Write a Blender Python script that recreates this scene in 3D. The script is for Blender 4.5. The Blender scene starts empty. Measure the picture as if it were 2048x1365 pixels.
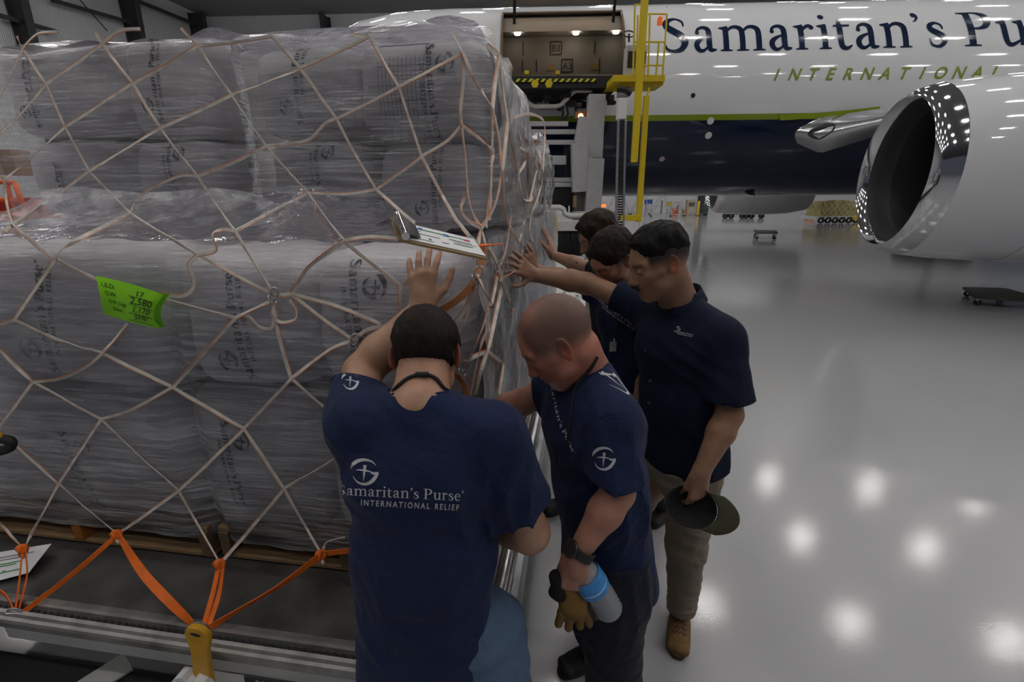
import bpy, bmesh, math, random
import numpy as np
from mathutils import Vector, Matrix
from mathutils.bvhtree import BVHTree
from math import sin, cos, radians, pi, sqrt
random.seed(7)
SC = bpy.context.scene
COL = SC.collection
# ------------------------------------------------------------------ camera
F = 910.0; CH = 1.9; TH = radians(18.1); RO = radians(-0.4)
_c, _s = cos(TH), sin(TH)
_r0 = Vector((1, 0, 0)); _d0 = Vector((0, -_s, -_c)); FW = Vector((0, _c, -_s))
RT = _r0 * cos(RO) - _d0 * sin(RO); DN = _r0 * sin(RO) + _d0 * cos(RO)
CAM = Vector((0, 0, CH))
cd = bpy.data.cameras.new('camera'); cam = bpy.data.objects.new('camera', cd); COL.objects.link(cam)
cd.sensor_width = 36; cd.lens = F * 36 / 2048; cd.clip_start = .05; cd.clip_end = 300
cam.matrix_world = Matrix(((RT.x, -DN.x, -FW.x, 0), (RT.y, -DN.y, -FW.y, 0), (RT.z, -DN.z, -FW.z, CH), (0, 0, 0, 1)))
SC.camera = cam
# ------------------------------------------------------------------ daylight from the open hangar side, exposure
w = bpy.data.worlds.new('world'); SC.world = w; w.use_nodes = True
bg = w.node_tree.nodes['Background']; bg.inputs[0].default_value = (.74, .82, 1.0, 1); bg.inputs[1].default_value = .085
SC.view_settings.view_transform = 'Standard'; SC.view_settings.look = 'None'
SC.view_settings.gamma = 1; SC.view_settings.use_curve_mapping = False
SC.view_settings.exposure = -0.08
LAMP_W = 60.0          # emission strength of the hangar lamps
# ------------------------------------------------------------------ pixel helpers (real distance always given)
def ray(x, y): return RT * ((x - 1024) / F) + DN * ((y - 682.5) / F) + FW
def at(x, y, Y):
    d = ray(x, y); return CAM + d * (Y / d.y)
class Frame:
    def __init__(s, ox, oy, a):
        s.o = Vector((ox, oy, 0)); s.a = a
        s.ex = Vector((cos(a), -sin(a), 0)); s.ey = Vector((sin(a), cos(a), 0))
    def w(s, u, v, z): return s.o + s.ex * u + s.ey * v + Vector((0, 0, z))
    def onv(s, x, y, v):
        d = ray(x, y); t = ((s.o - CAM).dot(s.ey) + v) / d.dot(s.ey); return CAM + d * t
    def onu(s, x, y, u):
        d = ray(x, y); t = ((s.o - CAM).dot(s.ex) + u) / d.dot(s.ex); return CAM + d * t
    def loc(s, p):
        q = Vector(p) - s.o; return Vector((q.dot(s.ex), q.dot(s.ey), p[2]))
    def uv(s, x, y, v):
        q = s.loc(s.onv(x, y, v)); return q.x, q.z
    def mat(s): return Matrix(((s.ex.x, s.ey.x, 0, s.o.x), (s.ex.y, s.ey.y, 0, s.o.y), (0, 0, 1, 0), (0, 0, 0, 1)))
LF = Frame(-.168, 1.25, radians(8.5))      # the netted load
PF = Frame(0, 15.2, radians(2.0))          # the aircraft
HF = Frame(-25.8, 45, radians(8.0))          # left hall wall
# ------------------------------------------------------------------ materials
MATS = {}
def mat(name, col, rough=.6, metal=0, noise=0, nscale=8, bump=0, bscale=60, spec=.5, coat=0, emit=None, es=1, trans=0, ior=1.45, bdetail=3, stretch=None, sss=0):
    if name in MATS: return MATS[name]
    m = bpy.data.materials.new(name); m.use_nodes = True; nt = m.node_tree; N = nt.nodes; L = nt.links
    b = N['Principled BSDF']
    b.inputs['Base Color'].default_value = (*col, 1); b.inputs['Roughness'].default_value = rough
    b.inputs['Metallic'].default_value = metal; b.inputs['Specular IOR Level'].default_value = spec
    b.inputs['Coat Weight'].default_value = coat; b.inputs['Coat Roughness'].default_value = .05
    b.inputs['Transmission Weight'].default_value = trans; b.inputs['IOR'].default_value = ior
    if sss:
        b.inputs['Subsurface Weight'].default_value = sss; b.inputs['Subsurface Radius'].default_value = (.012, .005, .003)
    if emit: b.inputs['Emission Color'].default_value = (*emit, 1); b.inputs['Emission Strength'].default_value = es
    if noise or bump:
        tc = N.new('ShaderNodeTexCoord'); mp = N.new('ShaderNodeMapping'); L.new(tc.outputs['Object'], mp.inputs[0])
        if stretch: mp.inputs['Scale'].default_value = stretch
    if noise:
        n = N.new('ShaderNodeTexNoise'); n.inputs['Scale'].default_value = nscale; n.inputs['Detail'].default_value = 4
        L.new(mp.outputs[0], n.inputs['Vector'])
        r = N.new('ShaderNodeMapRange'); r.inputs[1].default_value = .3; r.inputs[2].default_value = .7
        r.inputs[3].default_value = 1 - noise; r.inputs[4].default_value = 1 + noise
        L.new(n.outputs['Fac'], r.inputs[0])
        h = N.new('ShaderNodeVectorMath'); h.operation = 'SCALE'; h.inputs[0].default_value = col
        L.new(r.outputs[0], h.inputs['Scale']); L.new(h.outputs[0], b.inputs['Base Color'])
    if bump:
        n = N.new('ShaderNodeTexNoise'); n.inputs['Scale'].default_value = bscale; n.inputs['Detail'].default_value = bdetail
        L.new(mp.outputs[0], n.inputs['Vector'])
        bp = N.new('ShaderNodeBump'); bp.inputs['Strength'].default_value = bump; bp.inputs['Distance'].default_value = .01
        L.new(n.outputs['Fac'], bp.inputs['Height']); L.new(bp.outputs[0], b.inputs['Normal'])
    MATS[name] = m; return m
# ------------------------------------------------------------------ mesh builder
class MB:
    def __init__(s, T=None): s.v = []; s.f = []; s.m = []; s.T = T; s.k = 0
    def add(s, vs, fs, k=None):
        o = len(s.v)
        for p in vs:
            p = Vector(p); s.v.append(s.T @ p if s.T else p)
        for f in fs: s.f.append([i + o for i in f]); s.m.append(s.k if k is None else k)
        return s
    def box(s, c, d, R=None, k=None, ch=0):
        """box by centre and full dimensions; ch = chamfer"""
        hx, hy, hz = d[0] / 2, d[1] / 2, d[2] / 2
        if ch:
            ch = min(ch, hx * .9, hy * .9, hz * .9)
            bm = bmesh.new(); bmesh.ops.create_cube(bm, size=1)
            for v in bm.verts: v.co = Vector((v.co.x * 2 * hx, v.co.y * 2 * hy, v.co.z * 2 * hz))
            bmesh.ops.bevel(bm, geom=list(bm.edges), offset=ch, segments=2, affect='EDGES', profile=.6)
            vs = [v.co.copy() for v in bm.verts]; bm.verts.index_update()
            fs = [[v.index for v in f.verts] for f in bm.faces]; bm.free()
        else:
            vs = [Vector((x, y, z)) for x in (-hx, hx) for y in (-hy, hy) for z in (-hz, hz)]
            fs = [(0, 1, 3, 2), (4, 6, 7, 5), (0, 4, 5, 1), (2, 3, 7, 6), (0, 2, 6, 4), (1, 5, 7, 3)]
        c = Vector(c)
        if R is not None: vs = [R @ v for v in vs]
        return s.add([v + c for v in vs], fs, k)
    def bar(s, a, b, w, h, up=(0, 0, 1), k=None, ch=0):
        a = Vector(a); b = Vector(b); d = b - a; L = d.length
        if L < 1e-6: return s
        z = d / L; u = Vector(up)
        if abs(z.dot(u)) > .98: u = Vector((0, 1, 0))
        x = u.cross(z).normalized(); y = z.cross(x)
        R = Matrix((x, y, z)).transposed()
        return s.box((a + b) / 2, (w, h, L), R, k, ch)
    def tube(s, pts, r, n=10, caps=True, k=None, closed=False):
        pts = [Vector(p) for p in pts]; N = len(pts)
        rs = r if isinstance(r, (list, tuple)) else [r] * N
        vs = []; fs = []; prev = None
        for i, p in enumerate(pts):
            if closed: t = pts[(i + 1) % N] - pts[i - 1]
            else: t = pts[min(i + 1, N - 1)] - pts[max(i - 1, 0)]
            t.normalize()
            if prev is None:
                a = Vector((0, 0, 1)) if abs(t.z) < .9 else Vector((1, 0, 0)); x = t.cross(a).normalized()
            else: x = (prev - t * prev.dot(t)).normalized()
            prev = x; y = t.cross(x)
            for j in range(n):
                a = 2 * pi * j / n; vs.append(p + (x * cos(a) + y * sin(a)) * rs[i])
        M = N if closed else N - 1
        for i in range(M):
            for j in range(n):
                a = i * n; b = ((i + 1) % N) * n
                fs.append((a + j, a + (j + 1) % n, b + (j + 1) % n, b + j))
        if caps and not closed: fs.append(list(range(n))[::-1]); fs.append([(N - 1) * n + j for j in range(n)])
        return s.add(vs, fs, k)
    def lathe(s, prof, n=48, o=(0, 0, 0), ax=(0, 0, 1), ks=None, k=None, a0=0, a1=2 * pi):
        """prof = (along, radius) pairs"""
        ax = Vector(ax).normalized(); t = Vector((0, 0, 1)) if abs(ax.z) < .9 else Vector((1, 0, 0))
        x = t.cross(ax).normalized(); y = ax.cross(x); o = Vector(o); full = abs(a1 - a0 - 2 * pi) < 1e-6
        m = n if full else n + 1; vs = []
        for h, r in prof:
            for j in range(m):
                a = a0 + (a1 - a0) * j / n; vs.append(o + ax * h + (x * cos(a) + y * sin(a)) * r)
        for i in range(len(prof) - 1):
            fs = []
            for j in range(n):
                j2 = (j + 1) % m; fs.append((i * m + j, i * m + j2, (i + 1) * m + j2, (i + 1) * m + j))
            s.f += [[q + len(s.v) for q in f] for f in fs]; s.m += [(ks[i] if ks else (s.k if k is None else k))] * len(fs)
        for p in vs: s.v.append(s.T @ p if s.T else p)
        return s
    def prism(s, pts, h, R=None, o=(0, 0, 0), k=None):
        """outline in local xy, thickness h in local z"""
        n = len(pts); R = R or Matrix.Identity(3); o = Vector(o)
        vs = [o + R @ Vector((p[0], p[1], -h / 2)) for p in pts] + [o + R @ Vector((p[0], p[1], h / 2)) for p in pts]
        fs = [list(range(n))[::-1], list(range(n, 2 * n))] + [(i, (i + 1) % n, n + (i + 1) % n, n + i) for i in range(n)]
        return s.add(vs, fs, k)
    def grid(s, fn, nu, nv, k=None):
        vs = [fn(i / nu, j / nv) for j in range(nv + 1) for i in range(nu + 1)]
        fs = [(j * (nu + 1) + i, j * (nu + 1) + i + 1, (j + 1) * (nu + 1) + i + 1, (j + 1) * (nu + 1) + i) for j in range(nv) for i in range(nu)]
        return s.add(vs, fs, k)
    def ribbon(s, pts, wdt, th, nrm, k=0, ke=None, twist=0):
        """flat webbing: pts, width, thickness, surface normal; ke = material of the coloured edge"""
        pts = [Vector(p) for p in pts]; N = len(pts); nrm = Vector(nrm); rows = []
        for i, p in enumerate(pts):
            t = (pts[min(i + 1, N - 1)] - pts[max(i - 1, 0)]).normalized()
            sd = t.cross(nrm)
            if sd.length < 1e-3: sd = Vector((1, 0, 0))
            sd.normalize(); nn = sd.cross(t).normalized()
            if twist:
                a = twist * sin(pi * i / max(N - 1, 1)); sd, nn = sd * cos(a) + nn * sin(a), nn * cos(a) - sd * sin(a)
            h = wdt / 2
            q = [-h, h * .55, h]
            rows.append([p + sd * x + nn * th / 2 for x in q] + [p + sd * x - nn * th / 2 for x in q[::-1]])
        vs = [v for r in rows for v in r]; o = len(s.v)
        for p in vs: s.v.append(s.T @ p if s.T else p)
        for i in range(N - 1):
            for j in range(6):
                a = o + i * 6; b = a + 6; j2 = (j + 1) % 6
                s.f.append([a + j, a + j2, b + j2, b + j]); s.m.append(k if (ke is None or j in (0, 4, 5)) else ke)
        for e in (0, N - 1): s.f.append([o + e * 6 + j for j in range(6)]); s.m.append(k)
        return s
    def build(s, name, mats, parent=None, smooth=False, loc=None, auto=None):
        me = bpy.data.meshes.new(name)
        o = bpy.data.objects.new(name, me); COL.objects.link(o)
        if not isinstance(mats, (list, tuple)): mats = [mats]
        for m in mats: me.materials.append(m)
        off = Vector((0, 0, 0))
        if parent is not None:
            o.parent = parent; off = wloc(parent)
        if loc is not None: l = Vector(loc); o.location = l - off; off = l
        me.from_pydata([v - off for v in s.v], [], s.f); me.update()
        me.polygons.foreach_set('material_index', s.m)
        bm = bmesh.new(); bm.from_mesh(me); bmesh.ops.recalc_face_normals(bm, faces=bm.faces); bm.to_mesh(me); bm.free()
        if smooth:
            me.polygons.foreach_set('use_smooth', [True] * len(me.polygons))
            if auto: me.set_sharp_from_angle(angle=radians(auto))
        return o
def wloc(o):
    v = Vector((0, 0, 0))
    while o is not None: v = v + o.location; o = o.parent
    return v
def tag(o, label=None, cat=None, group=None, kind=None):
    for k, v in (('label', label), ('category', cat), ('group', group), ('kind', kind)):
        if v: o[k] = v
    return o
def thing(name, loc, label, cat, group=None):
    o = bpy.data.objects.new(name, None); COL.objects.link(o); o.location = Vector(loc); o.empty_display_size = .05
    return tag(o, label, cat, group)
def copy_tree(o, parent=None):
    c = o.copy(); COL.objects.link(c)
    if parent is not None: c.parent = parent
    for ch in list(o.children): copy_tree(ch, c)
    return c
def smoothpath(pts, n=8):
    pts = [Vector(p) for p in pts]; out = []
    for i in range(len(pts) - 1):
        p0 = pts[max(i - 1, 0)]; p1 = pts[i]; p2 = pts[i + 1]; p3 = pts[min(i + 2, len(pts) - 1)]
        for j in range(n):
            t = j / n; out.append(.5 * ((2 * p1) + (p2 - p0) * t + (2 * p0 - 5 * p1 + 4 * p2 - p3) * t * t + (3 * p1 - p0 - 3 * p2 + p3) * t ** 3))
    out.append(pts[-1]); return out
def wobble(x, y, z, s=1.0, seed=0):
    return (sin(x * 7.1 * s + seed) * sin(y * 5.3 * s + 1.3 * seed + 2 * sin(z * 3.1 * s)) + sin(z * 8.7 * s + seed * 2.1 + 1.7 * sin(x * 4.3 * s)) * .6) / 1.6
# ------------------------------------------------------------------ lettering: drawn glyphs (roman) and the built-in sans
def G_stem(x, y0, y1, w=.19): return ('s', [(x, y0, w), (x, (y0 + y1) / 2, w), (x, y1, w)])
def G_foot(x, w=.48, y=0, h=.06): return ('p', [(x - w / 2, y), (x + w / 2, y), (x + w / 2, y + h * .7), (x + .12, y + h), (x + .09, y + h * 2.2), (x - .09, y + h * 2.2), (x - .12, y + h), (x - w / 2, y + h * .7)])
def G_flag(x, y=1.0): return ('p', [(x - .27, y - .1), (x - .27, y - .05), (x + .09, y + .02), (x + .09, y - .16), (x - .09, y - .16)])
def G_ball(x, y, r): return ('p', [(x + r * cos(a * pi / 6), y + r * sin(a * pi / 6)) for a in range(12)])
def G_arch(x): return ('s', [(x, .70, .06), (x + .2, .92, .1), (x + .42, .97, .14), (x + .61, .86, .18), (x + .65, .62, .19), (x + .65, 0, .19)])
GL = {
 'n': (1.2, [G_stem(.27, 0, .98), G_flag(.27), G_arch(.27), G_foot(.27), G_foot(.92)]),
 'm': (1.86, [G_stem(.27, 0, .98), G_flag(.27), G_arch(.27), G_arch(.92), G_foot(.27), G_foot(.92), G_foot(1.57)]),
 'r': (.86, [G_stem(.27, 0, .98), G_flag(.27), G_foot(.27), ('s', [(.27, .62, .06), (.42, .86, .1), (.6, .95, .13), (.72, .9, .1)]), G_ball(.7, .87, .1)]),
 'i': (.54, [G_stem(.27, 0, .98), G_flag(.27), G_foot(.27), G_ball(.27, 1.38, .125)]),
 't': (.76, [('s', [(.3, 1.28, .05), (.29, 1.1, .12), (.29, .9, .19), (.29, .3, .19), (.35, .08, .17), (.52, .02, .11), (.72, .12, .05)]), ('p', [(.02, .88), (.68, .88), (.7, .97), (.1, .97)])]),
 'a': (1.0, [('s', [(.17, .74, .1), (.24, .9, .1), (.44, .97, .12), (.62, .88, .17), (.66, .66, .19), (.66, .24, .19), (.73, .06, .14), (.94, .06, .05)]), ('s', [(.66, .58, .06), (.4, .5, .1), (.2, .36, .17), (.16, .2, .18), (.28, .04, .13), (.46, .05, .09), (.66, .22, .06)]), G_ball(.19, .73, .085)]),
 's': (.84, [('s', [(.66, .68, .05), (.62, .86, .07), (.42, .96, .09), (.21, .86, .16), (.2, .69, .19), (.42, .54, .2), (.64, .38, .2), (.68, .2, .17), (.54, .05, .12), (.36, .02, .08), (.18, .1, .07), (.11, .32, .05)])]),
 'e': (.94, [('s', [(.16, .56, .07), (.45, .56, .07), (.78, .56, .07)]), ('s', [(.78, .54, .1), (.73, .82, .14), (.5, .96, .09), (.25, .83, .17), (.15, .5, .19), (.26, .16, .17), (.5, .03, .12), (.82, .2, .05)])]),
 'u': (1.2, [('s', [(.27, .98, .19), (.27, .38, .19), (.34, .1, .16), (.52, .03, .12), (.9, .22, .06)]), G_flag(.27), G_stem(.92, 0, .98), G_flag(.92), ('p', [(.92, 0), (1.16, .02), (1.16, .07), (.98, .12)])]),
 'S': (1.22, [('s', [(.95, 1.03, .05), (.9, 1.3, .08), (.62, 1.44, .1), (.32, 1.31, .2), (.27, 1.06, .24), (.52, .84, .25), (.83, .62, .25), (.97, .36, .24), (.82, .1, .17), (.52, .03, .1), (.24, .12, .09), (.13, .42, .05)])]),
 'P': (1.32, [G_stem(.38, 0, 1.46, .23), G_foot(.38, .66), ('p', [(.02, 1.4), (.02, 1.46), (.5, 1.46), (.5, 1.36), (.2, 1.36)]), ('s', [(.38, 1.43, .06), (.72, 1.42, .08), (1.03, 1.28, .19), (1.1, 1.06, .24), (.98, .8, .19), (.7, .68, .08), (.38, .7, .06)])]),
 "'": (.42, [G_ball(.2, 1.38, .12), ('s', [(.26, 1.4, .12), (.28, 1.24, .1), (.2, 1.1, .06), (.08, 1.03, .03)])]),
 ' ': (.42, []),
 'R': (.5, [('s', [(.25 + .19 * cos(a * pi / 8), 1.3 + .19 * sin(a * pi / 8), .035) for a in range(17)]), ('s', [(.19, 1.2, .04), (.19, 1.4, .04)]), ('s', [(.19, 1.39, .04), (.31, 1.37, .04), (.3, 1.3, .04), (.2, 1.3, .04)]), ('s', [(.25, 1.3, .04), (.33, 1.2, .04)])]),
}
BOLD = 1.0
def stroke2d(pts, sub):
    P = smoothpath([Vector(p) for p in pts], sub) if len(pts) > 2 else [Vector(pts[0]).lerp(Vector(pts[1]), t / 4) for t in range(5)]
    vs = []; n = len(P)
    for i, p in enumerate(P):
        t = P[min(i + 1, n - 1)] - P[max(i - 1, 0)]; L = sqrt(t.x ** 2 + t.y ** 2) or 1; nx, ny = -t.y / L, t.x / L; w = max(p.z * BOLD, .01) / 2
        vs += [(p.x + nx * w, p.y + ny * w), (p.x - nx * w, p.y - ny * w)]
    return vs, [(2 * i, 2 * i + 1, 2 * i + 3, 2 * i + 2) for i in range(n - 1)]
def glyph_text(txt, sub=4, track=0):
    vs = []; fs = []; x = 0
    for ch in txt:
        adv, parts = GL[ch]
        for kind, pts in parts:
            if kind == 's': v, f = stroke2d(pts, sub)
            else: v, f = [(p[0], p[1]) for p in pts], [tuple(range(len(pts)))]
            o = len(vs); vs += [(p[0] + x, p[1]) for p in v]; fs += [tuple(i + o for i in q) for q in f]
        x += adv + track
    return vs, fs, x - track
def emblem(sub=6):
    """two sweeping arcs round a slender cross, about 2 units across"""
    vs = []; fs = []
    def st(p):
        v, f = stroke2d(p, sub); o = len(vs); vs.extend(v); fs.extend([tuple(i + o for i in q) for q in f])
    st([(-.98, .22, .03), (-.8, .58, .26), (-.4, .86, .28), (.1, .93, .2), (.55, .8, .12), (.85, .5, .03)])
    st([(-.8, -.35, .03), (-.45, -.8, .12), (.05, -.95, .2), (.5, -.78, .27), (.8, -.42, .26), (.95, -.12, .22)])
    st([(.5, -.08, .1), (.72, -.1, .18), (1.05, -.08, .2)])
    st([(.06, .52, .26), (.03, .1, .16), (0, -.2, .12), (-.03, -.72, .03)])
    st([(-.6, .12, .03), (-.2, .12, .12), (.2, .08, .12), (.72, -.06, .03)])
    return vs, fs
_tc = {}
def sans_text(txt, track=1.0, cut=0.0, bold=.0):
    """outline of a line of the built-in sans as flat 2D mesh, cap height about .7"""
    key = (txt, track, bold)
    if key in _tc: return _tc[key]
    cu = bpy.data.curves.new('t', 'FONT'); cu.body = txt; cu.size = 1; cu.space_character = track; cu.resolution_u = 3; cu.offset = bold
    o = bpy.data.objects.new('t', cu); me = o.to_mesh()
    bm = bmesh.new(); bm.from_mesh(me); o.to_mesh_clear()
    if cut:
        for _ in range(3):
            E = [e for e in bm.edges if e.calc_length() > cut]
            if not E: break
            bmesh.ops.subdivide_edges(bm, edges=E, cuts=1)
        bmesh.ops.triangulate(bm, faces=bm.faces)
    bm.verts.index_update()
    vs = [(v.co.x, v.co.y) for v in bm.verts]; fs = [tuple(v.index for v in f.verts) for f in bm.faces]; bm.free()
    bpy.data.objects.remove(o); bpy.data.curves.remove(cu)
    x0 = min([v[0] for v in vs] or [0]); x1 = max([v[0] for v in vs] or [1])
    _tc[key] = ([(x - x0, y) for x, y in vs], fs, x1 - x0); return _tc[key]
def inkblock(kind='full'):
    """the printed name block: emblem left over two lines; returns 2D verts and faces, name 10 units wide, baseline 0"""
    global BOLD
    BOLD = 1.6; vs, fs = [], []
    def put(v, f, sx, sy, x, y, sh=0):
        o = len(vs); vs.extend([(p[0] * sx + p[1] * sh + x, p[1] * sy + y) for p in v]); fs.extend([tuple(i + o for i in q) for q in f])
    v, f, w_ = glyph_text("Samaritan's PurseR" if kind != 'bag' else "Samaritan's PurseR", 3, .04)
    sc = 10 / w_; put(v, f, sc, sc, 0, 0)
    v, f, w_ = sans_text('INTERNATIONAL RELIEF', 1.35, 0, .02); s2 = 7.6 / w_; put(v, f, s2, s2 * 1.25, 2.0, -.75)
    v, f = emblem(3); put(v, f, .9, .9, 2.0, 2.0); BOLD = 1.0
    return vs, fs
def face_ribbon_mesh(name, v2, f2, fn, m, parent, label=None):
    mb = MB(); mb.add([fn(x, y) for x, y in v2], f2)
    me = bpy.data.meshes.new(name); o = bpy.data.objects.new(name, me); COL.objects.link(o); me.materials.append(m)
    off = wloc(parent) if parent is not None else Vector((0, 0, 0)); o.parent = parent
    me.from_pydata([v - off for v in mb.v], [], mb.f); me.update()
    if label: o['label'] = label
    return o
# =================================================================== SETTING
def corrugated(name, col, ax='X', scale=3.0):
    m = bpy.data.materials.new(name); m.use_nodes = True; N = m.node_tree.nodes; L = m.node_tree.links; b = N['Principled BSDF']
    b.inputs['Base Color'].default_value = (*col, 1); b.inputs['Roughness'].default_value = .55
    tc = N.new('ShaderNodeTexCoord'); wv = N.new('ShaderNodeTexWave'); wv.bands_direction = ax; wv.inputs['Scale'].default_value = scale
    L.new(tc.outputs['Object'], wv.inputs[0]); bp = N.new('ShaderNodeBump'); bp.inputs['Strength'].default_value = .5; bp.inputs['Distance'].default_value = .04
    L.new(wv.outputs['Fac'], bp.inputs['Height']); L.new(bp.outputs[0], b.inputs['Normal']); return m
def floor_mat():
    m = bpy.data.materials.new('epoxy floor'); m.use_nodes = True; N = m.node_tree.nodes; L = m.node_tree.links; b = N['Principled BSDF']
    tc = N.new('ShaderNodeTexCoord')
    n = N.new('ShaderNodeTexNoise'); n.inputs['Scale'].default_value = .35; n.inputs['Detail'].default_value = 3; L.new(tc.outputs['Object'], n.inputs[0])
    r = N.new('ShaderNodeMix'); r.data_type = 'RGBA'; r.inputs[6].default_value = (.34, .34, .355, 1); r.inputs[7].default_value = (.40, .40, .415, 1)
    L.new(n.outputs['Fac'], r.inputs[0]); L.new(r.outputs[2], b.inputs['Base Color'])
    b.inputs['Roughness'].default_value = .24; b.inputs['Specular IOR Level'].default_value = .5; b.inputs['Coat Weight'].default_value = .6; b.inputs['Coat Roughness'].default_value = .062
    n2 = N.new('ShaderNodeTexNoise'); n2.inputs['Scale'].default_value = 150; n2.inputs['Detail'].default_value = 2; L.new(tc.outputs['Object'], n2.inputs[0])
    n3 = N.new('ShaderNodeTexNoise'); n3.inputs['Scale'].default_value = 4; L.new(tc.outputs['Object'], n3.inputs[0])
    ad = N.new('ShaderNodeMath'); ad.operation = 'MULTIPLY_ADD'; ad.inputs[1].default_value = .6; L.new(n3.outputs['Fac'], ad.inputs[0]); L.new(n2.outputs['Fac'], ad.inputs[2])
    bp = N.new('ShaderNodeBump'); bp.inputs['Strength'].default_value = .12; bp.inputs['Distance'].default_value = .0015
    L.new(ad.outputs[0], bp.inputs['Height']); L.new(bp.outputs[0], b.inputs['Normal']); L.new(bp.outputs[0], b.inputs['Coat Normal']); return m
M_white = mat('white paint', (.70, .70, .71), .35)
M_steel_dk = mat('dark red iron steel', (.045, .045, .05), .6)
M_black = mat('black', (.012, .012, .013), .5)
M_rub = mat('rubber', (.02, .02, .02), .7)
M_al = mat('aluminium', (.6, .6, .62), .3, 1, noise=.12, nscale=20)
M_alw = mat('worn aluminium', (.30, .29, .28), .45, .7, noise=.3, nscale=14, bump=.1, bscale=40)
M_chrome = mat('polished metal', (.62, .62, .64), .08, 1)
M_yel = mat('safety yellow', (.62, .46, .01), .45)
M_ylw2 = mat('lever yellow', (.62, .33, .012), .4, noise=.12, nscale=30, bump=.1)
M_grey = mat('loader grey', (.42, .42, .43), .45, noise=.06)
M_cream = mat('loader light grey', (.55, .55, .54), .45, noise=.08)
M_orange = mat('orange', (.75, .12, .01), .5)
M_navyp = mat('aircraft navy', (.006, .014, .038), .07, spec=.6)
M_greenp = mat('aircraft green', (.20, .27, .012), .2)
M_planew = mat('aircraft white', (.66, .67, .69), .06, spec=.8)
floor = MB().box((6, 14, -.05), (84, 100, .1)).build('floor', floor_mat()); tag(floor, kind='structure')
m_wall = corrugated('white ribbed wall', (.62, .62, .64))
m_wallL = corrugated('white ribbed wall side', (.62, .62, .64), 'Y')
wb = MB(); WBF = Frame(-25.8, 45, radians(2)); wb.T = WBF.mat(); wb.box((33, .15, 8), (74, .3, 16.4))
tag(wb.build('wall_back', m_wall), kind='structure')
wl = MB(HF.mat()); wl.box((-.15, -30, 8), (.3, 66, 16.4)); tag(wl.build('wall_left', m_wallL), kind='structure')
tag(MB().box((6, 14, 16.3), (90, 100, .3)).build('ceiling', mat('ceiling', (.22, .22, .23), .8)), kind='structure')
# tapered steel columns, girts and braces against the walls
def column(fr, u, v, along, n):
    mb = MB(fr.mat()); a = (1, 0) if along == 'u' else (0, 1); d = (0, -1) if along == 'u' else (1, 0)
    for (z0, z1) in ((0, 15.9),):
        w0, w1 = .38, 1.25
        for sgn, off in ((0, 0), (1, 1)):
            o0 = off * w0; o1 = off * w1
            p = lambda o, s_: (u + d[0] * (o + .04) + a[0] * s_, v + d[1] * (o + .04) + a[1] * s_)
            q = [(*p(o0, -.22), z0), (*p(o0, .22), z0), (*p(o1, .22), z1), (*p(o1, -.22), z1)]
            q2 = [(x + d[0] * .03, y + d[1] * .03, z) for x, y, z in q]
            mb.add(q + q2, [(0, 1, 2, 3), (4, 7, 6, 5), (0, 4, 5, 1), (1, 5, 6, 2), (2, 6, 7, 3), (3, 7, 4, 0)])
        p = lambda o: (u + d[0] * (o + .04), v + d[1] * (o + .04))
        q = [(*p(0), z0), (*p(w0), z0), (*p(w1), z1), (*p(0), z1)]; t = .012
        mb.add([(x - a[0] * t, y - a[1] * t, z) for x, y, z in q] + [(x + a[0] * t, y + a[1] * t, z) for x, y, z in q], [(0, 1, 2, 3), (4, 7, 6, 5), (0, 4, 5, 1), (1, 5, 6, 2), (2, 6, 7, 3), (3, 7, 4, 0)])
    tag(mb.build('trim_%d' % n, M_steel_dk), kind='structure')
def udiff(x, y, fr, v): return fr.loc(fr.onv(x, y, v)).x
n = 1
for px in (650, 950, 1405): column(WBF, udiff(px, 30 if px < 1000 else 400, WBF, -.6), -.05, 'u', n); n += 1
for px in (48, 268, 396): column(HF, .0, HF.loc(HF.onu(px, 30, .8)).y, 'v', n); n += 1
g = MB(WBF.mat())
for z in (12.1, 13.6): g.bar((-.5, -.35, z), (60, -.35, z), .22, .22)
for a, b in ((0, 1), (1, 0)): g.bar((1, -.3, 9 + 6 * a), (10, -.3, 9 + 6 * b), .06, .06)
tag(g.build('trim_%d' % n, M_steel_dk), kind='structure'); n += 1
g = MB(HF.mat())
for (x0, y0, x1, y1) in ((0, 31, 114, 64), (103, 0, 286, 52), (275, 2, 400, 52), (160, 0, 215, 62)):
    g.bar(HF.loc(HF.onu(x0, y0, .55)), HF.loc(HF.onu(x1, y1, .55)), .2 if y1 < 60 or x0 == 0 else .05, .2 if y1 < 60 or x0 == 0 else .05)
tag(g.build('trim_%d' % n, M_steel_dk), kind='structure'); n += 1
# hangar lamps in rows
M_lamp = mat('lamp lens', (.9, .9, .9), .4, emit=(1, .97, .93), es=LAMP_W)
lm = MB(); lm.box((0, 0, 0), (1.0, .34, .05), k=0); lm.box((0, 0, .09), (1.3, .6, .12), k=1)
lamp0 = None
for i in range(-6, 4):
  for j in range(-5, 5):
    p = Vector((13.49 + 5.42 * i + .92 * j, 13.83 - .86 * i + 4.75 * j, 14.6)); q = p - CAM; zq = q.dot(FW)
    if zq > 0 and -60 < 1024 + F * q.dot(RT) / zq < 2108 and 682.5 + F * q.dot(DN) / zq > -12: continue
    if lamp0 is None: lamp0 = lm.build('ceiling_light', [M_lamp, mat('lamp housing', (.5, .5, .5))]); o = lamp0
    else: o = lamp0.copy(); COL.objects.link(o)
    o.location = p; o.rotation_euler.z = -radians(9.5); tag(o, 'rectangular high bay lamp hung under the hangar ceiling, seen mirrored in floor and aircraft', 'ceiling light', 'high bay lamps')
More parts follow.
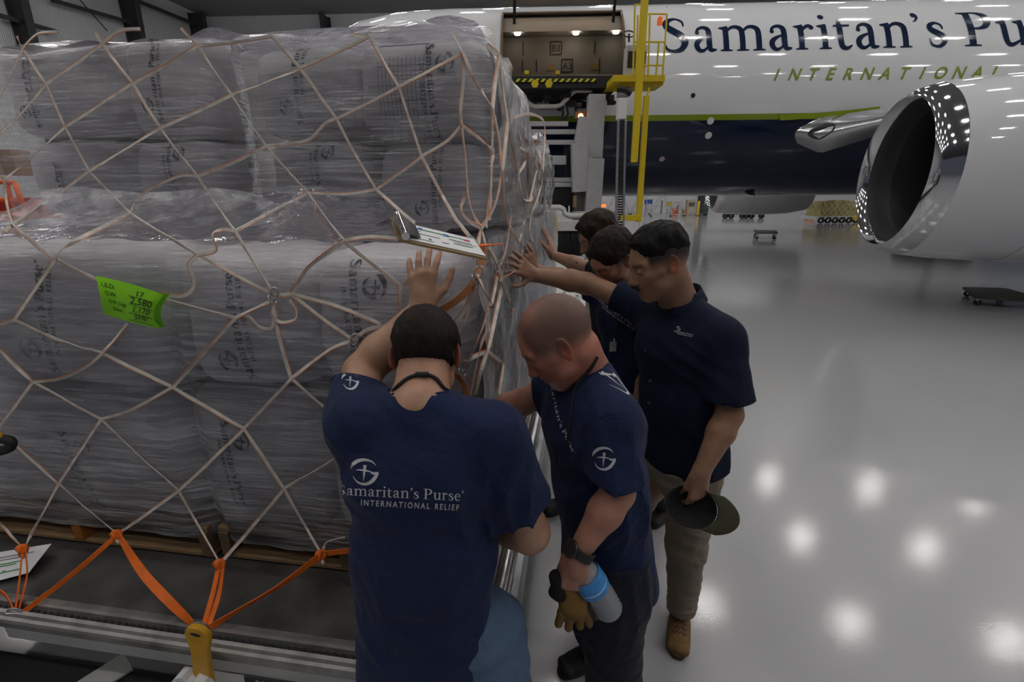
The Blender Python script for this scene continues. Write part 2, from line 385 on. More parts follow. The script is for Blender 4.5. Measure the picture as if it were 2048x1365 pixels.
# =================================================================== AIRCRAFT
R_F = 2.5; Z_F = 4.26
def fus(u, ang, r=R_F):
    """point on the fuselage; ang from the side facing us, up positive"""
    d = 0; tab = [(-1.6, 0), (-3.0, .05), (-4.0, .22), (-5.0, .6), (-6, 1.15), (-7.2, 2.1), (-8.3, 3.4), (-8.9, 4.6)]
    if u < -1.6:
        for (a, da), (b, db) in zip(tab, tab[1:]):
            if u >= b: d = da + (db - da) * (a - u) / (a - b); break
        else: d = tab[-1][1]
    rr = r - d * .5
    zc = Z_F - d * .5 - (0 if d < 1 else 0)
    return PF.w(u, -cos(ang) * rr, zc + sin(ang) * rr)
def fus_hit(x, y):
    d = ray(x, y); o = CAM - PF.o; oy = o.dot(PF.ey); oz = CAM.z - Z_F; dy = d.dot(PF.ey); dz = d.z
    A = dy * dy + dz * dz; B = 2 * (oy * dy + oz * dz); C = oy * oy + oz * oz - R_F ** 2; D = B * B - 4 * A * C
    t = (-B - sqrt(max(D, 0))) / (2 * A); p = CAM + d * t; q = PF.loc(p)
    return q.x, math.atan2(q.z - Z_F, -q.y)
uD0, aS = fus_hit(1003, 156); uD1, _ = fus_hit(1248, 156); _, aT = fus_hit(1120, 26)
_, g1 = fus_hit(1400, 229); _, g0 = fus_hit(1400, 241)
us = sorted(set([-8.9, -8.3, -7.8, -7.2, -6.6, -6, -5.5, -5, -4.5, -4, -3.5, -3, -2.3, -1.6, -.9, uD0, (uD0 + uD1) / 2, uD1] + [uD1 + 1.2 * i for i in range(1, 24)]))
an = sorted(set([g0, g1, aS, aT] + [radians(a) for a in range(-180, 180, 6) if all(abs(radians(a) - q) > .03 for q in (g0, g1, aS, aT))])); an.append(an[0] + 2 * pi)
fm = MB()
idx = {}
for i, u in enumerate(us):
    for j, a in enumerate(an[:-1]): idx[i, j] = len(fm.v); fm.v.append(fus(u, a))
nj = len(an) - 1
for i in range(len(us) - 1):
    for j in range(nj):
        am = (an[j] + an[j + 1]) / 2; um = (us[i] + us[i + 1]) / 2
        if uD0 < um < uD1 and aS < am < aT: continue
        j2 = (j + 1) % nj; fm.f.append([idx[i, j], idx[i + 1, j], idx[i + 1, j2], idx[i, j2]])
        fm.m.append(1 if g0 < am < g1 or g0 < pi - am < g1 else (2 if (am < g0 or pi - am < g0) and (am > -pi + 0) and not (am > pi - g0) else 0))
air = thing('cargo_aircraft', PF.w(3, 0, 0), 'white and navy wide body cargo aircraft with open side cargo door behind the loader', 'aircraft')
fo = fm.build('fuselage', [M_planew, M_greenp, M_navyp], air, smooth=True)
# cargo bay lining, frame, floor
M_liner = mat('bay lining', (.22, .20, .17), .7, noise=.05, nscale=2)
M_mark = mat('stencil black', (.02, .02, .02), .6)
ui0, ui1 = uD0 - 1.2, uD1 + 1.2
zs = fus(0, aS).z
bm_ = MB()
def bay(s, t):
    a = -.06 + t * (pi + .12); u = ui0 + s * (ui1 - ui0); x = cos(a) * 2.4; z = Z_F + sin(a) * 2.42
    return PF.w(u, -x, min(z, 6.42 if abs(x) < 1.3 else 9))
bm_.grid(lambda s, t: bay(s, .22 + t * .78), 4, 30)
for u in (ui0, ui1):
    bm_.add([PF.w(u, v, z) for v, z in ((-2.3, zs), (2.4, zs), (2.35, 6), (1.3, 6.42), (-1.3, 6.42), (-2.1, 5.6))], [(0, 1, 2, 3, 4, 5)])
bm_.add([PF.w(u, 1.0, z) for u, z in ((ui0, zs), (ui1, zs), (ui1, 6.45), (ui0, 6.45))], [(0, 1, 2, 3)])
bay_o = bm_.build('cargo_bay_lining', M_liner, air)
MB(PF.mat()).box(((ui0 + ui1) / 2, 0, zs - .03), (ui1 - ui0, 4.8, .06)).build('cargo_bay_floor', mat('bay floor', (.08, .08, .08), .6), air)
fr = MB()
for u in (uD0, uD1): fr.tube([fus(u, aS + (aT - aS) * t / 14, R_F + .005) for t in range(15)], .035, 8)
for a in (aS, aT): fr.tube([fus(uD0, a, R_F + .005), fus(uD1, a, R_F + .005)], .04, 8)
fr.build('door_frame', mat('door frame bronze', (.12, .085, .06), .4, .5), air, smooth=True)
# bay markings and downlights
def marker(txt, x, y):
    d = ray(x, y); # hit far lining
    q = PF.loc(PF.onv(x, y, .97)); mb = MB(PF.mat()); s_ = .17
    for (cx, cz, w_, h_) in ((0, s_, 2 * s_, .03), (0, -s_, 2 * s_, .03), (s_, 0, .03, 2 * s_), (-s_, 0, .03, 2 * s_)): mb.box((q.x + cx, .98, q.z + cz), (w_, .01, h_))
    o = mb.build('bay_marker', M_mark, air); v, f, w_ = sans_text(txt)
    face_ribbon_mesh('marker_text', v, f, lambda a, b: PF.w(q.x + (a - w_ / 2) * .26, 0.97, q.z + (b - .35) * .26), M_mark, o)
marker('B3', 1112, 96); marker('A3', 1134, 131)
for x, y, h_ in ((1046, 97, .45), (1190, 96, .45), (1045, 132, .4), (1073, 132, .4), (1199, 131, .5)): q = PF.loc(PF.onv(x, y, .97)); MB(PF.mat()).box((q.x, .985, q.z), (.03, .01, h_ * .8)).build('bay_slot', M_mark, air)
for x, y in ((1101, 135), (1190, 134)): q = PF.loc(PF.onv(x, y, .97)); MB(PF.mat()).box((q.x, .985, q.z), (.22, .01, .16)).build('bay_placard', mat('placard amber', (.28, .17, .05), .6), air)
for x, y in ((1060, 43), (1202, 40), (1035, 66), (1152, 65), (1232, 63)):
    v_ = {43: -.2, 40: -.2}.get(y, 1.25); q = PF.loc(PF.onv(x, y, v_)); z = 6.4
    # place on the flat bay ceiling
    d = ray(x, y); t = (z - CH) / d.z; p = CAM + d * t
    lt = MB().lathe([(-.05, .001), (-.05, .08), (-.02, .1)], 16, p, (0, 0, 1)).build('bay_downlight', mat('bay lamp', (.9, .9, .9), emit=(1, .9, .75), es=14), air)
for x in (1300,): pass
# hinged door raised above the opening
dm = MB()
h0 = fus(uD0, aT, R_F + .03); hl = PF.loc(h0)
def doorpt(s, t, off):
    # curved panel swung up and out over the opening
    u = uD0 + .05 + s * (uD1 - uD0 - .1); a = radians(150) - t * radians(62); r = R_F + off
    cx = hl.y - cos(radians(150)) * R_F * -1; y = hl.y - .15 - (cos(radians(28) + t * radians(40)) * 0 + sin(t * .95) * 2.4 + 0 * r) * .8
    z = hl.z + .12 + (1 - cos(t * .95)) * -.2 + t * 2.05 + off * .6
    return PF.w(u, y, z)
dm.grid(lambda s, t: doorpt(s, t, 0), 6, 12, k=0); dm.grid(lambda s, t: doorpt(s, t, .22), 6, 12, k=1)
for s_ in (0, 1): dm.grid(lambda a, t: doorpt(s_, t, .22 * a), 1, 12, k=0)
for t_ in (0, 1): dm.grid(lambda a, t: doorpt(t, t_, .22 * a), 1, 6, k=0)
do = dm.build('cargo_door', [mat('door inner lining', (.2, .18, .16), .6), M_planew], air, smooth=True, auto=40)
for x, y in ((1051, 11), (1089, 10), (1167, 8), (1204, 7)):
    s_ = (x - 1003) / 245; p = doorpt(s_, .13, -.03); MB().lathe([(-.03, .005), (-.03, .06), (.03, .08)], 16, p, (0, .75, .66)).build('door_lamp', mat('warm lamp', (1, .8, .5), emit=(1, .62, .28), es=26), do)
st = MB()
for s_ in (.1, .93): st.bar(doorpt(s_, .3, 0), fus(uD0 + s_ * (uD1 - uD0), aT - .12, R_F - .1), .07, .07)
st.build('door_strut', M_black, air)
lo = bpy.data.lights.new('bay lamp glow', 'POINT'); lo.energy = 5; lo.color = (1, .85, .65); lo.shadow_soft_size = .3
l_ = bpy.data.objects.new('bay_lamp_glow', lo); l_.location = PF.w((uD0 + uD1) / 2, .3, 6.0); COL.objects.link(l_)
# lettering on the fuselage
def onfus(x0, y0, x1, y1, W):
    """text-plane mapper: baseline start and end in the photo, W = text units between them"""
    u0, a0 = fus_hit(x0, y0); u1, a1 = fus_hit(x1, y1); k = (u1 - u0) / W
    def fn(x, y, sy=1.0, sh=0.0): return fus(u0 + x * k + y * sh, a0 + (a1 - a0) * x / W + y * sy / R_F, R_F + .006)
    return fn
BOLD = 1.16; GAP = .06; W = sum(GL[c][0] + GAP for c in "Samaritan's Pu") - GAP
fnn = onfus(1322, 105, 2062, 90, W)
uh, ah = fus_hit(1650, 98); _, ah2 = fus_hit(1650, 50); sy = (ah2 - ah) * R_F / .97; xo = 0; M_let = mat('lettering navy', (.006, .016, .045), .12)
for c in "Samaritan's Pu":
    v, f, w1 = glyph_text(c, 5)
    if f: face_ribbon_mesh('fuselage_letter', v, f, lambda x, y, o=xo: fnn(x + o, y, sy), M_let, fo)
    xo += w1 + GAP
BOLD = 1.0
u0, a0 = fus_hit(1549, 161); u1, a1 = fus_hit(2000, 156); _, a2 = fus_hit(1780, 135); _, a3 = fus_hit(1780, 159); sy = (a2 - a3) * R_F / .72
mg = mat('lettering green', (.17, .22, .012), .3)
for i, c in enumerate('INTERNATIONAL R'):
    if c == ' ': continue
    v, f, W = sans_text(c, 1, .25, .025); k = .36; uc = u0 + (u1 - u0) * i / 12.35; t_ = i / 12.35
    face_ribbon_mesh('tagline_letter', v, f, lambda x, y: fus(uc + (x - W / 2) * k + y * .12, a0 + (a1 - a0) * t_ + y * sy / R_F, R_F + .006), mg, fo)
for x, y, r, mm in ((1386, 191, .055, M_black), (1421, 242, .085, M_white), (1417, 271, .085, M_white), (1324, 318, .075, mat('pale port', (.5, .4, .4), .5))):
    u, a = fus_hit(x, y); pts = [fus(u + r * cos(t * pi / 10), a + r * sin(t * pi / 10) / R_F, R_F + .005) for t in range(20)]
    face_ribbon_mesh('service_port', [(0, 0)] * 0 or list(range(20)) and [(i, 0) for i in range(20)], [tuple(range(20))], lambda i, j, P=pts: P[i], mm, fo)
# scoop below the belly
pc = PF.onv(1486, 375, -.6); sc_ = MB(); q = PF.loc(pc)
sc_.T = PF.mat(); sc_.prism([(-.16, .15), (.3, .15), (.22, -.02), (.33, -.24), (.1, -.2), (-.1, -.06)], .3, Matrix(((1, 0, 0), (0, 0, 1), (0, 1, 0))), (q.x, q.y, q.z))
sc_.build('belly_scoop', M_navyp, air)
# panel line fairing + polished wing root
wf = MB(); 
def wr(s, t):
    # s along to the right, t around from top to bottom
    x = 1586 + s * 190; top = 243 - s * 28; bot = (283 + min(s / .28, 1) * 24) - max(0, s - .28) * 58
    yv = -R_F + .35 - .9 * s - sin(pi * t) * (.12 + .55 * s)
    return PF.onv(x, top + (bot - top) * t, yv)
wf.grid(wr, 16, 12); wf.build('wing_root_edge', mat('polished wing root', (.62, .63, .65), .16, 1, bump=.05, bscale=6), air, smooth=True)
ld = MB(); c = wr(.33, .42)
pts = []
for i in range(24):
    a = 2 * pi * i / 24; ss = .29 + .145 * cos(a); tt = .42 + .2 * sin(a) - .1 * cos(a); p = wr(ss, tt); pts.append(p + PF.ey * -.03)
ld.add(pts, [tuple(range(24))]); ld.build('landing_light', mat('light glass', (.05, .05, .055), .08), air)
# green stripe rising over the root and navy wing fillet
gs = MB()
gs.grid(lambda s, t: PF.onv(1560 + s * 200, (229 - 16 * s ** 1.6) + t * (12 - 6 * s), -R_F - .0 - .15 * s - .02), 12, 2); gs.build('stripe_sweep', M_greenp, air)
wg = MB(PF.mat())
wg.prism([(9.3, -1.8), (11.0, -4.5), (17.5, -16), (20, -16), (16.5, -3), (16.5, 2), (9.3, 2)], .45, None, (0, 0, 3.1)); wg.build('wing', M_planew, air)
wg = MB(PF.mat()); wg.prism([(9.3, 1.8), (11.0, 4.5), (17.5, 16), (20, 16), (16.5, 3), (16.5, 0), (9.3, 0)], .45, None, (0, 0, 3.1)); wg.build('wing', M_planew, air)
# engines
M_fan = mat('fan duct dark', (.02, .02, .022), .45)
def engine(o, yaw, n=72):
    EF = Frame(0, 0, radians(yaw)); ax = EF.ex; e = MB()
    prof = [(1.25, .02), (1.25, .98), (.55, 1.0), (.5, 1.03), (.3, 1.03), (.14, 1.06), (.05, 1.10), (.0, 1.16), (.03, 1.215), (.1, 1.26), (.20, 1.295), (.30, 1.322), (.31, 1.324), (.8, 1.375), (1.4, 1.40), (2.4, 1.41), (3.4, 1.36), (4.2, 1.22), (4.2, .95)]
    ks = [0, 0, 0, 1, 1, 2, 2, 2, 2, 2, 2, 2, 3, 3, 3, 3, 3, 0]
    e.lathe(prof, n, o, ax, ks=ks)
    root = e.build('engine_nacelle', [M_fan, mat('acoustic liner', (.05, .05, .052), .5), M_chrome, M_planew], air, smooth=True, auto=60)
    fb = MB()
    for i in range(38):
        a = 2 * pi * i / 38; cs = lambda r, t, h: o + ax * h + (EF.ey * cos(a + t) + Vector((0, 0, 1)) * sin(a + t)) * r
        fb.add([cs(.25, 0, 1.0), cs(.25, .16, 1.2), cs(.98, .09, 1.2), cs(.98, -.04, 1.08), cs(.6, -.02, 1.0), cs(.6, .12, 1.2)], [(0, 1, 5, 4), (4, 5, 2, 3)])
    fb.lathe([(.7, .01), (.8, .14), (1.0, .25), (1.15, .27)], 24, o, ax)
    fb.build('fan', mat('fan blades', (.025, .025, .028), .35, .6), root, smooth=True, auto=50)
    for h in (1.55, 3.0):
        s_ = MB(); s_.tube([o + ax * h + (EF.ey * cos(t) + Vector((0, 0, 1)) * sin(t)) * 1.404 for t in [2 * pi * q / 60 for q in range(60)]], .004, 4, closed=True); s_.build('panel_seam', mat('seam', (.2, .2, .21)), root)
    return root
engine(Vector((6.36, 8.12, 2.16)), 15); engine(Vector((9.75, 23.2, 2.2)), 8)
# main landing gear
for cy in (-4.3, 4.3):
    gm = MB(PF.mat()); gm.tube([(17.2, cy, 3.0), (17.2, cy, .7)], .17, 14, k=1)
    for dx in (-.75, .75): 
        for dy in (-.35, .35): gm.lathe([(-.2, .35), (-.2, .5), (-.12, .56), (.12, .56), (.2, .5), (.2, .35), (.2, .1), (-.2, .1), (-.2, .35)], 28, (17.2 + dx, cy + dy, .56), (0, 1, 0), k=0)
    gm.bar((16.3, cy, .6), (18.1, cy, .6), .2, .2, k=1); gm.build('landing_gear', [M_rub, M_cream], air, smooth=True, auto=40)
# =================================================================== LOAD ON THE DOLLY
ZS = .595
def Lp(x, y, v): return LF.onv(x, y, v)
M_bag = None
def bag_material():
    m = bpy.data.materials.new('woven sack'); m.use_nodes = True; N = m.node_tree.nodes; L = m.node_tree.links; b = N['Principled BSDF']
    tc = N.new('ShaderNodeTexCoord'); n = N.new('ShaderNodeTexNoise'); n.inputs['Scale'].default_value = 5; n.inputs['Detail'].default_value = 5; L.new(tc.outputs['Object'], n.inputs[0])
    r = N.new('ShaderNodeMix'); r.data_type = 'RGBA'; r.inputs[6].default_value = (.50, .48, .50, 1); r.inputs[7].default_value = (.69, .67, .70, 1)
    L.new(n.outputs['Fac'], r.inputs[0]); L.new(r.outputs[2], b.inputs['Base Color']); b.inputs['Roughness'].default_value = .55
    n2 = N.new('ShaderNodeTexNoise'); n2.inputs['Scale'].default_value = 16; n2.inputs['Detail'].default_value = 5
    L.new(tc.outputs['Object'], n2.inputs[0]); bp = N.new('ShaderNodeBump'); bp.inputs['Strength'].default_value = .35; bp.inputs['Distance'].default_value = .012
    L.new(n2.outputs['Fac'], bp.inputs['Height']); L.new(bp.outputs[0], b.inputs['Normal']); return m
M_bag = bag_material(); M_bag.name = 'woven sack'
M_ink = mat('faded print', (.022, .025, .045), .6)
def film_mat(name, dens, stretch, tint=(.78, .78, .82)):
    m = bpy.data.materials.new(name); m.use_nodes = True; nt = m.node_tree; N = nt.nodes; L = nt.links
    for x in list(N): N.remove(x)
    out = N.new('ShaderNodeOutputMaterial'); tr = N.new('ShaderNodeBsdfTransparent'); p = N.new('ShaderNodeBsdfPrincipled')
    p.inputs['Base Color'].default_value = (*tint, 1); p.inputs['Roughness'].default_value = .3; p.inputs['Specular IOR Level'].default_value = .6
    tc = N.new('ShaderNodeTexCoord'); mp = N.new('ShaderNodeMapping'); mp.inputs['Scale'].default_value = stretch; mp.inputs['Rotation'].default_value = (0, radians(4), 0); L.new(tc.outputs['Object'], mp.inputs[0])
    n = N.new('ShaderNodeTexNoise'); n.inputs['Scale'].default_value = 9; n.inputs['Detail'].default_value = 7; n.inputs['Roughness'].default_value = .65; L.new(mp.outputs[0], n.inputs[0])
    n0 = N.new('ShaderNodeTexNoise'); n0.inputs['Scale'].default_value = 2.2; n0.inputs['Detail'].default_value = 5; L.new(tc.outputs['Object'], n0.inputs[0])
    r = N.new('ShaderNodeMapRange'); r.inputs[1].default_value = .42; r.inputs[2].default_value = .75; r.inputs[3].default_value = dens * .35; r.inputs[4].default_value = min(1, dens * 2.6); L.new(n.outputs['Fac'], r.inputs[0])
    r0 = N.new('ShaderNodeMapRange'); r0.inputs[1].default_value = .35; r0.inputs[2].default_value = .7; r0.inputs[3].default_value = .6; r0.inputs[4].default_value = 1.5; L.new(n0.outputs['Fac'], r0.inputs[0])
    mu = N.new('ShaderNodeMath'); mu.operation = 'MULTIPLY'; mu.use_clamp = True; L.new(r.outputs[0], mu.inputs[0]); L.new(r0.outputs[0], mu.inputs[1])
    bp = N.new('ShaderNodeBump'); bp.inputs['Strength'].default_value = .75; bp.inputs['Distance'].default_value = .012
    n3 = N.new('ShaderNodeTexNoise'); n3.inputs['Scale'].default_value = 22; n3.inputs['Detail'].default_value = 3; L.new(mp.outputs[0], n3.inputs[0])
    L.new(n3.outputs['Fac'], bp.inputs['Height']); L.new(bp.outputs[0], p.inputs['Normal'])
    gl = N.new('ShaderNodeBsdfGlossy'); gl.inputs['Roughness'].default_value = .17; gl.inputs['Color'].default_value = (.9, .9, .95, 1); L.new(bp.outputs[0], gl.inputs['Normal'])
    fr = N.new('ShaderNodeFresnel'); fr.inputs['IOR'].default_value = 1.5; L.new(bp.outputs[0], fr.inputs['Normal'])
    mx = N.new('ShaderNodeMixShader'); L.new(mu.outputs[0], mx.inputs[0]); L.new(tr.outputs[0], mx.inputs[1]); L.new(p.outputs[0], mx.inputs[2])
    m2 = N.new('ShaderNodeMixShader'); L.new(fr.outputs[0], m2.inputs[0]); L.new(mx.outputs[0], m2.inputs[1]); L.new(gl.outputs[0], m2.inputs[2])
    L.new(m2.outputs[0], out.inputs[0]); return m
M_film = film_mat('stretch film', .21, (.35, .35, 5.0)); M_film2 = film_mat('loose film', .24, (1.2, 1.2, 1.2))
def sack(name, c0, c1, label, group, seed=0, bulge=.03, prints=(), lean=0.0, n=14, material=None, tilt=0):
    """soft rectangular bale between two corners in load coordinates"""
    cx, cy, cz = [(a + b) / 2 for a, b in zip(c0, c1)]; hx, hy, hz = [(b - a) / 2 for a, b in zip(c0, c1)]; hx -= bulge * .45; hy -= bulge * .5; hz -= bulge * .15
    mb = MB(LF.mat()); rnd = random.Random(seed); ph = rnd.random() * 9
    def P(a, b, c):   # unit cube surface point -> soft bale
        m_ = max(abs(a), abs(b), abs(c)); e = 7.0
        k = (abs(a) ** e + abs(b) ** e + abs(c) ** e) ** (-1 / e)
        x, y, z = a * k, b * k, c * k
        fx = 1 - abs(x) ** 2; fy = 1 - abs(y) ** 2; fz = 1 - abs(z) ** 2
        X = x * hx + math.copysign(bulge * max(0, fz) * max(0, 1 - y * y), x) * abs(x) ** 3
        Y = y * hy + math.copysign(bulge * 1.1 * max(0, fz) * max(0, 1 - x * x) * .9, y) * abs(y) ** 3
        Z = z * hz + math.copysign(bulge * .35 * max(0, fx) * max(0, 1 - y * y), z) * abs(z) ** 3
        wv = wobble(X * 1.0, Y, Z, 1.5, ph) * .007 + wobble(X, Y, Z, 4, ph + 2) * .0028
        s_ = 1 + wv / min(hx, hz)
        return (cx + X * s_ + lean * z * hz + tilt * Z, cy + Y * (1 + wv / hy), cz + Z * (1 + .4 * wv / hz))
    for ax in range(3):
        for sg in (-1, 1):
            def fn(s, t, ax=ax, sg=sg):
                a, b = s * 2 - 1, t * 2 - 1; q = [0, 0, 0]; q[ax] = sg; q[(ax + 1) % 3] = a * sg; q[(ax + 2) % 3] = b; return P(*q)
            mb.grid(fn, n, n)
    c = LF.w(cx, cy, c0[2])
    o = mb.build(name, material or M_bag, None, smooth=True, loc=c)
    bm = bmesh.new(); bm.from_mesh(o.data); bmesh.ops.remove_doubles(bm, verts=bm.verts, dist=.0008); bmesh.ops.recalc_face_normals(bm, faces=bm.faces); bm.to_mesh(o.data)
    tree = BVHTree.FromBMesh(bm); bm.free(); o.data.polygons.foreach_set('use_smooth', [True] * len(o.data.polygons))
    tag(o, label, 'sack', group)
    for kind, px, py, L_, ang in prints:      # px, py = where the print's middle lies in the photo (on the front face)
        h = LF.onv(px, py, c0[1]); ca, sa = cos(radians(ang)), sin(radians(ang))
        if kind == 'name': v, f = NAMEBLOCK; k = L_ / 10; ox, oy = -5, -.4
        else: v, f = TABLE; k = L_ / 10; ox, oy = -5, -3
        pts = []
        for x, y in v:
            a, b = (x + ox) * k, (y + oy) * k; a, b = a * ca - b * sa, a * sa + b * ca
            st = h + LF.ex * a + Vector((0, 0, b)) - LF.ey * .3 - c
            hit = tree.ray_cast(st, LF.ey)
            pts.append((hit[0] if hit[0] and hit[0].dot(LF.ey) < 1 else st + LF.ey * .3) - LF.ey * .0022)
        me = bpy.data.meshes.new('print'); me.from_pydata(pts, [], f); me.materials.append(M_ink)
        po = bpy.data.objects.new('printed_name' if kind == 'name' else 'printed_table', me); COL.objects.link(po); po.parent = o
    return o
NAMEBLOCK = inkblock('bag')
def table2d():
    vs, fs = [], []
    def r(x0, y0, x1, y1):
        o = len(vs); n_ = 6; 
        for i in range(n_ + 1):
            t = i / n_
            if x1 - x0 > y1 - y0: vs.extend([(x0 + (x1 - x0) * t, y0), (x0 + (x1 - x0) * t, y1)])
            else: vs.extend([(x0, y0 + (y1 - y0) * t), (x1, y0 + (y1 - y0) * t)])
        fs.extend([(o + 2 * i, o + 2 * i + 1, o + 2 * i + 3, o + 2 * i + 2) for i in range(n_)])
    for i in range(13): r(.0, i * .48, 10 if i % 2 == 0 else 8.6, i * .48 + .045)
    for x in (0, 2.2, 5.6, 7.8, 9.9): r(x, 0, x + .07, 5.8)
    return vs, fs
TABLE = table2d()
GB = 'shrink wrapped relief sacks on the netted load'
U = lambda x, y, v: LF.uv(x, y, v)
def bag_px(x0, y0, x1, y1, v0, dv, label, seed, prints=(), **kw):
    """front face corners given in the photo at depth v0"""
    ua, za = U((x0), (y0 + y1) / 2, v0); ub, _ = U(x1, (y0 + y1) / 2, v0); xm = (x0 + x1) / 2
    _, zt = U(xm, y0, v0); _, zb = U(xm, y1, v0)
    return sack('relief_sack', (ua, v0, zb), (ub, v0 + dv, zt), label, GB, seed, prints=prints, **kw)
VU = .66
# lower tier, upper row and lower row (front), then the set back upper tier
bag_px(-190, 478, 348, 782, .0, .62, 'grey wrapped sack printed with large name and round emblem, left of the green tag sheet', 1, [('name', 92, 640, .40, 78)], tilt=.0)
bag_px(342, 506, 612, 786, .0, .62, 'grey wrapped sack right of the green tag sheet, faded name running up its middle', 2, [('name', 478, 655, .36, 92)])
bag_px(612, 508, 908, 790, .0, .62, 'grey wrapped sack under the clipboard, name and emblem running down its face', 3, [('name', 722, 650, .38, -88)])
bag_px(-130, 784, 372, 1042, .02, .62, 'grey wrapped sack at bottom left resting on the left wooden pallet', 4, [('name', 168, 940, .34, -82)])
bag_px(372, 790, 640, 1072, .0, .62, 'grey wrapped sack at the bottom resting on the right wooden pallet, beside the dark gap', 5, [('name', 472, 930, .34, -88)])
bag_px(640, 792, 905, 1092, .0, .62, 'grey wrapped sack at the bottom behind the man with the raised arm', 6)
# second rows of sacks behind, carrying the upper tier
for i, (ua, ub) in enumerate(((-2.35, -1.75), (-1.72, -1.12), (-1.1, -.55), (-.53, .0))):
    sack('relief_sack', (ua, .66, .72), (ub, 1.22, 1.24), 'grey sack inside the load behind the front rows, hidden by wrap', GB, 40 + i)
    sack('relief_sack', (ua, .66, 1.25), (ub, 1.22, 1.75), 'grey sack inside the load behind the front rows, hidden by wrap', GB, 50 + i)
bag_px(-20, 68, 232, 276, VU, .55, 'grey wrapped sack at the top left corner of the load, topmost row', 7, [('name', 62, 185, .28, 82)])
bag_px(232, 64, 432, 276, VU, .55, 'grey wrapped sack in the topmost row, name running up beside the steel columns', 8, [('name', 312, 165, .30, 84)])
bag_px(492, 82, 716, 276, VU - .04, .6, 'grey wrapped sack in the topmost row right of the dark gap, small name running up', 9, [('name', 595, 165, .30, 86)])
bag_px(700, 68, 968, 278, VU - .06, .6, 'grey wrapped sack at the top right corner of the load with printed table', 10, [('name', 866, 190, .34, -88), ('table', 812, 190, .34, -90)])
bag_px(40, 276, 255, 438, VU, .55, 'grey wrapped sack in the second row at the far left above the loose film', 11, [('name', 128, 385, .26, 84)])
bag_px(255, 276, 452, 446, VU, .55, 'grey wrapped sack in the second row, upside down name and emblem beside the dark gap', 12, [('name', 350, 350, .28, -86)])
bag_px(528, 278, 730, 462, VU - .04, .6, 'grey wrapped sack in the second row right of the dark gap, printed table upright', 13, [('name', 640, 350, .28, -88), ('table', 588, 375, .30, -92)])
bag_px(748, 282, 970, 470, VU - .06, .6, 'grey wrapped sack in the second row behind the clipboard', 14, [('name', 868, 370, .30, 88)])
sack('relief_sack', (-.98, VU + .3, 1.76), (-.76, 1.2, 2.44), 'dark recessed sack in the gap between the upper stacks', GB, 15)
# side of the load, towards the aircraft
sides = [((-.55, 1.28, .7), (.0, 1.85, 1.24)), ((-.55, 1.28, 1.25), (.01, 1.85, 1.78)), ((-.55, 1.9, .7), (.03, 2.5, 1.24)), ((-.55, 1.9, 1.25), (.04, 2.5, 1.78)), ((-.55, 2.55, .7), (.06, 3.12, 1.24)), ((-.55, 2.55, 1.25), (.06, 3.12, 1.78))]
for i, (a, b) in enumerate(sides):
    sack('relief_sack', a, b, 'grey wrapped sack on the load side behind tangled net, %s in the %s row' % (('nearest', 'second', 'farthest')[i // 2], 'lower' if a[2] < 1 else 'middle'), GB, 20 + i)
sack('relief_sack', (-.62, 1.25, 1.8), (.02, 1.5, 2.33), 'grey wrapped sack at the top of the load side, tallest corner', GB, 31)
cart = sack('carton', (-.5, 1.75, 1.8), (.06, 2.9, 2.16), 'brown cardboard carton under clear film at the far top of the load', 'x', 32, bulge=.004, material=mat('cardboard', (.25, .15, .09), .8, noise=.1)); cart['category'] = 'carton'
del cart['group']
# ---------------------------------------------------------------- film
def film(name, fn, nu, nv, m, label):
    mb = MB(); mb.grid(fn, nu, nv); o = mb.build(name, m, None, smooth=True, loc=fn(0, 0)); tag(o, label, 'stretch wrap'); return o
rs = lambda u, v, z, a, s, p: a * wobble(u * .5, v, z, s, p)
# lower tier: front, rounded corner, side
GAPL = U(352, 700, 0)[0]; GU0 = U(436, 170, VU)[0]; GU1 = U(505, 170, VU)[0]
def lowf(s, t):
    z = .70 + t * 1.06; L1 = 2.45; Lc = .12; L2 = 3.05; q = s * (L1 + Lc + L2); off = .034 + .010 * sin(pi * min(1, t * 2) if t < .5 else pi * (t - .5) * 2)
    top = max(0, (t - .94) / .06)
    if q < L1: u = -2.5 + q; v = -off
    elif q < L1 + Lc: a = (q - L1) / Lc * pi / 2; u = -.05 + .06 * sin(a) + off * sin(a) * .5; v = .03 - (.03 + off) * cos(a)
    else: u = .03 + off * .6 + .022 * (q - L1 - Lc); v = .05 + q - L1 - Lc
    sink = 0
    if q < L1 and abs(u - GAPL) < .06: sink = .045 * cos(pi * (u - GAPL) / .12)
    v += sink; v += rs(u, v, z, .006, 4, 1) + rs(u, v, z, .003, 11, 4); u += rs(v, u, z, .008, 5, 2) * (1 if q > L1 else 0) + (rs(v, u, z, .006, 13, 2) if q > L1 else 0)
    return LF.w(u, v + top * .03, z)
film('stretch_film', lowf, 150, 40, M_film, 'clear streaky stretch film wound round the lower tier of sacks')
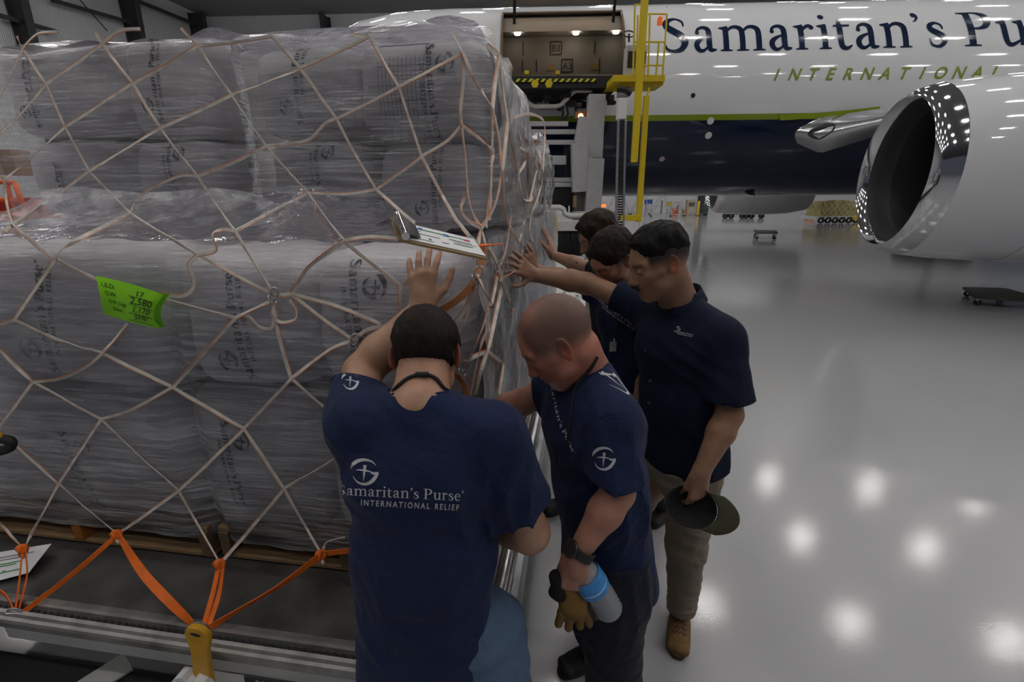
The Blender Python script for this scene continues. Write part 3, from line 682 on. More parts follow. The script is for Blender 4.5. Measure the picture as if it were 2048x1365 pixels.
def upf(s, t):
    z = 1.78 + t * .70; L1 = 2.16; Lc = .12; L2 = .58; q = s * (L1 + Lc + L2)
    u0 = -2.22 + .1 * (1 - t)
    if q < L1: u = u0 + q; v = VU - .115 - .008 * sin(t * 6)
    elif q < L1 + Lc: a = (q - L1) / Lc * pi / 2; u = u0 + L1 + .05 * sin(a); v = VU - .06 - .03 * cos(a)
    else: u = u0 + L1 + .05 + .02 * (q - L1 - Lc); v = VU - .06 + q - L1 - Lc
    if q < L1 and GU0 < u < GU1: v += .17 * sin(pi * (u - GU0) / (GU1 - GU0)) ** .7 * (1 - .1 * t)
    top = max(0, (t - .95) / .05); z -= top * .01 + (.045 * (1 - s * 0) if False else 0)
    z += .03 * t * rs(u, v, 0, 1, 3, 5); v += rs(u, v, z, .007, 4, 1) + rs(u, v, z, .003, 11, 4) + top * .06
    if q > L1: u += rs(v, u, z, .008, 6, 2)
    return LF.w(u, v, z)
film('stretch_film', upf, 120, 36, M_film, 'clear streaky stretch film wound round the upper tier of sacks')
def ledge(s, t):
    u = -2.5 + s * 2.46; v = .0 + t * .58; z = 1.775 + .022 * sin(pi * t) + .07 * max(0, t - .55) * 2 * (.6 + .5 * wobble(u, 0, 0, .9, 3)) + .01 * wobble(u * 1.5, v * 2, 0, 3, 2)
    return LF.w(u, v - .02, z)
film('stretch_film', ledge, 80, 22, M_film2, 'loose milky film sheet lying over the ledge between the two tiers')
def drape(s, t):
    u = -.95 + s * .62 ; z = 1.79 + t * (.08 + .07 * abs(sin(3.0 * s + .5)) ** 1.5); v = .50 - .38 * (1 - t) ** 1.7 + .03 * sin(22 * s) * (1 - t) + .02 * wobble(u * 3, z * 3, 0, 3, 1)
    return LF.w(u + .05 * t * sin(8 * s), v + .06, z)
film('stretch_film', drape, 60, 20, M_film2, 'loose gathered film tail fanning from the dark gap down onto the ledge')
def drape2(s, t):
    u = -2.1 + s * 1.3; z = 1.79 + t * (.05 + .10 * sin(pi * s) + .03 * sin(9 * s)); v = .50 - .3 * (1 - t) ** 1.5 + .015 * sin(30 * s)
    return LF.w(u, v, z)
film('stretch_film', drape2, 60, 14, M_film2, 'loose crumpled film hem along the foot of the upper left sacks')
def topf(s, t):
    u = -2.12 + s * 2.06; v = VU - .06 + t * .6; return LF.w(u, v, 2.475 + .02 * wobble(u, v, 0, 3, 2) + .025 * sin(pi * t) + .05 * max(0, wobble(u * 1.1, v, 0, 1.6, 8)))
film('stretch_film', topf, 60, 14, M_film2, 'crumpled clear film over the top of the upper tier')
def sidef(s, t):
    v = 1.2 + s * 1.95; zt = 2.38 if v < 1.35 else (max(2.19, 2.38 - (v - 1.35) * 1.1) if v < 1.8 else 2.19 + .03 * (v - 1.75)); z = 1.76 + t * (zt - 1.76)
    u = .035 + .01 * v + rs(v, z, 0, .018, 4, 1) + rs(v, z, 0, .01, 11, 3) + (.03 * sin(pi * t)); top = max(0, (t - .93) / .07); return LF.w(u - top * .05, v, z)
M_film_lit = film_mat('side film painted lit', .46, (.5, 1.6, .5), (.86, .86, .90))  # paler, denser film colour imitates highlights on the lit side
film('stretch_film', sidef, 60, 26, M_film_lit, 'clear film with painted highlights over the far right side of the load by the loader')
def sidew(s, t):
    v = .05 + s * 3.05; z = .76 + t * 1.0; u = .062 + .022 * v + rs(v, z, 0, .014, 3, 7) + rs(v, z, 0, .006, 10, 3) + .012 * sin(pi * t); return LF.w(u, v, z)
film('stretch_film', sidew, 90, 30, M_film_lit, 'added creased film painted bright over the lower right side of the load behind the hands')  # extra sheet over the wound film, added to brighten this side
def sideu(s, t):
    v = VU - .05 + s * .66; z = 1.79 + t * .62; u = .035 + .02 * s + rs(v, z, 0, .012, 4, 2) + rs(v, z, 0, .005, 12, 3); return LF.w(u - .06 * max(0, (t - .9) / .1), v, z)
film('stretch_film', sideu, 40, 24, M_film_lit, 'added glossy film painted bright on the right end of the upper tier')  # another added sheet, its pale tint standing in for lamp glare
def cartonf(s, t):
    v = 1.7 + s * 1.3; u = .07 - t * .6; return LF.w(u, v, 2.19 + .04 * abs(wobble(u * 2, v * 2, 0, 2, 3)) + (.07 * sin(pi * s) * (1 - t)))
film('stretch_film', cartonf, 24, 12, M_film2, 'clear film tented over the brown carton')
# ---------------------------------------------------------------- wooden pallets
M_wood = mat('pallet wood', (.27, .17, .085), .75, noise=.25, nscale=9, bump=.3, bscale=40, stretch=(1, 8, 8))
M_wood2 = mat('pallet wood dark', (.16, .105, .06), .8, noise=.3, nscale=9)
M_woodo = mat('orange painted wood', (.40, .14, .02), .7, noise=.2)
def wood_pallet(u0, u1, v0, v1, label):
    r = thing('wooden_pallet', LF.w((u0 + u1) / 2, (v0 + v1) / 2, ZS + .012), label, 'pallet', 'wooden pallets under the sacks'); z0 = ZS + .014
    def B(name, c, d, m=M_wood): MB(LF.mat()).box(c, d, ch=.003).build(name, m, r)
    for i in range(7):
        v = v0 + .05 + (v1 - v0 - .1) * i / 6; B('deck_board', ((u0 + u1) / 2, v, z0 + .127), (u1 - u0, .09, .016))
    for v in (v0 + .05, (v0 + v1) / 2, v1 - .05): B('bottom_board', ((u0 + u1) / 2, v, z0 + .009), (u1 - u0, .09, .016))
    for i, u in enumerate((u0 + .02, (u0 + u1) / 2, u1 - .02)): B('stringer', (u, (v0 + v1) / 2, z0 + .067), (.04, v1 - v0, .1), M_woodo if (i == 1 and u0 < -1.5) else M_wood2)
    return r
ur, _ = U(425, 1075, -.02); ul = ur - 1.16
wood_pallet(ul, ur - .01, -.03, 1.15, 'weathered wooden pallet at the left with one orange stringer, under the sacks')
wood_pallet(ur + .025, ur + .025 + .98, -.02, 1.15, 'weathered wooden pallet under the right hand sacks, partly behind the nearest man')
wood_pallet(ul, ur - .01, 1.25, 2.9, 'wooden pallet deep inside the load at the left'); wood_pallet(ur + .025, ur + .9, 1.25, 2.95, 'wooden pallet deep inside the load at the right, beside the side rail')
# ---------------------------------------------------------------- metal cargo sheet
VF = -.355; UR = .10; UL = -2.45
sheet = thing('cargo_sheet', LF.w(-1.2, 1.4, ZS - .03), 'scuffed grey metal air cargo pallet sheet under the netted load, seat track along its edge', 'cargo pallet')
M_sheet = mat('scuffed sheet metal', (.075, .072, .07), .5, .3, noise=.45, nscale=7, bump=.25, bscale=18)
ps = MB(LF.mat()); ps.box(((UL + UR) / 2, 1.46, ZS - .004), (UR - UL, 3.5, .016)); ps.build('panel', M_sheet, sheet)
er = MB(LF.mat())
def edge(a, b, nrm):
    """extruded rim: a-b is the outer line, nrm points outward"""
    a = Vector(a); b = Vector(b); d = (b - a); nrm = Vector(nrm)
    prof = [(-.095, .008), (-.07, .012), (-.066, .022), (-.055, .022), (-.05, .006), (-.036, .006), (-.031, .022), (-.02, .02), (-.014, .012), (-.004, .010), (0, .002), (0, -.018), (-.01, -.022), (-.095, -.012)]
    n_ = len(prof); vs = [a + nrm * p[0] + Vector((0, 0, ZS + p[1])) for p in prof] + [b + nrm * p[0] + Vector((0, 0, ZS + p[1])) for p in prof]
    er.add(vs, [(i, (i + 1) % n_, n_ + (i + 1) % n_, n_ + i) for i in range(n_)] + [tuple(range(n_)), tuple(range(n_, 2 * n_))])
edge((UL, VF, 0), (UR, VF, 0), (0, -1, 0)); edge((UR, VF, 0), (UR, 3.2, 0), (1, 0, 0)); er.build('edge_rim', M_alw, sheet)
tk = MB(LF.mat())
for i in range(100):
    u = UL + .013 + i * .0255; tk.lathe([(0, .001), (0, .0085), (.004, .0088), (.004, .001)], 8, (u, VF - -.043, ZS + .0066), (0, 0, 1))
tk.box(((UL + UR) / 2, VF + .043, ZS + .0062), (UR - UL, .013, .003)); 
for v in [VF + .05 + i * .0255 for i in range(120)]: tk.lathe([(0, .001), (0, .0085), (.004, .0088), (.004, .001)], 6, (UR - .043, v, ZS + .0066), (0, 0, 1))
tag(tk.build('seat_track', M_black, sheet), kind='stuff')
# ---------------------------------------------------------------- dolly / transfer deck under the sheet
dol = thing('roller_dolly', LF.w(-1.2, 1.4, 0), 'light grey roller dolly carrying the metal cargo sheet, with steel side rollers', 'dolly')
def DB(name, c, d, m=M_cream, ch=.004, R=None): return MB(LF.mat()).box(c, d, R, ch=ch).build(name, m, dol)
DB('front_beam', (-.62, -.295, .53), (1.75, .07, .075), M_cream)
DB('front_beam', (-2.3, -.295, .53), (.6, .07, .075), M_cream)
DB('lower_beam', (-.62, -.40, .44), (.42, .14, .10), M_cream)
DB('deck_floor', (-1.2, 1.4, .36), (2.5, 3.2, .02), M_black)
DB('front_shelf', (-1.6, -.5, .28), (1.7, .5, .02), mat('dark grip mat', (.02, .02, .022), .8, bump=.4, bscale=200))
DB('side_beam', (.165, 1.45, .46), (.03, 3.6, .17), mat('side white', (.62, .64, .68), .4))
DB('side_beam_inner', (.05, 1.45, .46), (.05, 3.4, .14), M_cream)
for i in range(6):
    DB('cross_member', (-1.2, .2 + i * .55, .46), (2.4, .06, .08))
for v0, v1 in ((-.3, .58), (.70, 1.52), (1.6, 2.42), (2.5, 3.2)):
    rb = MB(LF.mat()); rb.tube([(.125, v0 + .05, .575), (.125, v1 - .05, .575)], .030, 20); ro = rb.build('side_roller', M_al, dol, smooth=True, auto=40)
    for v in (v0 + .04, v1 - .04): MB(LF.mat()).tube([(.125, v - .022, .575), (.125, v + .022, .575)], .034, 20).build('end_cap', M_black, ro, smooth=True, auto=40)
    MB(LF.mat()).box((.125, v1 + .02, .55), (.045, .035, .07), ch=.01).build('roller_bracket', M_al, dol)
DB('white_strip', (-1.35, -.5, .30), (.10, .62, .008), M_cream, 0, Matrix.Rotation(radians(-28), 3, 'Z'))
DB('corner_plate', (-2.0, -.48, .38), (.55, .07, .26), M_cream, .01); DB('corner_plate', (-1.83, -.40, .46), (.10, .25, .10), M_cream, .01)
for u in (-1.98, -1.8): MB(LF.mat()).lathe([(-.03, .001), (-.03, .02), (0, .02), (0, .03)], 6, (u, -.525, .40), (0, 1, 0)).build('bolt', M_alw, dol)
for i, (w_) in enumerate((.5, 2.3)):
    for u in (-2.2, -.25): 
        MB(LF.mat()).lathe([(-.06, .05), (-.06, .13), (-.04, .15), (.04, .15), (.06, .13), (.06, .05)], 24, (u, w_, .15), (1, 0, 0)).build('wheel', M_rub, dol, smooth=True, auto=40)
# yellow locking lever at the front of the dolly
c0 = LF.loc(LF.onv(397, 1268, VF - .03)); c1 = LF.loc(LF.onv(404, 1352, VF - .02))
lev = thing('locking_lever', LF.w(c1.x, c1.y, c1.z - .05), 'yellow steel locking lever with oval slot standing at the front edge of the dolly', 'lever')
def leverpts():
    out = []
    hw = [(0, .036), (.018, .036), (.04, .032), (.06, .027), (.10, .026), (.20, .030)]
    for i in range(13): a = pi * i / 12; out.append((.036 * cos(a), .030 * sin(a)))
    return out + [(-w_, -h_) for h_, w_ in hw] + [(w_, -h_) for h_, w_ in hw[::-1]]
Rl = Matrix.Rotation(radians(8), 3, 'Y') @ Matrix(((1, 0, 0), (0, 0, -1), (0, 1, 0)))
lb = MB(LF.mat()); lb.prism(leverpts(), .018, Rl, (c0.x, c0.y, c0.z)); hb = lb.build('lever_blade', M_ylw2, lev)
bv = hb.modifiers.new('b', 'BEVEL'); bv.width = .005; bv.segments = 3
sl = MB(LF.mat()); sl.prism([(.016 * cos(a * pi / 8), .005 * sin(a * pi / 8)) for a in range(16)], .003, Rl, (c0.x, c0.y - .009, c0.z + .006)); sl.build('lever_slot', M_black, lev)
wh = MB(LF.mat()); wh.prism([(-.05, 0), (-.045, .05), (-.02, .06), (-.012, .04), (.0, .03), (.014, .05), (.04, .04), (.055, .01), (.05, -.06), (-.05, -.06)], .03, Matrix(((1, 0, 0), (0, 0, -1), (0, 1, 0))), (c1.x + .005, c1.y - .03, c1.z - .01)); wh.build('lever_pivot_bracket', M_white, lev)
MB(LF.mat()).lathe([(-.035, .001), (-.035, .013), (-.01, .013), (-.01, .02), (0, .02)], 6, (c1.x - .005, c1.y - .03, c1.z + .005), (0, 1, 0)).build('bolt', M_al, lev)
pl = MB(LF.mat()); p_ = LF.loc(LF.onv(520, 1358, VF - .1)); pl.box((p_.x + .03, p_.y, p_.z - .015), (.15, .006, .035)); plq = pl.build('data_plate', M_black, dol)
v, f, w_ = sans_text('Eagle'); face_ribbon_mesh('plate_lettering', v, f, lambda a, b: LF.w(p_.x - .01 + a * .016, p_.y - .004, p_.z - .012 + b * .016), M_white, plq)
# ---------------------------------------------------------------- cargo net
net = thing('cargo_net', LF.w(-1.2, -.05, ZS), 'beige cargo net with orange edged webbing tied over the wrapped load', 'cargo net')
M_web = mat('web beige', (.68, .64, .575), .75, noise=.22, nscale=25); M_webo = mat('web edge', (.64, .28, .17), .7, noise=.15, nscale=25)
M_ors = mat('orange strap', (.78, .15, .008), .6, noise=.1, nscale=30); M_orb = mat('faded orange strap', (.45, .17, .06), .65, noise=.15, nscale=25)
def nv(y):
    if y < 395: return VU - .17
    if y > 470: return -.05
    t = (y - 395) / 75; t = t * t * (3 - 2 * t); return (VU - .17) * (1 - t) - .05 * t
def NP(x, y):
    if y > 1060:       # slanting plane from the sacks' foot down to the rim of the sheet
        A = LF.w(0, -.05, .80); B = LF.w(0, VF + .043, ZS + .022); n_ = LF.ex.cross(B - A); d = ray(x, y); return CAM + d * ((A - CAM).dot(n_) / d.dot(n_))
    return LF.onv(x, y, nv(y))
def seg(*p, n=6): return [NP(*q) for q in [(p[i], p[i + 1]) for i in range(0, len(p), 2)]]
front = [
 (45, 98, 92, 168), (45, 98, 22, 150, -12, 215), (45, 98, 34, 72), (45, 98, 75, 68, 115, 64), (205, 88, 92, 168), (205, 88, 265, 166), (205, 88, 192, 64), (205, 88, 240, 62, 280, 58), (395, 92, 265, 166), (395, 92, 463, 190), (395, 92, 362, 56),
 (395, 92, 470, 84, 545, 72), (545, 72, 600, 137), (600, 137, 463, 190), (600, 137, 700, 92, 738, 73), (600, 137, 673, 238), (463, 190, 320, 256), (463, 190, 532, 292), (265, 166, 130, 254), (265, 166, 320, 256),
 (92, 168, 130, 254), (92, 168, 40, 230, -10, 275), (130, 254, 60, 318, 8, 360), (130, 254, 178, 342), (320, 256, 178, 342), (320, 256, 394, 352), (532, 292, 460, 328, 394, 352), (532, 292, 615, 385), (532, 292, 575, 288, 618, 280, 650, 248, 673, 238),
 (673, 238, 740, 205, 798, 174), (673, 238, 705, 300, 752, 379), (738, 73, 798, 174), (738, 73, 700, 68), (798, 174, 925, 105), (798, 174, 843, 313), (843, 313, 895, 282, 923, 250), (843, 313, 752, 379), (843, 313, 912, 440), (912, 440, 955, 490),
 (752, 379, 690, 388, 615, 385), (752, 379, 830, 448), (615, 385, 470, 463), (615, 385, 688, 482), (394, 352, 470, 463), (394, 352, 360, 352, 300, 378, 270, 405, 262, 428), (178, 342, 262, 428), (178, 342, 25, 451), (8, 360, 14, 410, 25, 451), (8, 360, -20, 330), (25, 451, -15, 478),
 (25, 451, 110, 519), (262, 428, 140, 488, 110, 519), (262, 428, 397, 510), (110, 519, 29, 640), (110, 519, 197, 562), (320, 597, 400, 618, 470, 637), (397, 510, 432, 500, 425, 470, 445, 460, 470, 463), (397, 510, 548, 590), (397, 510, 378, 530, 388, 570, 365, 592, 320, 588), (470, 463, 548, 590),
 (688, 482, 622, 530, 600, 560, 583, 588), (688, 482, 740, 474, 800, 478), (688, 482, 801, 572), (801, 572, 820, 560, 835, 570), (801, 572, 800, 610, 806, 640), (548, 590, 583, 588), (583, 588, 680, 615, 761, 649), (583, 590, 708, 682), (470, 637, 505, 620, 548, 600), (470, 637, 345, 775), (552, 605, 545, 625, 560, 645, 590, 640, 593, 620, 580, 600), (470, 637, 495, 632, 520, 655, 545, 655, 548, 620),
 (29, 640, -10, 650), (29, 640, 112, 679), (112, 679, 205, 707), (205, 707, 255, 648), (205, 707, 170, 735, 120, 758, 66, 764), (205, 707, 345, 775), (66, 764, 0, 700), (66, 764, -5, 858), (66, 764, 202, 839), (202, 839, 260, 822, 345, 775), (202, 839, 117, 968), (202, 839, 357, 982), (345, 775, 488, 858), (488, 858, 583, 758),
 (583, 758, 560, 680, 548, 610), (583, 758, 660, 700, 708, 682), (583, 758, 690, 850), (708, 682, 735, 660, 790, 650), (488, 858, 357, 982), (488, 858, 568, 978), (568, 978, 700, 900), (568, 978, 440, 1128), (568, 978, 643, 1109), (357, 982, 440, 1128), (357, 982, 235, 1069), (117, 968, 47, 1098), (117, 968, 235, 1069), (117, 968, 20, 880), (47, 1098, -10, 1036), (643, 1109, 655, 1085, 690, 1076),
]
wm = MB()
rr = random.Random(3)
for p in front:
    pts = [(p[i], p[i + 1]) for i in range(0, len(p), 2)]
    if len(pts) == 2:
        (x0, y0), (x1, y1) = pts; pts = [(x0 + (x1 - x0) * t / 5, y0 + (y1 - y0) * t / 5 + 2.5 * sin(pi * t / 5) * rr.random()) for t in range(6)]
        P = [NP(*q) for q in pts]
    else: P = smoothpath([NP(*q) for q in pts], 5)
    wm.ribbon(P, .0095 + .003 * rr.random(), .0022, -LF.ey, 0, 1, twist=rr.uniform(-1.1, 1.1))
wm.build('front_webbing', [M_web, M_webo], net)
def SP(x, y, du=0):
    """point on the load's right side; close to the corner the net turns to the front"""
    p = LF.onu(x, y, .085 + du); q = LF.loc(p)
    if q.y < .0: return NP(x, y)
    if q.y < .05: q.y = .05
    if q.y > 3.1 or q.y < 0: return LF.onv(x, y, 3.1)
    if x < 968 and y < 470: return LF.onv(x, y, VU - .12)
    return p
side = [
 (925, 105, 945, 150, 965, 185, 985, 216), (925, 105, 905, 66), (999, 111, 990, 165, 985, 216), (999, 111, 1006, 180, 1015, 242), (999, 111, 975, 92), (925, 105, 926, 160, 921, 220, 923, 250), (985, 216, 984, 300, 979, 440), (985, 216, 998, 280, 1005, 340), (1015, 242, 1010, 290, 1005, 340), (1015, 242, 1028, 300, 1037, 346),
 (923, 250, 975, 290, 986, 305, 982, 330), (923, 250, 930, 310, 935, 385), (935, 385, 922, 415, 935, 440, 963, 456), (935, 385, 945, 425, 963, 456), (1005, 342, 990, 410, 963, 456), (1005, 342, 1010, 420, 1019, 452), (1037, 350, 1030, 400, 1019, 452), (982, 332, 978, 390, 972, 455), (1037, 350, 1045, 395, 1060, 402, 1066, 395),
 (1028, 236, 1060, 228, 1086, 240, 1090, 262), (1037, 262, 1050, 320, 1037, 346), (1090, 262, 1086, 330, 1080, 380, 1062, 430), (1075, 332, 1060, 400, 1050, 440), (1075, 332, 1084, 380, 1090, 440, 1090, 500), (1040, 296, 1065, 310, 1084, 330),
 (963, 456, 955, 490, 950, 520), (963, 456, 972, 495), (978, 495, 998, 533), (1019, 452, 1012, 500, 1000, 530), (1019, 452, 1039, 484), (1039, 484, 1050, 440, 1062, 400), (1062, 430, 1060, 470, 1076, 500), (998, 533, 1010, 580, 1026, 616), (1026, 616, 1041, 689), (1041, 689, 1052, 740, 1060, 790), (998, 533, 985, 600, 976, 618), (976, 618, 972, 660, 960, 700, 940, 790),
 (954, 549, 968, 580, 985, 612, 976, 618), (976, 618, 960, 670, 930, 735), (954, 549, 948, 590, 932, 640, 912, 670), (950, 560, 935, 610, 905, 650, 880, 665), (998, 540, 1002, 575, 985, 660, 975, 703), (1026, 616, 1020, 670, 1007, 729), (1007, 729, 998, 790), (975, 703, 1007, 729), (1007, 729, 1026, 785), (1041, 689, 1034, 790), (975, 703, 962, 740, 950, 790), (975, 703, 945, 715, 930, 735),
 (1044, 500, 1036, 560, 1030, 610), (1076, 503, 1066, 560, 1058, 590), (1076, 503, 1090, 470, 1092, 400), (1058, 590, 1060, 600, 1050, 640), (1044, 500, 1030, 540, 1000, 560), (1066, 600, 1060, 700, 1050, 780), (1050, 690, 1045, 740, 1040, 830),
]
wm = MB()
for p in side:
    P = smoothpath([SP(p[i], p[i + 1], rr.uniform(-.01, .015)) for i in range(0, len(p), 2)], 5)
    wm.ribbon(P, .0135, .0024, LF.ex - LF.ey * .6, 0, 1, twist=rr.uniform(-1, 1))
wm.build('side_webbing', [M_web, M_webo], net)
knot_px = [(45, 98), (205, 88), (395, 92), (545, 72), (738, 73), (92, 168), (265, 166), (463, 190), (600, 137), (673, 238), (798, 174), (130, 254), (320, 256), (532, 292), (843, 313), (752, 379), (178, 342), (394, 352), (615, 385), (8, 360), (262, 428), (470, 463), (25, 451), (110, 519), (397, 510), (688, 482), (801, 572), (29, 640), (583, 588), (470, 637), (112, 679), (205, 707), (66, 764), (345, 775), (583, 758), (202, 839), (488, 858), (117, 968), (357, 982), (568, 978)]
knot_sd = [(925, 105), (999, 111), (985, 216), (1015, 242), (923, 250), (1005, 341), (1037, 348), (935, 385), (963, 456), (1019, 452), (1039, 484), (954, 549), (976, 618), (1026, 616), (1041, 689), (975, 703), (1007, 729)]
def knot_mesh():
    mb = MB()
    for k_ in range(3):
        a = k_ * pi / 3; r_ = .0075; pts = [Vector((cos(t) * r_, .35 * r_ * sin(2 * t + k_), sin(t) * r_ * .9)) for t in [2 * pi * q / 10 for q in range(10)]]
        R = Matrix.Rotation(a, 3, 'Y'); mb.tube([R @ q for q in pts], .0036, 6, closed=True, k=1 if k_ == 1 else 0)
    return mb
k0 = knot_mesh().build('net_knot', [M_web, M_webo], net, smooth=True)
for i, (x, y) in enumerate(knot_px + knot_sd):
    p = NP(x, y) if i < len(knot_px) else SP(x, y)
    o = k0 if i == 0 else k0.copy()
    if i: COL.objects.link(o); o.parent = net
    o.location = p - wloc(net) - LF.ey * .002; o.rotation_euler = (rr.uniform(-.5, .5), rr.random() * 6, rr.uniform(-.5, .5)); s_ = (1.0 if y > 400 else 1.25) * rr.uniform(.9, 1.15); o.scale = (s_, s_, s_)
# steel rings and hooks
M_zinc = mat('zinc hook', (.5, .5, .5), .35, .9)
for x, y, sd_ in ((548, 590, 0), (708, 682, 0), (998, 533, 1), (1044, 500, 1), (1076, 503, 1), (927, 735, 1), (954, 549, 1)):
    p = SP(x, y) if sd_ else NP(x, y); mb = MB()
    ring = lambda c, r_, R: [c + R @ Vector((cos(t) * r_ * .62, 0, sin(t) * r_)) for t in [2 * pi * q / 14 for q in range(14)]]
    mb.tube(ring(p + Vector((.004, -.006, .006)), .017, Matrix.Rotation(.4, 3, 'Y')), .003, 6, closed=True)
    mb.tube(ring(p + Vector((-.004, -.006, -.012)), .014, Matrix.Rotation(-.5, 3, 'Y') @ Matrix.Rotation(.9, 3, 'Z')), .003, 6, closed=True)
    mb.build('net_hook', M_zinc, net, smooth=True)
# orange tie down straps of the net's foot
def ostrap(name, pts, wd, m=M_ors, nr=None, tw=0, raw=False):
    P = smoothpath(pts if raw else [NP(x, y) for x, y in pts], 6); mb = MB(); mb.ribbon(P, wd * (1 if raw else 1.25), .0025, nr or -LF.ey, 0, None, twist=tw); mb.build(name, m, net)
ostrap('orange_strap', [(45, 1100), (40, 1150), (30, 1224)], .017); ostrap('orange_strap', [(50, 1100), (54, 1150), (36, 1224)], .015)
ostrap('orange_strap', [(235, 1070), (150, 1145), (48, 1224)], .013, tw=.5); ostrap('orange_strap', [(237, 1072), (285, 1145), (340, 1205), (386, 1248)], .022, tw=.9)
ostrap('orange_strap', [(438, 1130), (425, 1190), (408, 1250)], .016); ostrap('orange_strap', [(446, 1130), (438, 1190), (418, 1250)], .015)
ostrap('orange_strap', [(643, 1110), (560, 1172), (470, 1225), (420, 1256)], .017, tw=.7); ostrap('orange_strap', [(643, 1110), (665, 1106), (700, 1102)], .016)
ostrap('orange_strap', [(28, 1222), (10, 1190), (-20, 1175)], .013)
for x, y in ((47, 1098), (235, 1069), (440, 1128), (643, 1109)):
    mb = MB(); p = NP(x, y); mb.tube([p + Vector((.012 * cos(t), -.004 + .004 * sin(2 * t), .013 * sin(t))) for t in [2 * pi * q / 12 for q in range(12)]], .0085, 8, closed=True); mb.tube([p + Vector((0, -.01, .018)), p + Vector((.0, -.012, -.02))], .008, 8); mb.build('orange_knot', M_ors, net, smooth=True)
    MB().tube([p + Vector((.004, -.012, -.012)), p + Vector((.012, -.016, -.026))], .006, 8).build('knot_tail', M_web, net, smooth=True)
for x, y in ((34, 1224), (400, 1252)):
    mb = MB(); p = NP(x, y); mb.box(p + Vector((0, -.004, 0)), (.05, .02, .014), ch=.004); mb.tube([p + Vector((.024 * cos(t), -.006, .004 + .014 * sin(t))) for t in [pi * q / 8 for q in range(9)]], .004, 6); mb.build('track_fitting', M_zinc, net)
# faded orange lashing across the corner
ostrap('lashing_strap', [SP(968, 492), SP(962, 530), SP(945, 568), LF.onv(915, 600, -.07), LF.onv(880, 622, -.07)], .019, M_orb, -LF.ey + LF.ex * .4, 0, True)
ostrap('lashing_strap', [SP(955, 492, .02), SP(975, 490, .03), SP(1004, 489, .05)], .012, M_ors, Vector((0, 0, 1)) - LF.ey * .4, 0, True)
ostrap('lashing_strap', [LF.onv(905, 745, -.07), SP(925, 765), SP(934, 792)], .014, M_orb, None, 0, True)
ostrap('orange_strap', [SP(1066, 790), SP(1060, 745), SP(1065, 730), SP(1070, 745), SP(1066, 800)], .012, M_ors, None, 0, True)
ostrap('orange_strap', [SP(1078, 740), SP(1072, 800)], .012, M_ors, None, 0, True)
ostrap('orange_strap', [SP(1056, 800), SP(1040, 850), SP(1026, 900)], .014, M_orb, None, 0, True)
# ---------------------------------------------------------------- green tag sheet
def tagp(s, t):
    tl, tr_, br, bl = (192, 552), (327, 590), (318, 655), (207, 628)
    x = (1 - t) * ((1 - s) * tl[0] + s * tr_[0]) + t * ((1 - s) * bl[0] + s * br[0]); y = (1 - t) * ((1 - s) * tl[1] + s * tr_[1]) + t * ((1 - s) * bl[1] + s * br[1])
    if s > .86 and t < .9: x -= 14 * sin(pi * t) * (s - .86) / .14
    return LF.onv(x, y - 3 * sin(pi * s) * (1 - t) + 4 * sin(pi * s * .8) * t, -.075 - .012 * sin(pi * t) + .010 * sin(6 * s) * (1 - .5 * t))
tg = thing('tag_sheet', tagp(.5, 1), 'bright green paper tag with handwritten weights hung over the net strap', 'tag')
mb = MB(); mb.grid(tagp, 24, 12); mb.grid(lambda s, t: tagp(s, t) + LF.ey * .0008, 24, 12); pg = mb.build('paper', mat('lime paper', (.27, .72, .012), .6), tg, smooth=True)
fold = MB(); fold.grid(lambda s, t: tagp(.93 + .07 * s, t) + LF.ey * (.004 + .01 * s) + LF.ex * (.008 * s), 4, 8); fold.build('folded_corner', mat('lime paper shade', (.14, .5, .008), .6), tg, smooth=True)
M_pen = mat('marker ink', (.01, .02, .01), .5)
def tagtext(txt, s0, t0, h, sk=0, tilt_=0):
    v, f, w_ = sans_text(txt, 1.0, .35); face_ribbon_mesh('tag_lettering', v, f, lambda a, b: tagp(min(.99, s0 + a * h * .62 + b * sk), t0 - b * h + a * tilt_) - LF.ey * .0015, M_pen, pg)
for txt, s0, t0, h in (('ULD:', .07, .24, .16), ('GW:', .10, .45, .16), ('GW (kg):', .14, .63, .13), ('Dest:', .21, .80, .13)): tagtext(txt, s0, t0, h)
for txt, s0, t0, h in (('17', .60, .27, .21), ('2,580', .49, .50, .26), ('1,170', .54, .71, .22), ('SVRI', .56, .89, .2)): tagtext(txt, s0, t0, h, .03, -.01)
ln = MB()
for t in (.30, .53, .75, .93): ln.grid(lambda s, q, t=t: tagp(.47 + .42 * s, t + .012 * q) - LF.ey * .0014, 8, 1)
ln.build('tag_rules', M_pen, pg)
# ---------------------------------------------------------------- clipboard on the ledge
cb = thing('clipboard', LF.onv(875, 490, .05), 'brown clipboard with printed form and metal clip on the ledge under the net', 'clipboard')
zc = 1.80
def onz(x, y, z):
    d = ray(x, y); t = (z - CH) / d.z; return CAM + d * t
A = [onz(784, 441, 1.855), onz(797, 479, 1.83), onz(974, 517, 1.79), onz(948, 480, 1.815)]
def cbp(s, t): return A[0].lerp(A[3], s).lerp(A[1].lerp(A[2], s), t)
n_ = ((A[3] - A[0]).cross(A[1] - A[0])).normalized(); n_ = n_ if n_.z > 0 else -n_
def slab(s0, s1, t0, t1, z0, z1): 
    mb = MB(); q = [cbp(s0, t0), cbp(s1, t0), cbp(s1, t1), cbp(s0, t1)]; mb.add([p + n_ * z0 for p in q] + [p + n_ * z1 for p in q], [(0, 1, 2, 3), (4, 5, 6, 7), (0, 1, 5, 4), (1, 2, 6, 5), (2, 3, 7, 6), (3, 0, 4, 7)]); return mb
slab(0, 1, 0, 1, -.004, 0).build('board', mat('hardboard', (.30, .20, .09), .6, noise=.1), cb)
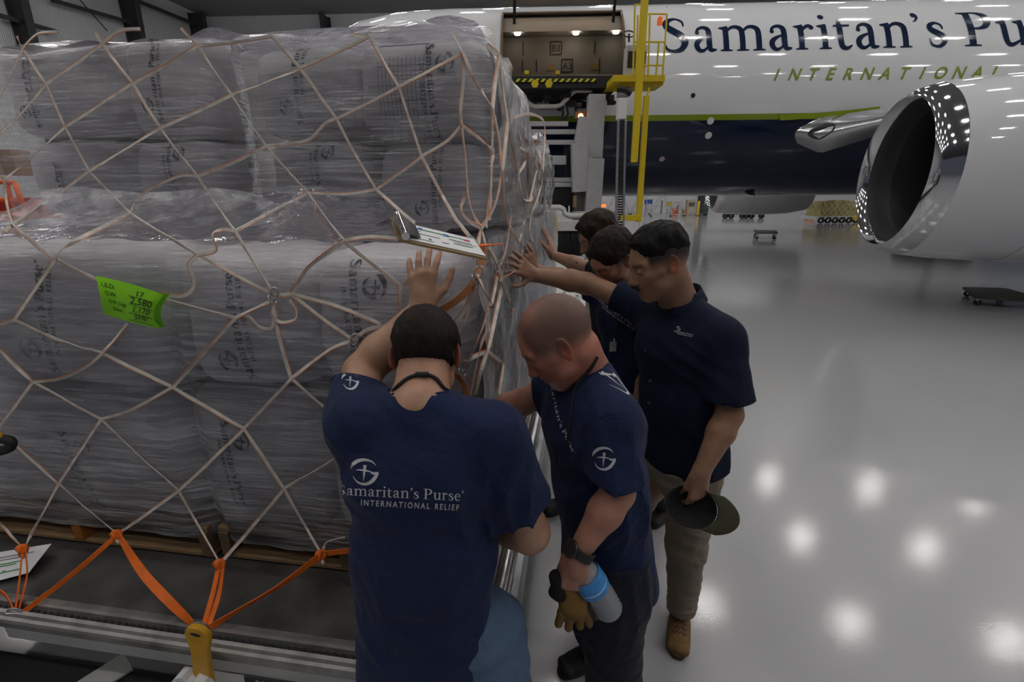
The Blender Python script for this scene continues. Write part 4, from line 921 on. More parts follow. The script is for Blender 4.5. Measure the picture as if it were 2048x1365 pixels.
pp = slab(.10, .99, .02, .93, .0005, .002).build('paper', mat('paper', (.72, .72, .74), .6), cb)
def bar(s0, s1, t0, t1, m): slab(s0, s1, t0, t1, .0022, .0027).build('form_line', m, pp)
Mg, Mb, Mr, Mk = mat('print green', (.02, .22, .06), .6), mat('print blue', (.02, .15, .5), .6), mat('print red', (.5, .02, .06), .6), mat('print grey', (.2, .2, .22), .6)
for s0, s1, t0, t1, m in ((.2, .82, .22, .25, Mg), (.28, .33, .14, .24, Mb), (.57, .64, .18, .29, Mb), (.82, .9, .22, .30, Mr), (.18, .5, .5, .52, Mk), (.62, .9, .42, .44, Mg), (.65, .88, .62, .64, Mg), (.35, .38, .66, .74, Mg), (.14, .4, .8, .815, Mk), (.5, .58, .7, .73, Mk), (.66, .94, .52, .53, Mk), (.14, .3, .35, .36, Mk)): bar(s0, s1, t0, t1, m)
ck = MB()
c = cbp(.06, .45) + n_ * .008; dr = (cbp(.06, 1) - cbp(.06, 0)).normalized(); ac = (cbp(1, .5) - cbp(0, .5)).normalized()
ck.tube([c - dr * .05, c + dr * .05], .007, 10); ck.add([c + dr * a + ac * b + n_ * h for a, b, h in ((-.05, 0, .006), (.05, 0, .006), (.03, .03, -.004), (-.03, .03, -.004))], [(0, 1, 2, 3)]); ck.add([c + dr * a - ac * b + n_ * h for a, b, h in ((-.035, 0, .006), (.035, 0, .006), (.02, .028, .014), (-.02, .028, .014))], [(0, 1, 2, 3)])
ck.build('clip', M_chrome, cb, smooth=True, auto=40)
# ---------------------------------------------------------------- loose form on the sheet, bottom left
def onz(x, y, z):
    d = ray(x, y); t = (z - CH) / d.z; return CAM + d * t
fm_ = thing('paper_form', onz(20, 1130, ZS + .02), 'white printed form with green lines on the cargo sheet behind the orange strap, bottom left', 'paper')
Q = [onz(-80, 1118, ZS + .03), onz(103, 1088, ZS + .05), onz(58, 1146, ZS + .03), onz(-80, 1182, ZS + .015)]
def fp(s, t): 
    p = Q[0].lerp(Q[1], s).lerp(Q[3].lerp(Q[2], s), t); return p
mb = MB(); mb.grid(fp, 8, 4); mb.grid(lambda s, t: fp(s, t) - Vector((0, 0, .0008)), 8, 4); ff = mb.build('paper', MATS['paper'], fm_, smooth=True)
for s0, s1, t, m in ((.45, .75, .45, Mg), (.4, .7, .52, Mg), (.45, .8, .75, Mg), (.4, .8, .3, Mk), (.42, .85, .2, Mk), (.55, .6, .7, Mg)): 
    q = MB(); q.grid(lambda a, b: fp(s0 + (s1 - s0) * a, t + .035 * b) + Vector((0, -.0008, .0012)), 2, 1); q.build('form_line', m, ff)
# =================================================================== SCULPTING: smooth unions of limbs, meshed by surface nets
V3 = lambda p: np.array(tuple(p), dtype=np.float32)
class P_:
    pass
def rcone(a, b, ra, rb, k=.02, op='u'):
    p = P_(); a = V3(a); b = V3(b); ab = b - a; L2 = float(ab @ ab) or 1e-9
    def f(X):
        q = X - a; t = np.clip((q @ ab) / L2, 0, 1); return np.linalg.norm(q - t[:, None] * ab, axis=1) - (ra + (rb - ra) * t)
    p.f = f; p.c = (a + b) / 2; p.R = sqrt(L2) / 2 + max(ra, rb); p.k = k; p.op = op; return p
def ellip(c, r, axes=None, k=.02, op='u'):
    p = P_(); c = V3(c); r = V3(r); A = np.array([tuple(x) for x in axes], dtype=np.float32).T if axes is not None else None
    def f(X):
        q = X - c
        if A is not None: q = q @ A
        k0 = np.linalg.norm(q / r, axis=1); k1 = np.linalg.norm(q / (r * r), axis=1); return k0 * (k0 - 1) / np.maximum(k1, 1e-6)
    p.f = f; p.c = c; p.R = float(max(r)); p.k = k; p.op = op; return p
def etube(a, b, ra, rb, side, k=.03, op='u', sq=2.0):
    """limb with an elliptical section: ra, rb = (half width along side, half depth)"""
    p = P_(); a = V3(a); b = V3(b); ab = b - a; L = float(np.linalg.norm(ab)); A = ab / L; S = V3(side); S = S - A * (S @ A); S /= np.linalg.norm(S); D = np.cross(A, S)
    def f(X):
        q = X - a; t = np.clip((q @ A) / L, 0, 1); r = q - (t * L)[:, None] * A
        rx = ra[0] + (rb[0] - ra[0]) * t; ry = ra[1] + (rb[1] - ra[1]) * t
        x = np.abs(r @ S) / rx; y = np.abs(r @ D) / ry; z = np.abs(r @ A) / np.minimum(rx, ry)
        kk = (x ** sq + y ** sq + z ** sq) ** (1 / sq); return (kk - 1) * np.minimum(rx, ry)
    p.f = f; p.c = (a + b) / 2; p.R = L / 2 + max(*ra, *rb) * 1.25; p.k = k; p.op = op; return p
def sleeve(prims, pt, n):
    """ends these limbs of a garment at a cuff plane"""
    pl = plane_cut(pt, n)
    for p in prims: p.raw = p.f; p.pl = pl; p.f = (lambda X, f=p.raw: np.maximum(f(X), pl(X)))
    return prims
def ev(prims, X, disp=None):
    d = np.full(len(X), 9.0, np.float32)
    for p in prims:
        e = p.f(X).astype(np.float32); k = p.k
        if p.op == 'u': h = np.clip(.5 + .5 * (d - e) / k, 0, 1); d = d * (1 - h) + e * h - k * h * (1 - h)
        else: e = -e; h = np.clip(.5 - .5 * (d - e) / k, 0, 1); d = d * (1 - h) + e * h + k * h * (1 - h)
    if disp is not None: d = d + disp(X)
    return d
def mesh_sdf(prims, h, cuts=(), disp=None, B=16, pad=.02):
    uni = [p for p in prims if p.op == 'u']
    lo = np.min([p.c - p.R for p in uni], axis=0) - pad; hi = np.max([p.c + p.R for p in uni], axis=0) + pad
    nb = np.ceil((hi - lo) / (B * h)).astype(int); W = int(max(nb) + 2) * B + 4
    g = np.stack(np.meshgrid(*[np.arange(B + 1)] * 3, indexing='ij'), -1).reshape(-1, 3)
    K, PV, E = [], [], []; bd = B * h * .87
    n1 = B + 1
    for bi in np.ndindex(*nb):
        b0 = np.array(bi) * B; c = lo + (b0 + B / 2) * h
        loc = [p for p in prims if np.linalg.norm(p.c - c) < p.R + bd + p.k + pad]
        if not any(p.op == 'u' for p in loc): continue
        if abs(float(ev(loc, c[None].astype(np.float32))[0])) > bd + .05: continue
        X = (lo + (b0 + g) * h).astype(np.float32); d = ev(loc, X, disp)
        for cf in cuts: d = np.maximum(d, cf(X))
        D = d.reshape(n1, n1, n1); S = D < 0
        if S.all() or not S.any(): continue
        # cell vertices
        acc = np.zeros((B, B, B, 3), np.float32); cnt = np.zeros((B, B, B), np.float32)
        for ax in range(3):
            a, b = [(1, 2), (0, 2), (0, 1)][ax]
            sl0 = [slice(None)] * 3; sl1 = [slice(None)] * 3; sl0[ax] = slice(0, B); sl1[ax] = slice(1, n1)
            d0 = D[tuple(sl0)]; d1 = D[tuple(sl1)]; cr = (d0 < 0) != (d1 < 0); t = np.where(cr, d0 / np.where(cr, d0 - d1, 1), 0)
            for oa in (0, 1):
                for ob in (0, 1):
                    s_ = [slice(None)] * 3; s_[a] = slice(oa, oa + B); s_[b] = slice(ob, ob + B)
                    c_ = cr[tuple(s_)]; cnt += c_; acc[..., ax] += np.where(c_, t[tuple(s_)], 0); acc[..., a] += c_ * oa; acc[..., b] += c_ * ob
            # edges owned by this block: start points 0..B-1 on every axis
            s_ = [slice(0, B)] * 3; own = np.argwhere(cr[tuple(s_)])
            if len(own):
                flip = (d0[tuple(s_)] < 0)[tuple(own.T)]
                E.append(np.concatenate([own + b0, np.full((len(own), 1), ax), flip[:, None]], 1))
        act = np.argwhere(cnt > 0); A_ = acc[tuple(act.T)] / cnt[tuple(act.T)][:, None]
        gi = act + b0; K.append((gi[:, 0] * W + gi[:, 1]) * W + gi[:, 2]); PV.append(lo + (gi + A_) * h)
    K = np.concatenate(K); PV = np.concatenate(PV); E = np.concatenate(E); o = np.argsort(K); K = K[o]; PV = PV[o]
    Q = []
    for ax in range(3):
        e = E[E[:, 3] == ax]; a, b = [(1, 2), (2, 0), (0, 1)][ax]; ids = []; ok = np.ones(len(e), bool)
        for oa, ob in ((0, 0), (1, 0), (1, 1), (0, 1)):
            q = e[:, :3].copy(); q[:, a] -= oa; q[:, b] -= ob; k = (q[:, 0] * W + q[:, 1]) * W + q[:, 2]
            i = np.clip(np.searchsorted(K, k), 0, len(K) - 1); ok &= K[i] == k; ids.append(i)
        q = np.stack(ids, 1); f = e[:, 4].astype(bool); q[f] = q[f][:, ::-1]; Q.append(q[ok])
    return PV.astype(np.float32), np.concatenate(Q)[:, ::-1]
def sdf_object(name, prims, h, m, parent, cuts=(), disp=None, shell=0, colors=None, loc=None, hem=.0042):
    V, Q = mesh_sdf(prims, h, cuts, disp)
    if shell:
        raw = ev(prims, V, disp); cv = np.full(len(V), -9.0, np.float32)
        for cf in cuts: cv = np.maximum(cv, cf(V))
        cap = (cv > -h * .6) & (raw < -h * .45); keep = ~cap[Q].all(1) & (cap[Q].sum(1) < 3); Q = Q[keep]
        
        sl = [p for p in prims if hasattr(p, 'pl')]; oth = [p for p in prims if not hasattr(p, 'pl')]
        if sl:
            used = np.unique(Q); mp = np.zeros(len(V), int); mp[used] = np.arange(len(used)); V = V[used]; Q = mp[Q]; do = ev(oth, V, disp); cap = np.zeros(len(V), bool)
            for p in sl: cap |= (np.abs(p.pl(V)) < h * .9) & (p.raw(V) < -h * .6) & (do > h * .3)
            Q = Q[~cap[Q].all(1) & (cap[Q].sum(1) < 3)]
        used = np.unique(Q); mp = np.zeros(len(V), int); mp[used] = np.arange(len(used)); V = V[used]; Q = mp[Q]
        for nb_ in (3, 3, 2, 3):
            ed = np.sort(np.stack([Q[:, [i, (i + 1) % 4]] for i in range(4)], 1), axis=2); key = ed[..., 0].astype(np.int64) * (len(V) + 1) + ed[..., 1]; u_, inv, ct = np.unique(key.ravel(), return_inverse=True, return_counts=True); Q = Q[(ct[inv].reshape(key.shape) == 1).sum(1) < nb_]
        used = np.unique(Q); mp = np.zeros(len(V), int); mp[used] = np.arange(len(used)); V = V[used]; Q = mp[Q]
        V = V.copy(); ed = np.concatenate([Q[:, [i, (i + 1) % 4]] for i in range(4)]); ed.sort(axis=1); ue, ct = np.unique(ed, axis=0, return_counts=True); be = ue[ct == 1]
        for _ in range(36):
            ac = np.zeros((len(V), 3)); n_ = np.zeros(len(V)); np.add.at(ac, be[:, 0], V[be[:, 1]]); np.add.at(ac, be[:, 1], V[be[:, 0]]); np.add.at(n_, be[:, 0], 1); np.add.at(n_, be[:, 1], 1)
            m_ = n_ > 0; V[m_] = V[m_] * .45 + .55 * (ac[m_] / n_[m_][:, None])
    me = bpy.data.meshes.new(name); off = V3(wloc(parent)) if parent is not None else (V3(loc) if loc is not None else np.zeros(3))
    me.vertices.add(len(V)); me.vertices.foreach_set('co', (V - off).astype(np.float32).ravel())
    me.loops.add(len(Q) * 4); me.loops.foreach_set('vertex_index', Q.ravel().astype(np.int32)); me.polygons.add(len(Q)); me.polygons.foreach_set('loop_start', np.arange(0, len(Q) * 4, 4, dtype=np.int32))
    me.update(calc_edges=True); me.validate(); me.polygons.foreach_set('use_smooth', np.ones(len(me.polygons), bool)); me.materials.append(m)
    if colors is not None:
        at_ = me.color_attributes.new('tint', 'FLOAT_COLOR', 'POINT'); c = np.ones((len(V), 4), np.float32); c[:, :3] = colors(V); at_.data.foreach_set('color', c.ravel())
    o = bpy.data.objects.new(name, me); COL.objects.link(o)
    if parent is not None: o.parent = parent
    elif loc is not None: o.location = Vector(loc)
    if shell:
        adj = {}
        for a, b in be: adj.setdefault(int(a), []).append(int(b)); adj.setdefault(int(b), []).append(int(a))
        seen = set()
        for st in list(adj):
            if st in seen: continue
            lp_ = [st]; seen.add(st); cur = st
            while True:
                nx = [q for q in adj[cur] if q not in seen]
                if not nx: break
                cur = nx[0]; seen.add(cur); lp_.append(cur)
            if len(lp_) < 24: continue
            P = V[lp_]
            for _ in range(10): P = .5 * P + .25 * (np.roll(P, 1, 0) + np.roll(P, -1, 0))
            P = P[::3]; hm = MB(); hm.tube([Vector(map(float, p)) for p in P], hem, 6, closed=True); ho = hm.build('hem', m if name != 'work_shirt' else M_navy2, o, smooth=True)
        s_ = o.modifiers.new('s', 'SOLIDIFY'); s_.thickness = shell; s_.offset = -1
    return o, V, Q
def tint_mat(name, rough=.5, sss=.08, bump=.25, bscale=160, spec=.4):
    m = bpy.data.materials.new(name); m.use_nodes = True; N = m.node_tree.nodes; L = m.node_tree.links; b = N['Principled BSDF']
    a = N.new('ShaderNodeAttribute'); a.attribute_name = 'tint'; tc = N.new('ShaderNodeTexCoord'); n = N.new('ShaderNodeTexNoise'); n.inputs['Scale'].default_value = 28; n.inputs['Detail'].default_value = 5; L.new(tc.outputs['Object'], n.inputs[0])
    r = N.new('ShaderNodeMapRange'); r.inputs[1].default_value = .3; r.inputs[2].default_value = .7; r.inputs[3].default_value = .86; r.inputs[4].default_value = 1.12; L.new(n.outputs['Fac'], r.inputs[0])
    h = N.new('ShaderNodeVectorMath'); h.operation = 'SCALE'; L.new(a.outputs['Color'], h.inputs[0]); L.new(r.outputs[0], h.inputs['Scale']); L.new(h.outputs[0], b.inputs['Base Color'])
    b.inputs['Roughness'].default_value = rough; b.inputs['Subsurface Weight'].default_value = sss; b.inputs['Subsurface Radius'].default_value = (.01, .004, .002); b.inputs['Specular IOR Level'].default_value = spec
    n2 = N.new('ShaderNodeTexNoise'); n2.inputs['Scale'].default_value = bscale; n2.inputs['Detail'].default_value = 3; L.new(tc.outputs['Object'], n2.inputs[0]); bp = N.new('ShaderNodeBump'); bp.inputs['Strength'].default_value = bump; bp.inputs['Distance'].default_value = .002
    L.new(n2.outputs['Fac'], bp.inputs['Height']); L.new(bp.outputs[0], b.inputs['Normal']); return m
def hair_mat(name, col, sc=90):
    m = mat(name, col, .65, noise=.35, nscale=60, bump=.5, bscale=sc, spec=.18, stretch=(1, 1, .35)); return m
def cloth_mat(name, col, wrinkle=.5, sc=9):
    if name in MATS: return MATS[name]
    m = bpy.data.materials.new(name); m.use_nodes = True; N = m.node_tree.nodes; L = m.node_tree.links; b = N['Principled BSDF']
    tc = N.new('ShaderNodeTexCoord'); n = N.new('ShaderNodeTexNoise'); n.inputs['Scale'].default_value = 3; n.inputs['Detail'].default_value = 5; L.new(tc.outputs['Object'], n.inputs[0])
    r = N.new('ShaderNodeMapRange'); r.inputs[1].default_value = .3; r.inputs[2].default_value = .7; r.inputs[3].default_value = .88; r.inputs[4].default_value = 1.12; L.new(n.outputs['Fac'], r.inputs[0])
    h = N.new('ShaderNodeVectorMath'); h.operation = 'SCALE'; h.inputs[0].default_value = col; L.new(r.outputs[0], h.inputs['Scale']); L.new(h.outputs[0], b.inputs['Base Color'])
    b.inputs['Roughness'].default_value = .85; b.inputs['Specular IOR Level'].default_value = .25; b.inputs['Sheen Weight'].default_value = .04; b.inputs['Sheen Roughness'].default_value = .5
    n1 = N.new('ShaderNodeTexNoise'); n1.inputs['Scale'].default_value = sc; n1.inputs['Detail'].default_value = 4; n1.inputs['Distortion'].default_value = 1.2; L.new(tc.outputs['Object'], n1.inputs[0])
    b1 = N.new('ShaderNodeBump'); b1.inputs['Strength'].default_value = wrinkle; b1.inputs['Distance'].default_value = .03; L.new(n1.outputs['Fac'], b1.inputs['Height'])
    n2 = N.new('ShaderNodeTexNoise'); n2.inputs['Scale'].default_value = 420; L.new(tc.outputs['Object'], n2.inputs[0]); b2 = N.new('ShaderNodeBump'); b2.inputs['Strength'].default_value = .2; b2.inputs['Distance'].default_value = .001
    L.new(n2.outputs['Fac'], b2.inputs['Height']); L.new(b1.outputs[0], b2.inputs['Normal']); L.new(b2.outputs[0], b.inputs['Normal']); MATS[name] = m; return m
def sm(x, a, b): t = np.clip((x - a) / (b - a), 0, 1); return t * t * (3 - 2 * t)
class Head:
    def __init__(s, c, fwd, up, sc=1.0):
        s.c = Vector(c); s.x = Vector(fwd).normalized(); u = Vector(up); s.z = (u - s.x * u.dot(s.x)).normalized(); s.y = s.z.cross(s.x); s.s = sc; s.ax = (s.x, s.y, s.z)
    def w(s, x, y, z): return s.c + (s.x * x + s.y * y + s.z * z) * s.s
    def loc(s, X): q = (X - V3(s.c)) / s.s; return q @ V3(s.x), q @ V3(s.y), q @ V3(s.z)
    def prims(s, full=.0, nose=1.0):
        S = s.s; w = s.w; E = lambda c, r, k=.015, op='u', ax=None: ellip(w(*c), [q * S for q in r], ax or s.ax, k * S, op); C = lambda a, b, ra, rb, k=.012, op='u': rcone(w(*a), w(*b), ra * S, rb * S, k * S, op)
        L = [E((-.014, 0, .035), (.097, .076, .09), .01), E((.028, 0, .0), (.066, .062, .088), .03), C((.046, 0, -.045), (.066, 0, -.088), .044, .024, .03), C((.03, .038, -.055), (.06, .014, -.088), .024, .018, .03), C((.03, -.038, -.055), (.06, -.014, -.088), .024, .018, .03)]
        for y in (1, -1):
            L += [C((.082, .012 * y, .03), (.07, .048 * y, .028), .011, .010, .014), C((.062, .05 * y, -.012), (.03, .064 * y, -.006), .014, .012, .02)]
            L += [ellip(w(.098, .031 * y, .008), [.013 * S, .019 * S, .012 * S], s.ax, .012 * S, 's'), E((.080, .031 * y, .006), (.012, .015, .011), .005)]
        L += [C((.088, 0, .012), (.106 * nose, 0, -.026), .009, .012, .012), E((.108 * nose, 0, -.03), (.012, .012, .009), .008), E((.098, .012, -.033), (.011, .008, .007), .006), E((.098, -.012, -.033), (.011, .008, .007), .006),
              E((.092, 0, -.052), (.010, .024, .006), .008), E((.090, 0, -.064), (.010, .022, .0065), .006), ellip(w(.104, 0, -.058), [.012 * S, .026 * S, .0022 * S], s.ax, .004 * S, 's')]
        for y in (1, -1):   # ears
            t = Vector((-.35, .94 * y, 0)); ex = s.x * .82 + s.y * (-.45 * y) * -1 * -1 + s.z * .1; ez = s.z * .96 - s.x * .22; ex = (ex - ez * ex.dot(ez)).normalized(); ey = ez.cross(ex)
            L += [ellip(w(-.012, .082 * y, .0), [.019 * S, .007 * S, .033 * S], (ex, ey, ez), .006 * S), ellip(w(-.008, .094 * y, .004), [.011 * S, .009 * S, .021 * S], (ex, ey, ez), .005 * S, 's')]
        return L
def hand(wrist, d, back, th, curls=(.3, .3, .3, .3), spread=.12, sc=1.0, thumb=(.7, .4), tc=.3):
    """five fingers on a palm: d = finger direction, back = normal of the back of the hand, th = thumb side"""
    w = Vector(wrist); d = Vector(d).normalized(); b = Vector(back); b = (b - d * b.dot(d)).normalized(); t = Vector(th); t = (t - d * t.dot(d) - b * t.dot(b)).normalized(); s = sc; L = []
    L.append(rcone(w, w + d * .035 * s, .024 * s, .026 * s, .02))
    ys = (.030, .010, -.010, -.029); ln = (.070, .078, .072, .056); kx = (.092, .096, .090, .080)
    for i in range(4):
        k = w + d * kx[i] * s + t * ys[i] * s + b * .003 * s; L.append(rcone(w + d * .02 * s + t * ys[i] * .6 * s, k, .0145 * s, .0105 * s, .016))
        a = 0; p = k; dd = (d + t * (spread * (1.5 - i) * .67)).normalized()
        for j, (fr, rr_) in enumerate(((.45, .0092), (.31, .0082), (.24, .0072))):
            a += curls[i] * (.8, 1.1, .8)[j]; q = p + (dd * cos(a) - b * sin(a)) * ln[i] * fr * s; L.append(rcone(p, q, rr_ * s * 1.04, rr_ * s * .93, .004)); p = q
    k = w + d * .022 * s + t * .022 * s - b * .006 * s; m = k + (d * cos(thumb[0]) + t * sin(thumb[0]) - b * tc * .5).normalized() * .045 * s
    L.append(rcone(k, m, .016 * s, .0115 * s, .014)); n_ = m + (d * cos(thumb[1]) + t * sin(thumb[1]) - b * tc).normalized() * .033 * s; L.append(rcone(m, n_, .0108 * s, .0095 * s, .004))
    L.append(rcone(n_, n_ + (d * cos(thumb[1] - .15) + t * sin(thumb[1] - .15) - b * tc * 1.4).normalized() * .027 * s, .0094 * s, .0078 * s, .004)); return L
def arm(sh, el, wr, r=(.05, .044, .027)):
    sh, el, wr = Vector(sh), Vector(el), Vector(wr); m = el.lerp(wr, .3)
    return [rcone(sh, el, r[0], r[1] * .92, .03), rcone(el, m, r[1] * .95, r[1], .02), rcone(m, wr, r[1], r[2], .02)]
def plane_cut(pt, n, R=None):
    pt = V3(pt); n = V3(Vector(n).normalized())
    def f(X):
        q = X - pt; d = q @ n
        if R is not None: d = np.where(np.linalg.norm(q, axis=1) < R, d, -1.0)
        return d.astype(np.float32)
    return f
def ell_cut(c, r, axes=None):
    e = ellip(c, r, axes); return lambda X: -e.f(X)
def cyl_cut(c, r):
    c = Vector(c); e = etube(c - Vector((0, 0, .08)), c + Vector((0, 0, .25)), r, r, (1, 0, 0)); return lambda X: -e.f(X)
def folds(specs, base=.003, seed=0):
    """cloth folds: each spec = (origin, direction of the fold line, across direction, reach, wavelength, amplitude)"""
    S_ = [(V3(o), V3(Vector(d).normalized()), V3(Vector(a).normalized()), R, wl, am) for o, d, a, R, wl, am in specs]
    def f(X):
        n = np.sin(X[:, 0] * 23 + seed + 2 * np.sin(X[:, 2] * 9 + seed)) * np.sin(X[:, 2] * 15 + 2 * np.sin(X[:, 1] * 17 + seed * 2)) + .5 * np.sin(X[:, 0] * 51 + X[:, 2] * 37 + 3 * np.sin(X[:, 2] * 21 + seed))
        d = n * base
        for o, dr, ac, R, wl, am in S_:
            q = X - o; s = q @ dr; t = q @ ac; r = np.sqrt((q * q).sum(1)); fall = np.exp(-(r / R) ** 2)
            ph = (t + .25 * wl * np.sin(s * 18 + seed)) / wl * 2 * pi; wv = np.abs(np.sin(ph * .5)) ** .7 - .6; d = d + wv * am * fall
        return d.astype(np.float32)
    return f
def project_print(name, obj_vq, v2, f2, org, ux, uy, dr, scale, m, parent, off=.0016, label=None):
    """lay flat artwork on a curved cloth surface by casting along dr"""
    V, Q = obj_vq; T = BVHTree.FromPolygons([tuple(map(float, p)) for p in V], [tuple(map(int, q)) for q in Q]); dr = Vector(dr).normalized() if dr is not None else (Vector(org) - CAM).normalized(); pts = []; good = []
    for x, y in v2:
        st = Vector(org) + Vector(ux) * x * scale + Vector(uy) * y * scale - dr * .25; h = T.ray_cast(st, dr, .6)
        good.append(h[0] is not None); pts.append((h[0] - dr * off) if h[0] is not None else st)
    f2 = [f for f in f2 if all(good[i] for i in f)]
    me = bpy.data.meshes.new(name); o_ = wloc(parent); me.from_pydata([p - o_ for p in pts], [], f2); me.materials.append(m); o = bpy.data.objects.new(name, me); COL.objects.link(o); o.parent = parent
    if label: o['label'] = label
    return o
def subdiv2d(v, f, L):
    bm = bmesh.new(); B_ = [bm.verts.new((x, y, 0)) for x, y in v]
    for q in f:
        try: bm.faces.new([B_[i] for i in q])
        except ValueError: pass
    for _ in range(4):
        E_ = [e for e in bm.edges if e.calc_length() > L]
        if not E_: break
        bmesh.ops.subdivide_edges(bm, edges=E_, cuts=1)
    bmesh.ops.triangulate(bm, faces=bm.faces); bm.verts.index_update(); r = ([(q.co.x, q.co.y) for q in bm.verts], [tuple(x.index for x in q.verts) for q in bm.faces]); bm.free(); return r
# =================================================================== PEOPLE
HB, HC = .0045, .0055        # grid steps for bodies and clothes
M_skin = tint_mat('skin', .5, .06)
M_cloth_t = tint_mat('navy work shirt', .85, 0, .3, 300, .2)
M_navy = cloth_mat('navy cotton', (.009, .017, .058)); M_navy2 = cloth_mat('dark navy cotton', (.008, .013, .035)); M_blk = cloth_mat('black cotton', (.010, .010, .012))
M_denim = cloth_mat('blue denim', (.075, .12, .20), .4, 14); M_dkpant = cloth_mat('dark work trousers', (.010, .012, .024), .6, 7); M_khaki = cloth_mat('khaki trousers', (.235, .19, .14), .7, 8); M_dkjean = cloth_mat('dark jeans', (.015, .02, .04), .5)
M_print = mat('shirt print grey', (.50, .50, .52), .7); M_printw = mat('shirt print white', (.68, .68, .70), .7)
M_boot = mat('tan suede', (.17, .095, .035), .8, noise=.25, nscale=18, bump=.3, bscale=120); M_bootb = mat('black shoe', (.014, .014, .015), .55, bump=.3, bscale=90)
M_cord = mat('black cord', (.012, .012, .014), .6)
lp = lambda a, b, t: Vector(a).lerp(Vector(b), t)
def torso(pel, neck, ls, rs, wid, dep, g=0.0, hip=1.0, low=0.0, sh=.058):
    pel, neck, ls, rs = map(Vector, (pel, neck, ls, rs)); side = rs - ls; side.z *= .3; a = pel - (neck - pel).normalized() * low; w1 = pel.lerp(neck, .36); c = pel.lerp(neck, .72); t = pel.lerp(neck, .93)
    return [etube(a, w1, (wid * hip + g, dep * hip + g), (wid * .96 + g, dep * .95 + g), side, .03, sq=2.3), etube(w1, c, (wid * .96 + g, dep * .95 + g), (wid * 1.05 + g, dep * 1.03 + g), side, .05, sq=2.3),
            etube(c, t, (wid * 1.02 + g, dep * 1.0 + g), (wid * .66 + g, dep * .62 + g), side, .05), rcone(ls, rs, sh + g, sh + g, .05), rcone(neck, ls, .048 + g, sh - .012 + g, .04), rcone(neck, rs, .048 + g, sh - .012 + g, .04)]
def neck_p(nk, H, r=.056): return [rcone(nk, H.w(-.028, 0, -.045), r * 1.08, r, .03), rcone(nk, H.w(.02, 0, -.06), r * .8, r * .7, .03)]
def shoe(ankle, heel, toe, hh=.09, wd=.048):
    a, h, t = map(Vector, (ankle, heel, toe)); d = (t - h).normalized(); s = d.cross(Vector((0, 0, 1))); z = Vector((0, 0, 1))
    return [etube(h + z * .035, t + z * .028, (wd * .82, .034), (wd, .026), s, .02, sq=2.6), rcone(a, h + z * .045, .045, .04, .03), rcone(h + d * .07 + z * .05, h + d * .15 + z * .035, .038, .034, .03)], plane_cut((0, 0, .004), (0, 0, -1))
def shoe_obj(name, ankle, heel, toe, m, parent, top=None, laces=True):
    pr_, ct = shoe(ankle, heel, toe); cuts = [ct]
    if top is not None: cuts.append(plane_cut((0, 0, top), (0, 0, 1)))
    o, V, Q = sdf_object(name, pr_, .004, m, parent, cuts)
    h, t = Vector(heel), Vector(toe); d = (t - h).normalized(); s = d.cross(Vector((0, 0, 1)))
    sl = MB(); Lh = (t - h).length / 2; Lq = Lh + .036; sl.prism([(Lh + Lq * cos(a * pi / 16), (1 if sin(a * pi / 16) > 0 else -1) * abs(sin(a * pi / 16)) ** .7 * (.041 + .008 * cos(a * pi / 16))) for a in range(32)], .022, Matrix((d, -s, Vector((0, 0, 1)))).transposed(), (h.x, h.y, .012)); sl.build('sole', M_rub if m is M_bootb else mat('tan sole', (.06, .042, .026), .8), o)
    if laces:
        T = BVHTree.FromPolygons([tuple(map(float, p)) for p in V], [tuple(map(int, q)) for q in Q]); lb_ = MB()
        for i in range(5):
            c = h + d * (.06 + .022 * i); P = []
            for q in range(7):
                st = c + s * (.028 * (q / 3 - 1)) + d * (.006 * (1 if q % 2 else -1)) + Vector((0, 0, .3)); hit = T.ray_cast(st, Vector((0, 0, -1)))
                if hit[0]: P.append(hit[0] + Vector((0, 0, .0015)))
            if len(P) > 2: lb_.tube(P, .0022, 5)
        if lb_.v: lb_.build('laces', mat('lace', (.05, .04, .025) if m is M_bootb else (.16, .12, .07), .8), o)
    return o
def cord(name, pts, r, parent, m=None): mb = MB(); mb.tube(smoothpath(pts, 6), r, 8); return mb.build(name, m or M_cord, parent, smooth=True)
def on_surface(VQ, pts, dr, off=.003):
    T = BVHTree.FromPolygons([tuple(map(float, p)) for p in VQ[0]], [tuple(map(int, q)) for q in VQ[1]]); dr = Vector(dr).normalized(); out = []
    for p in pts:
        h = T.ray_cast(Vector(p) - dr * .3, dr, .7); out.append(h[0] - dr * off if h[0] else Vector(p))
    return out
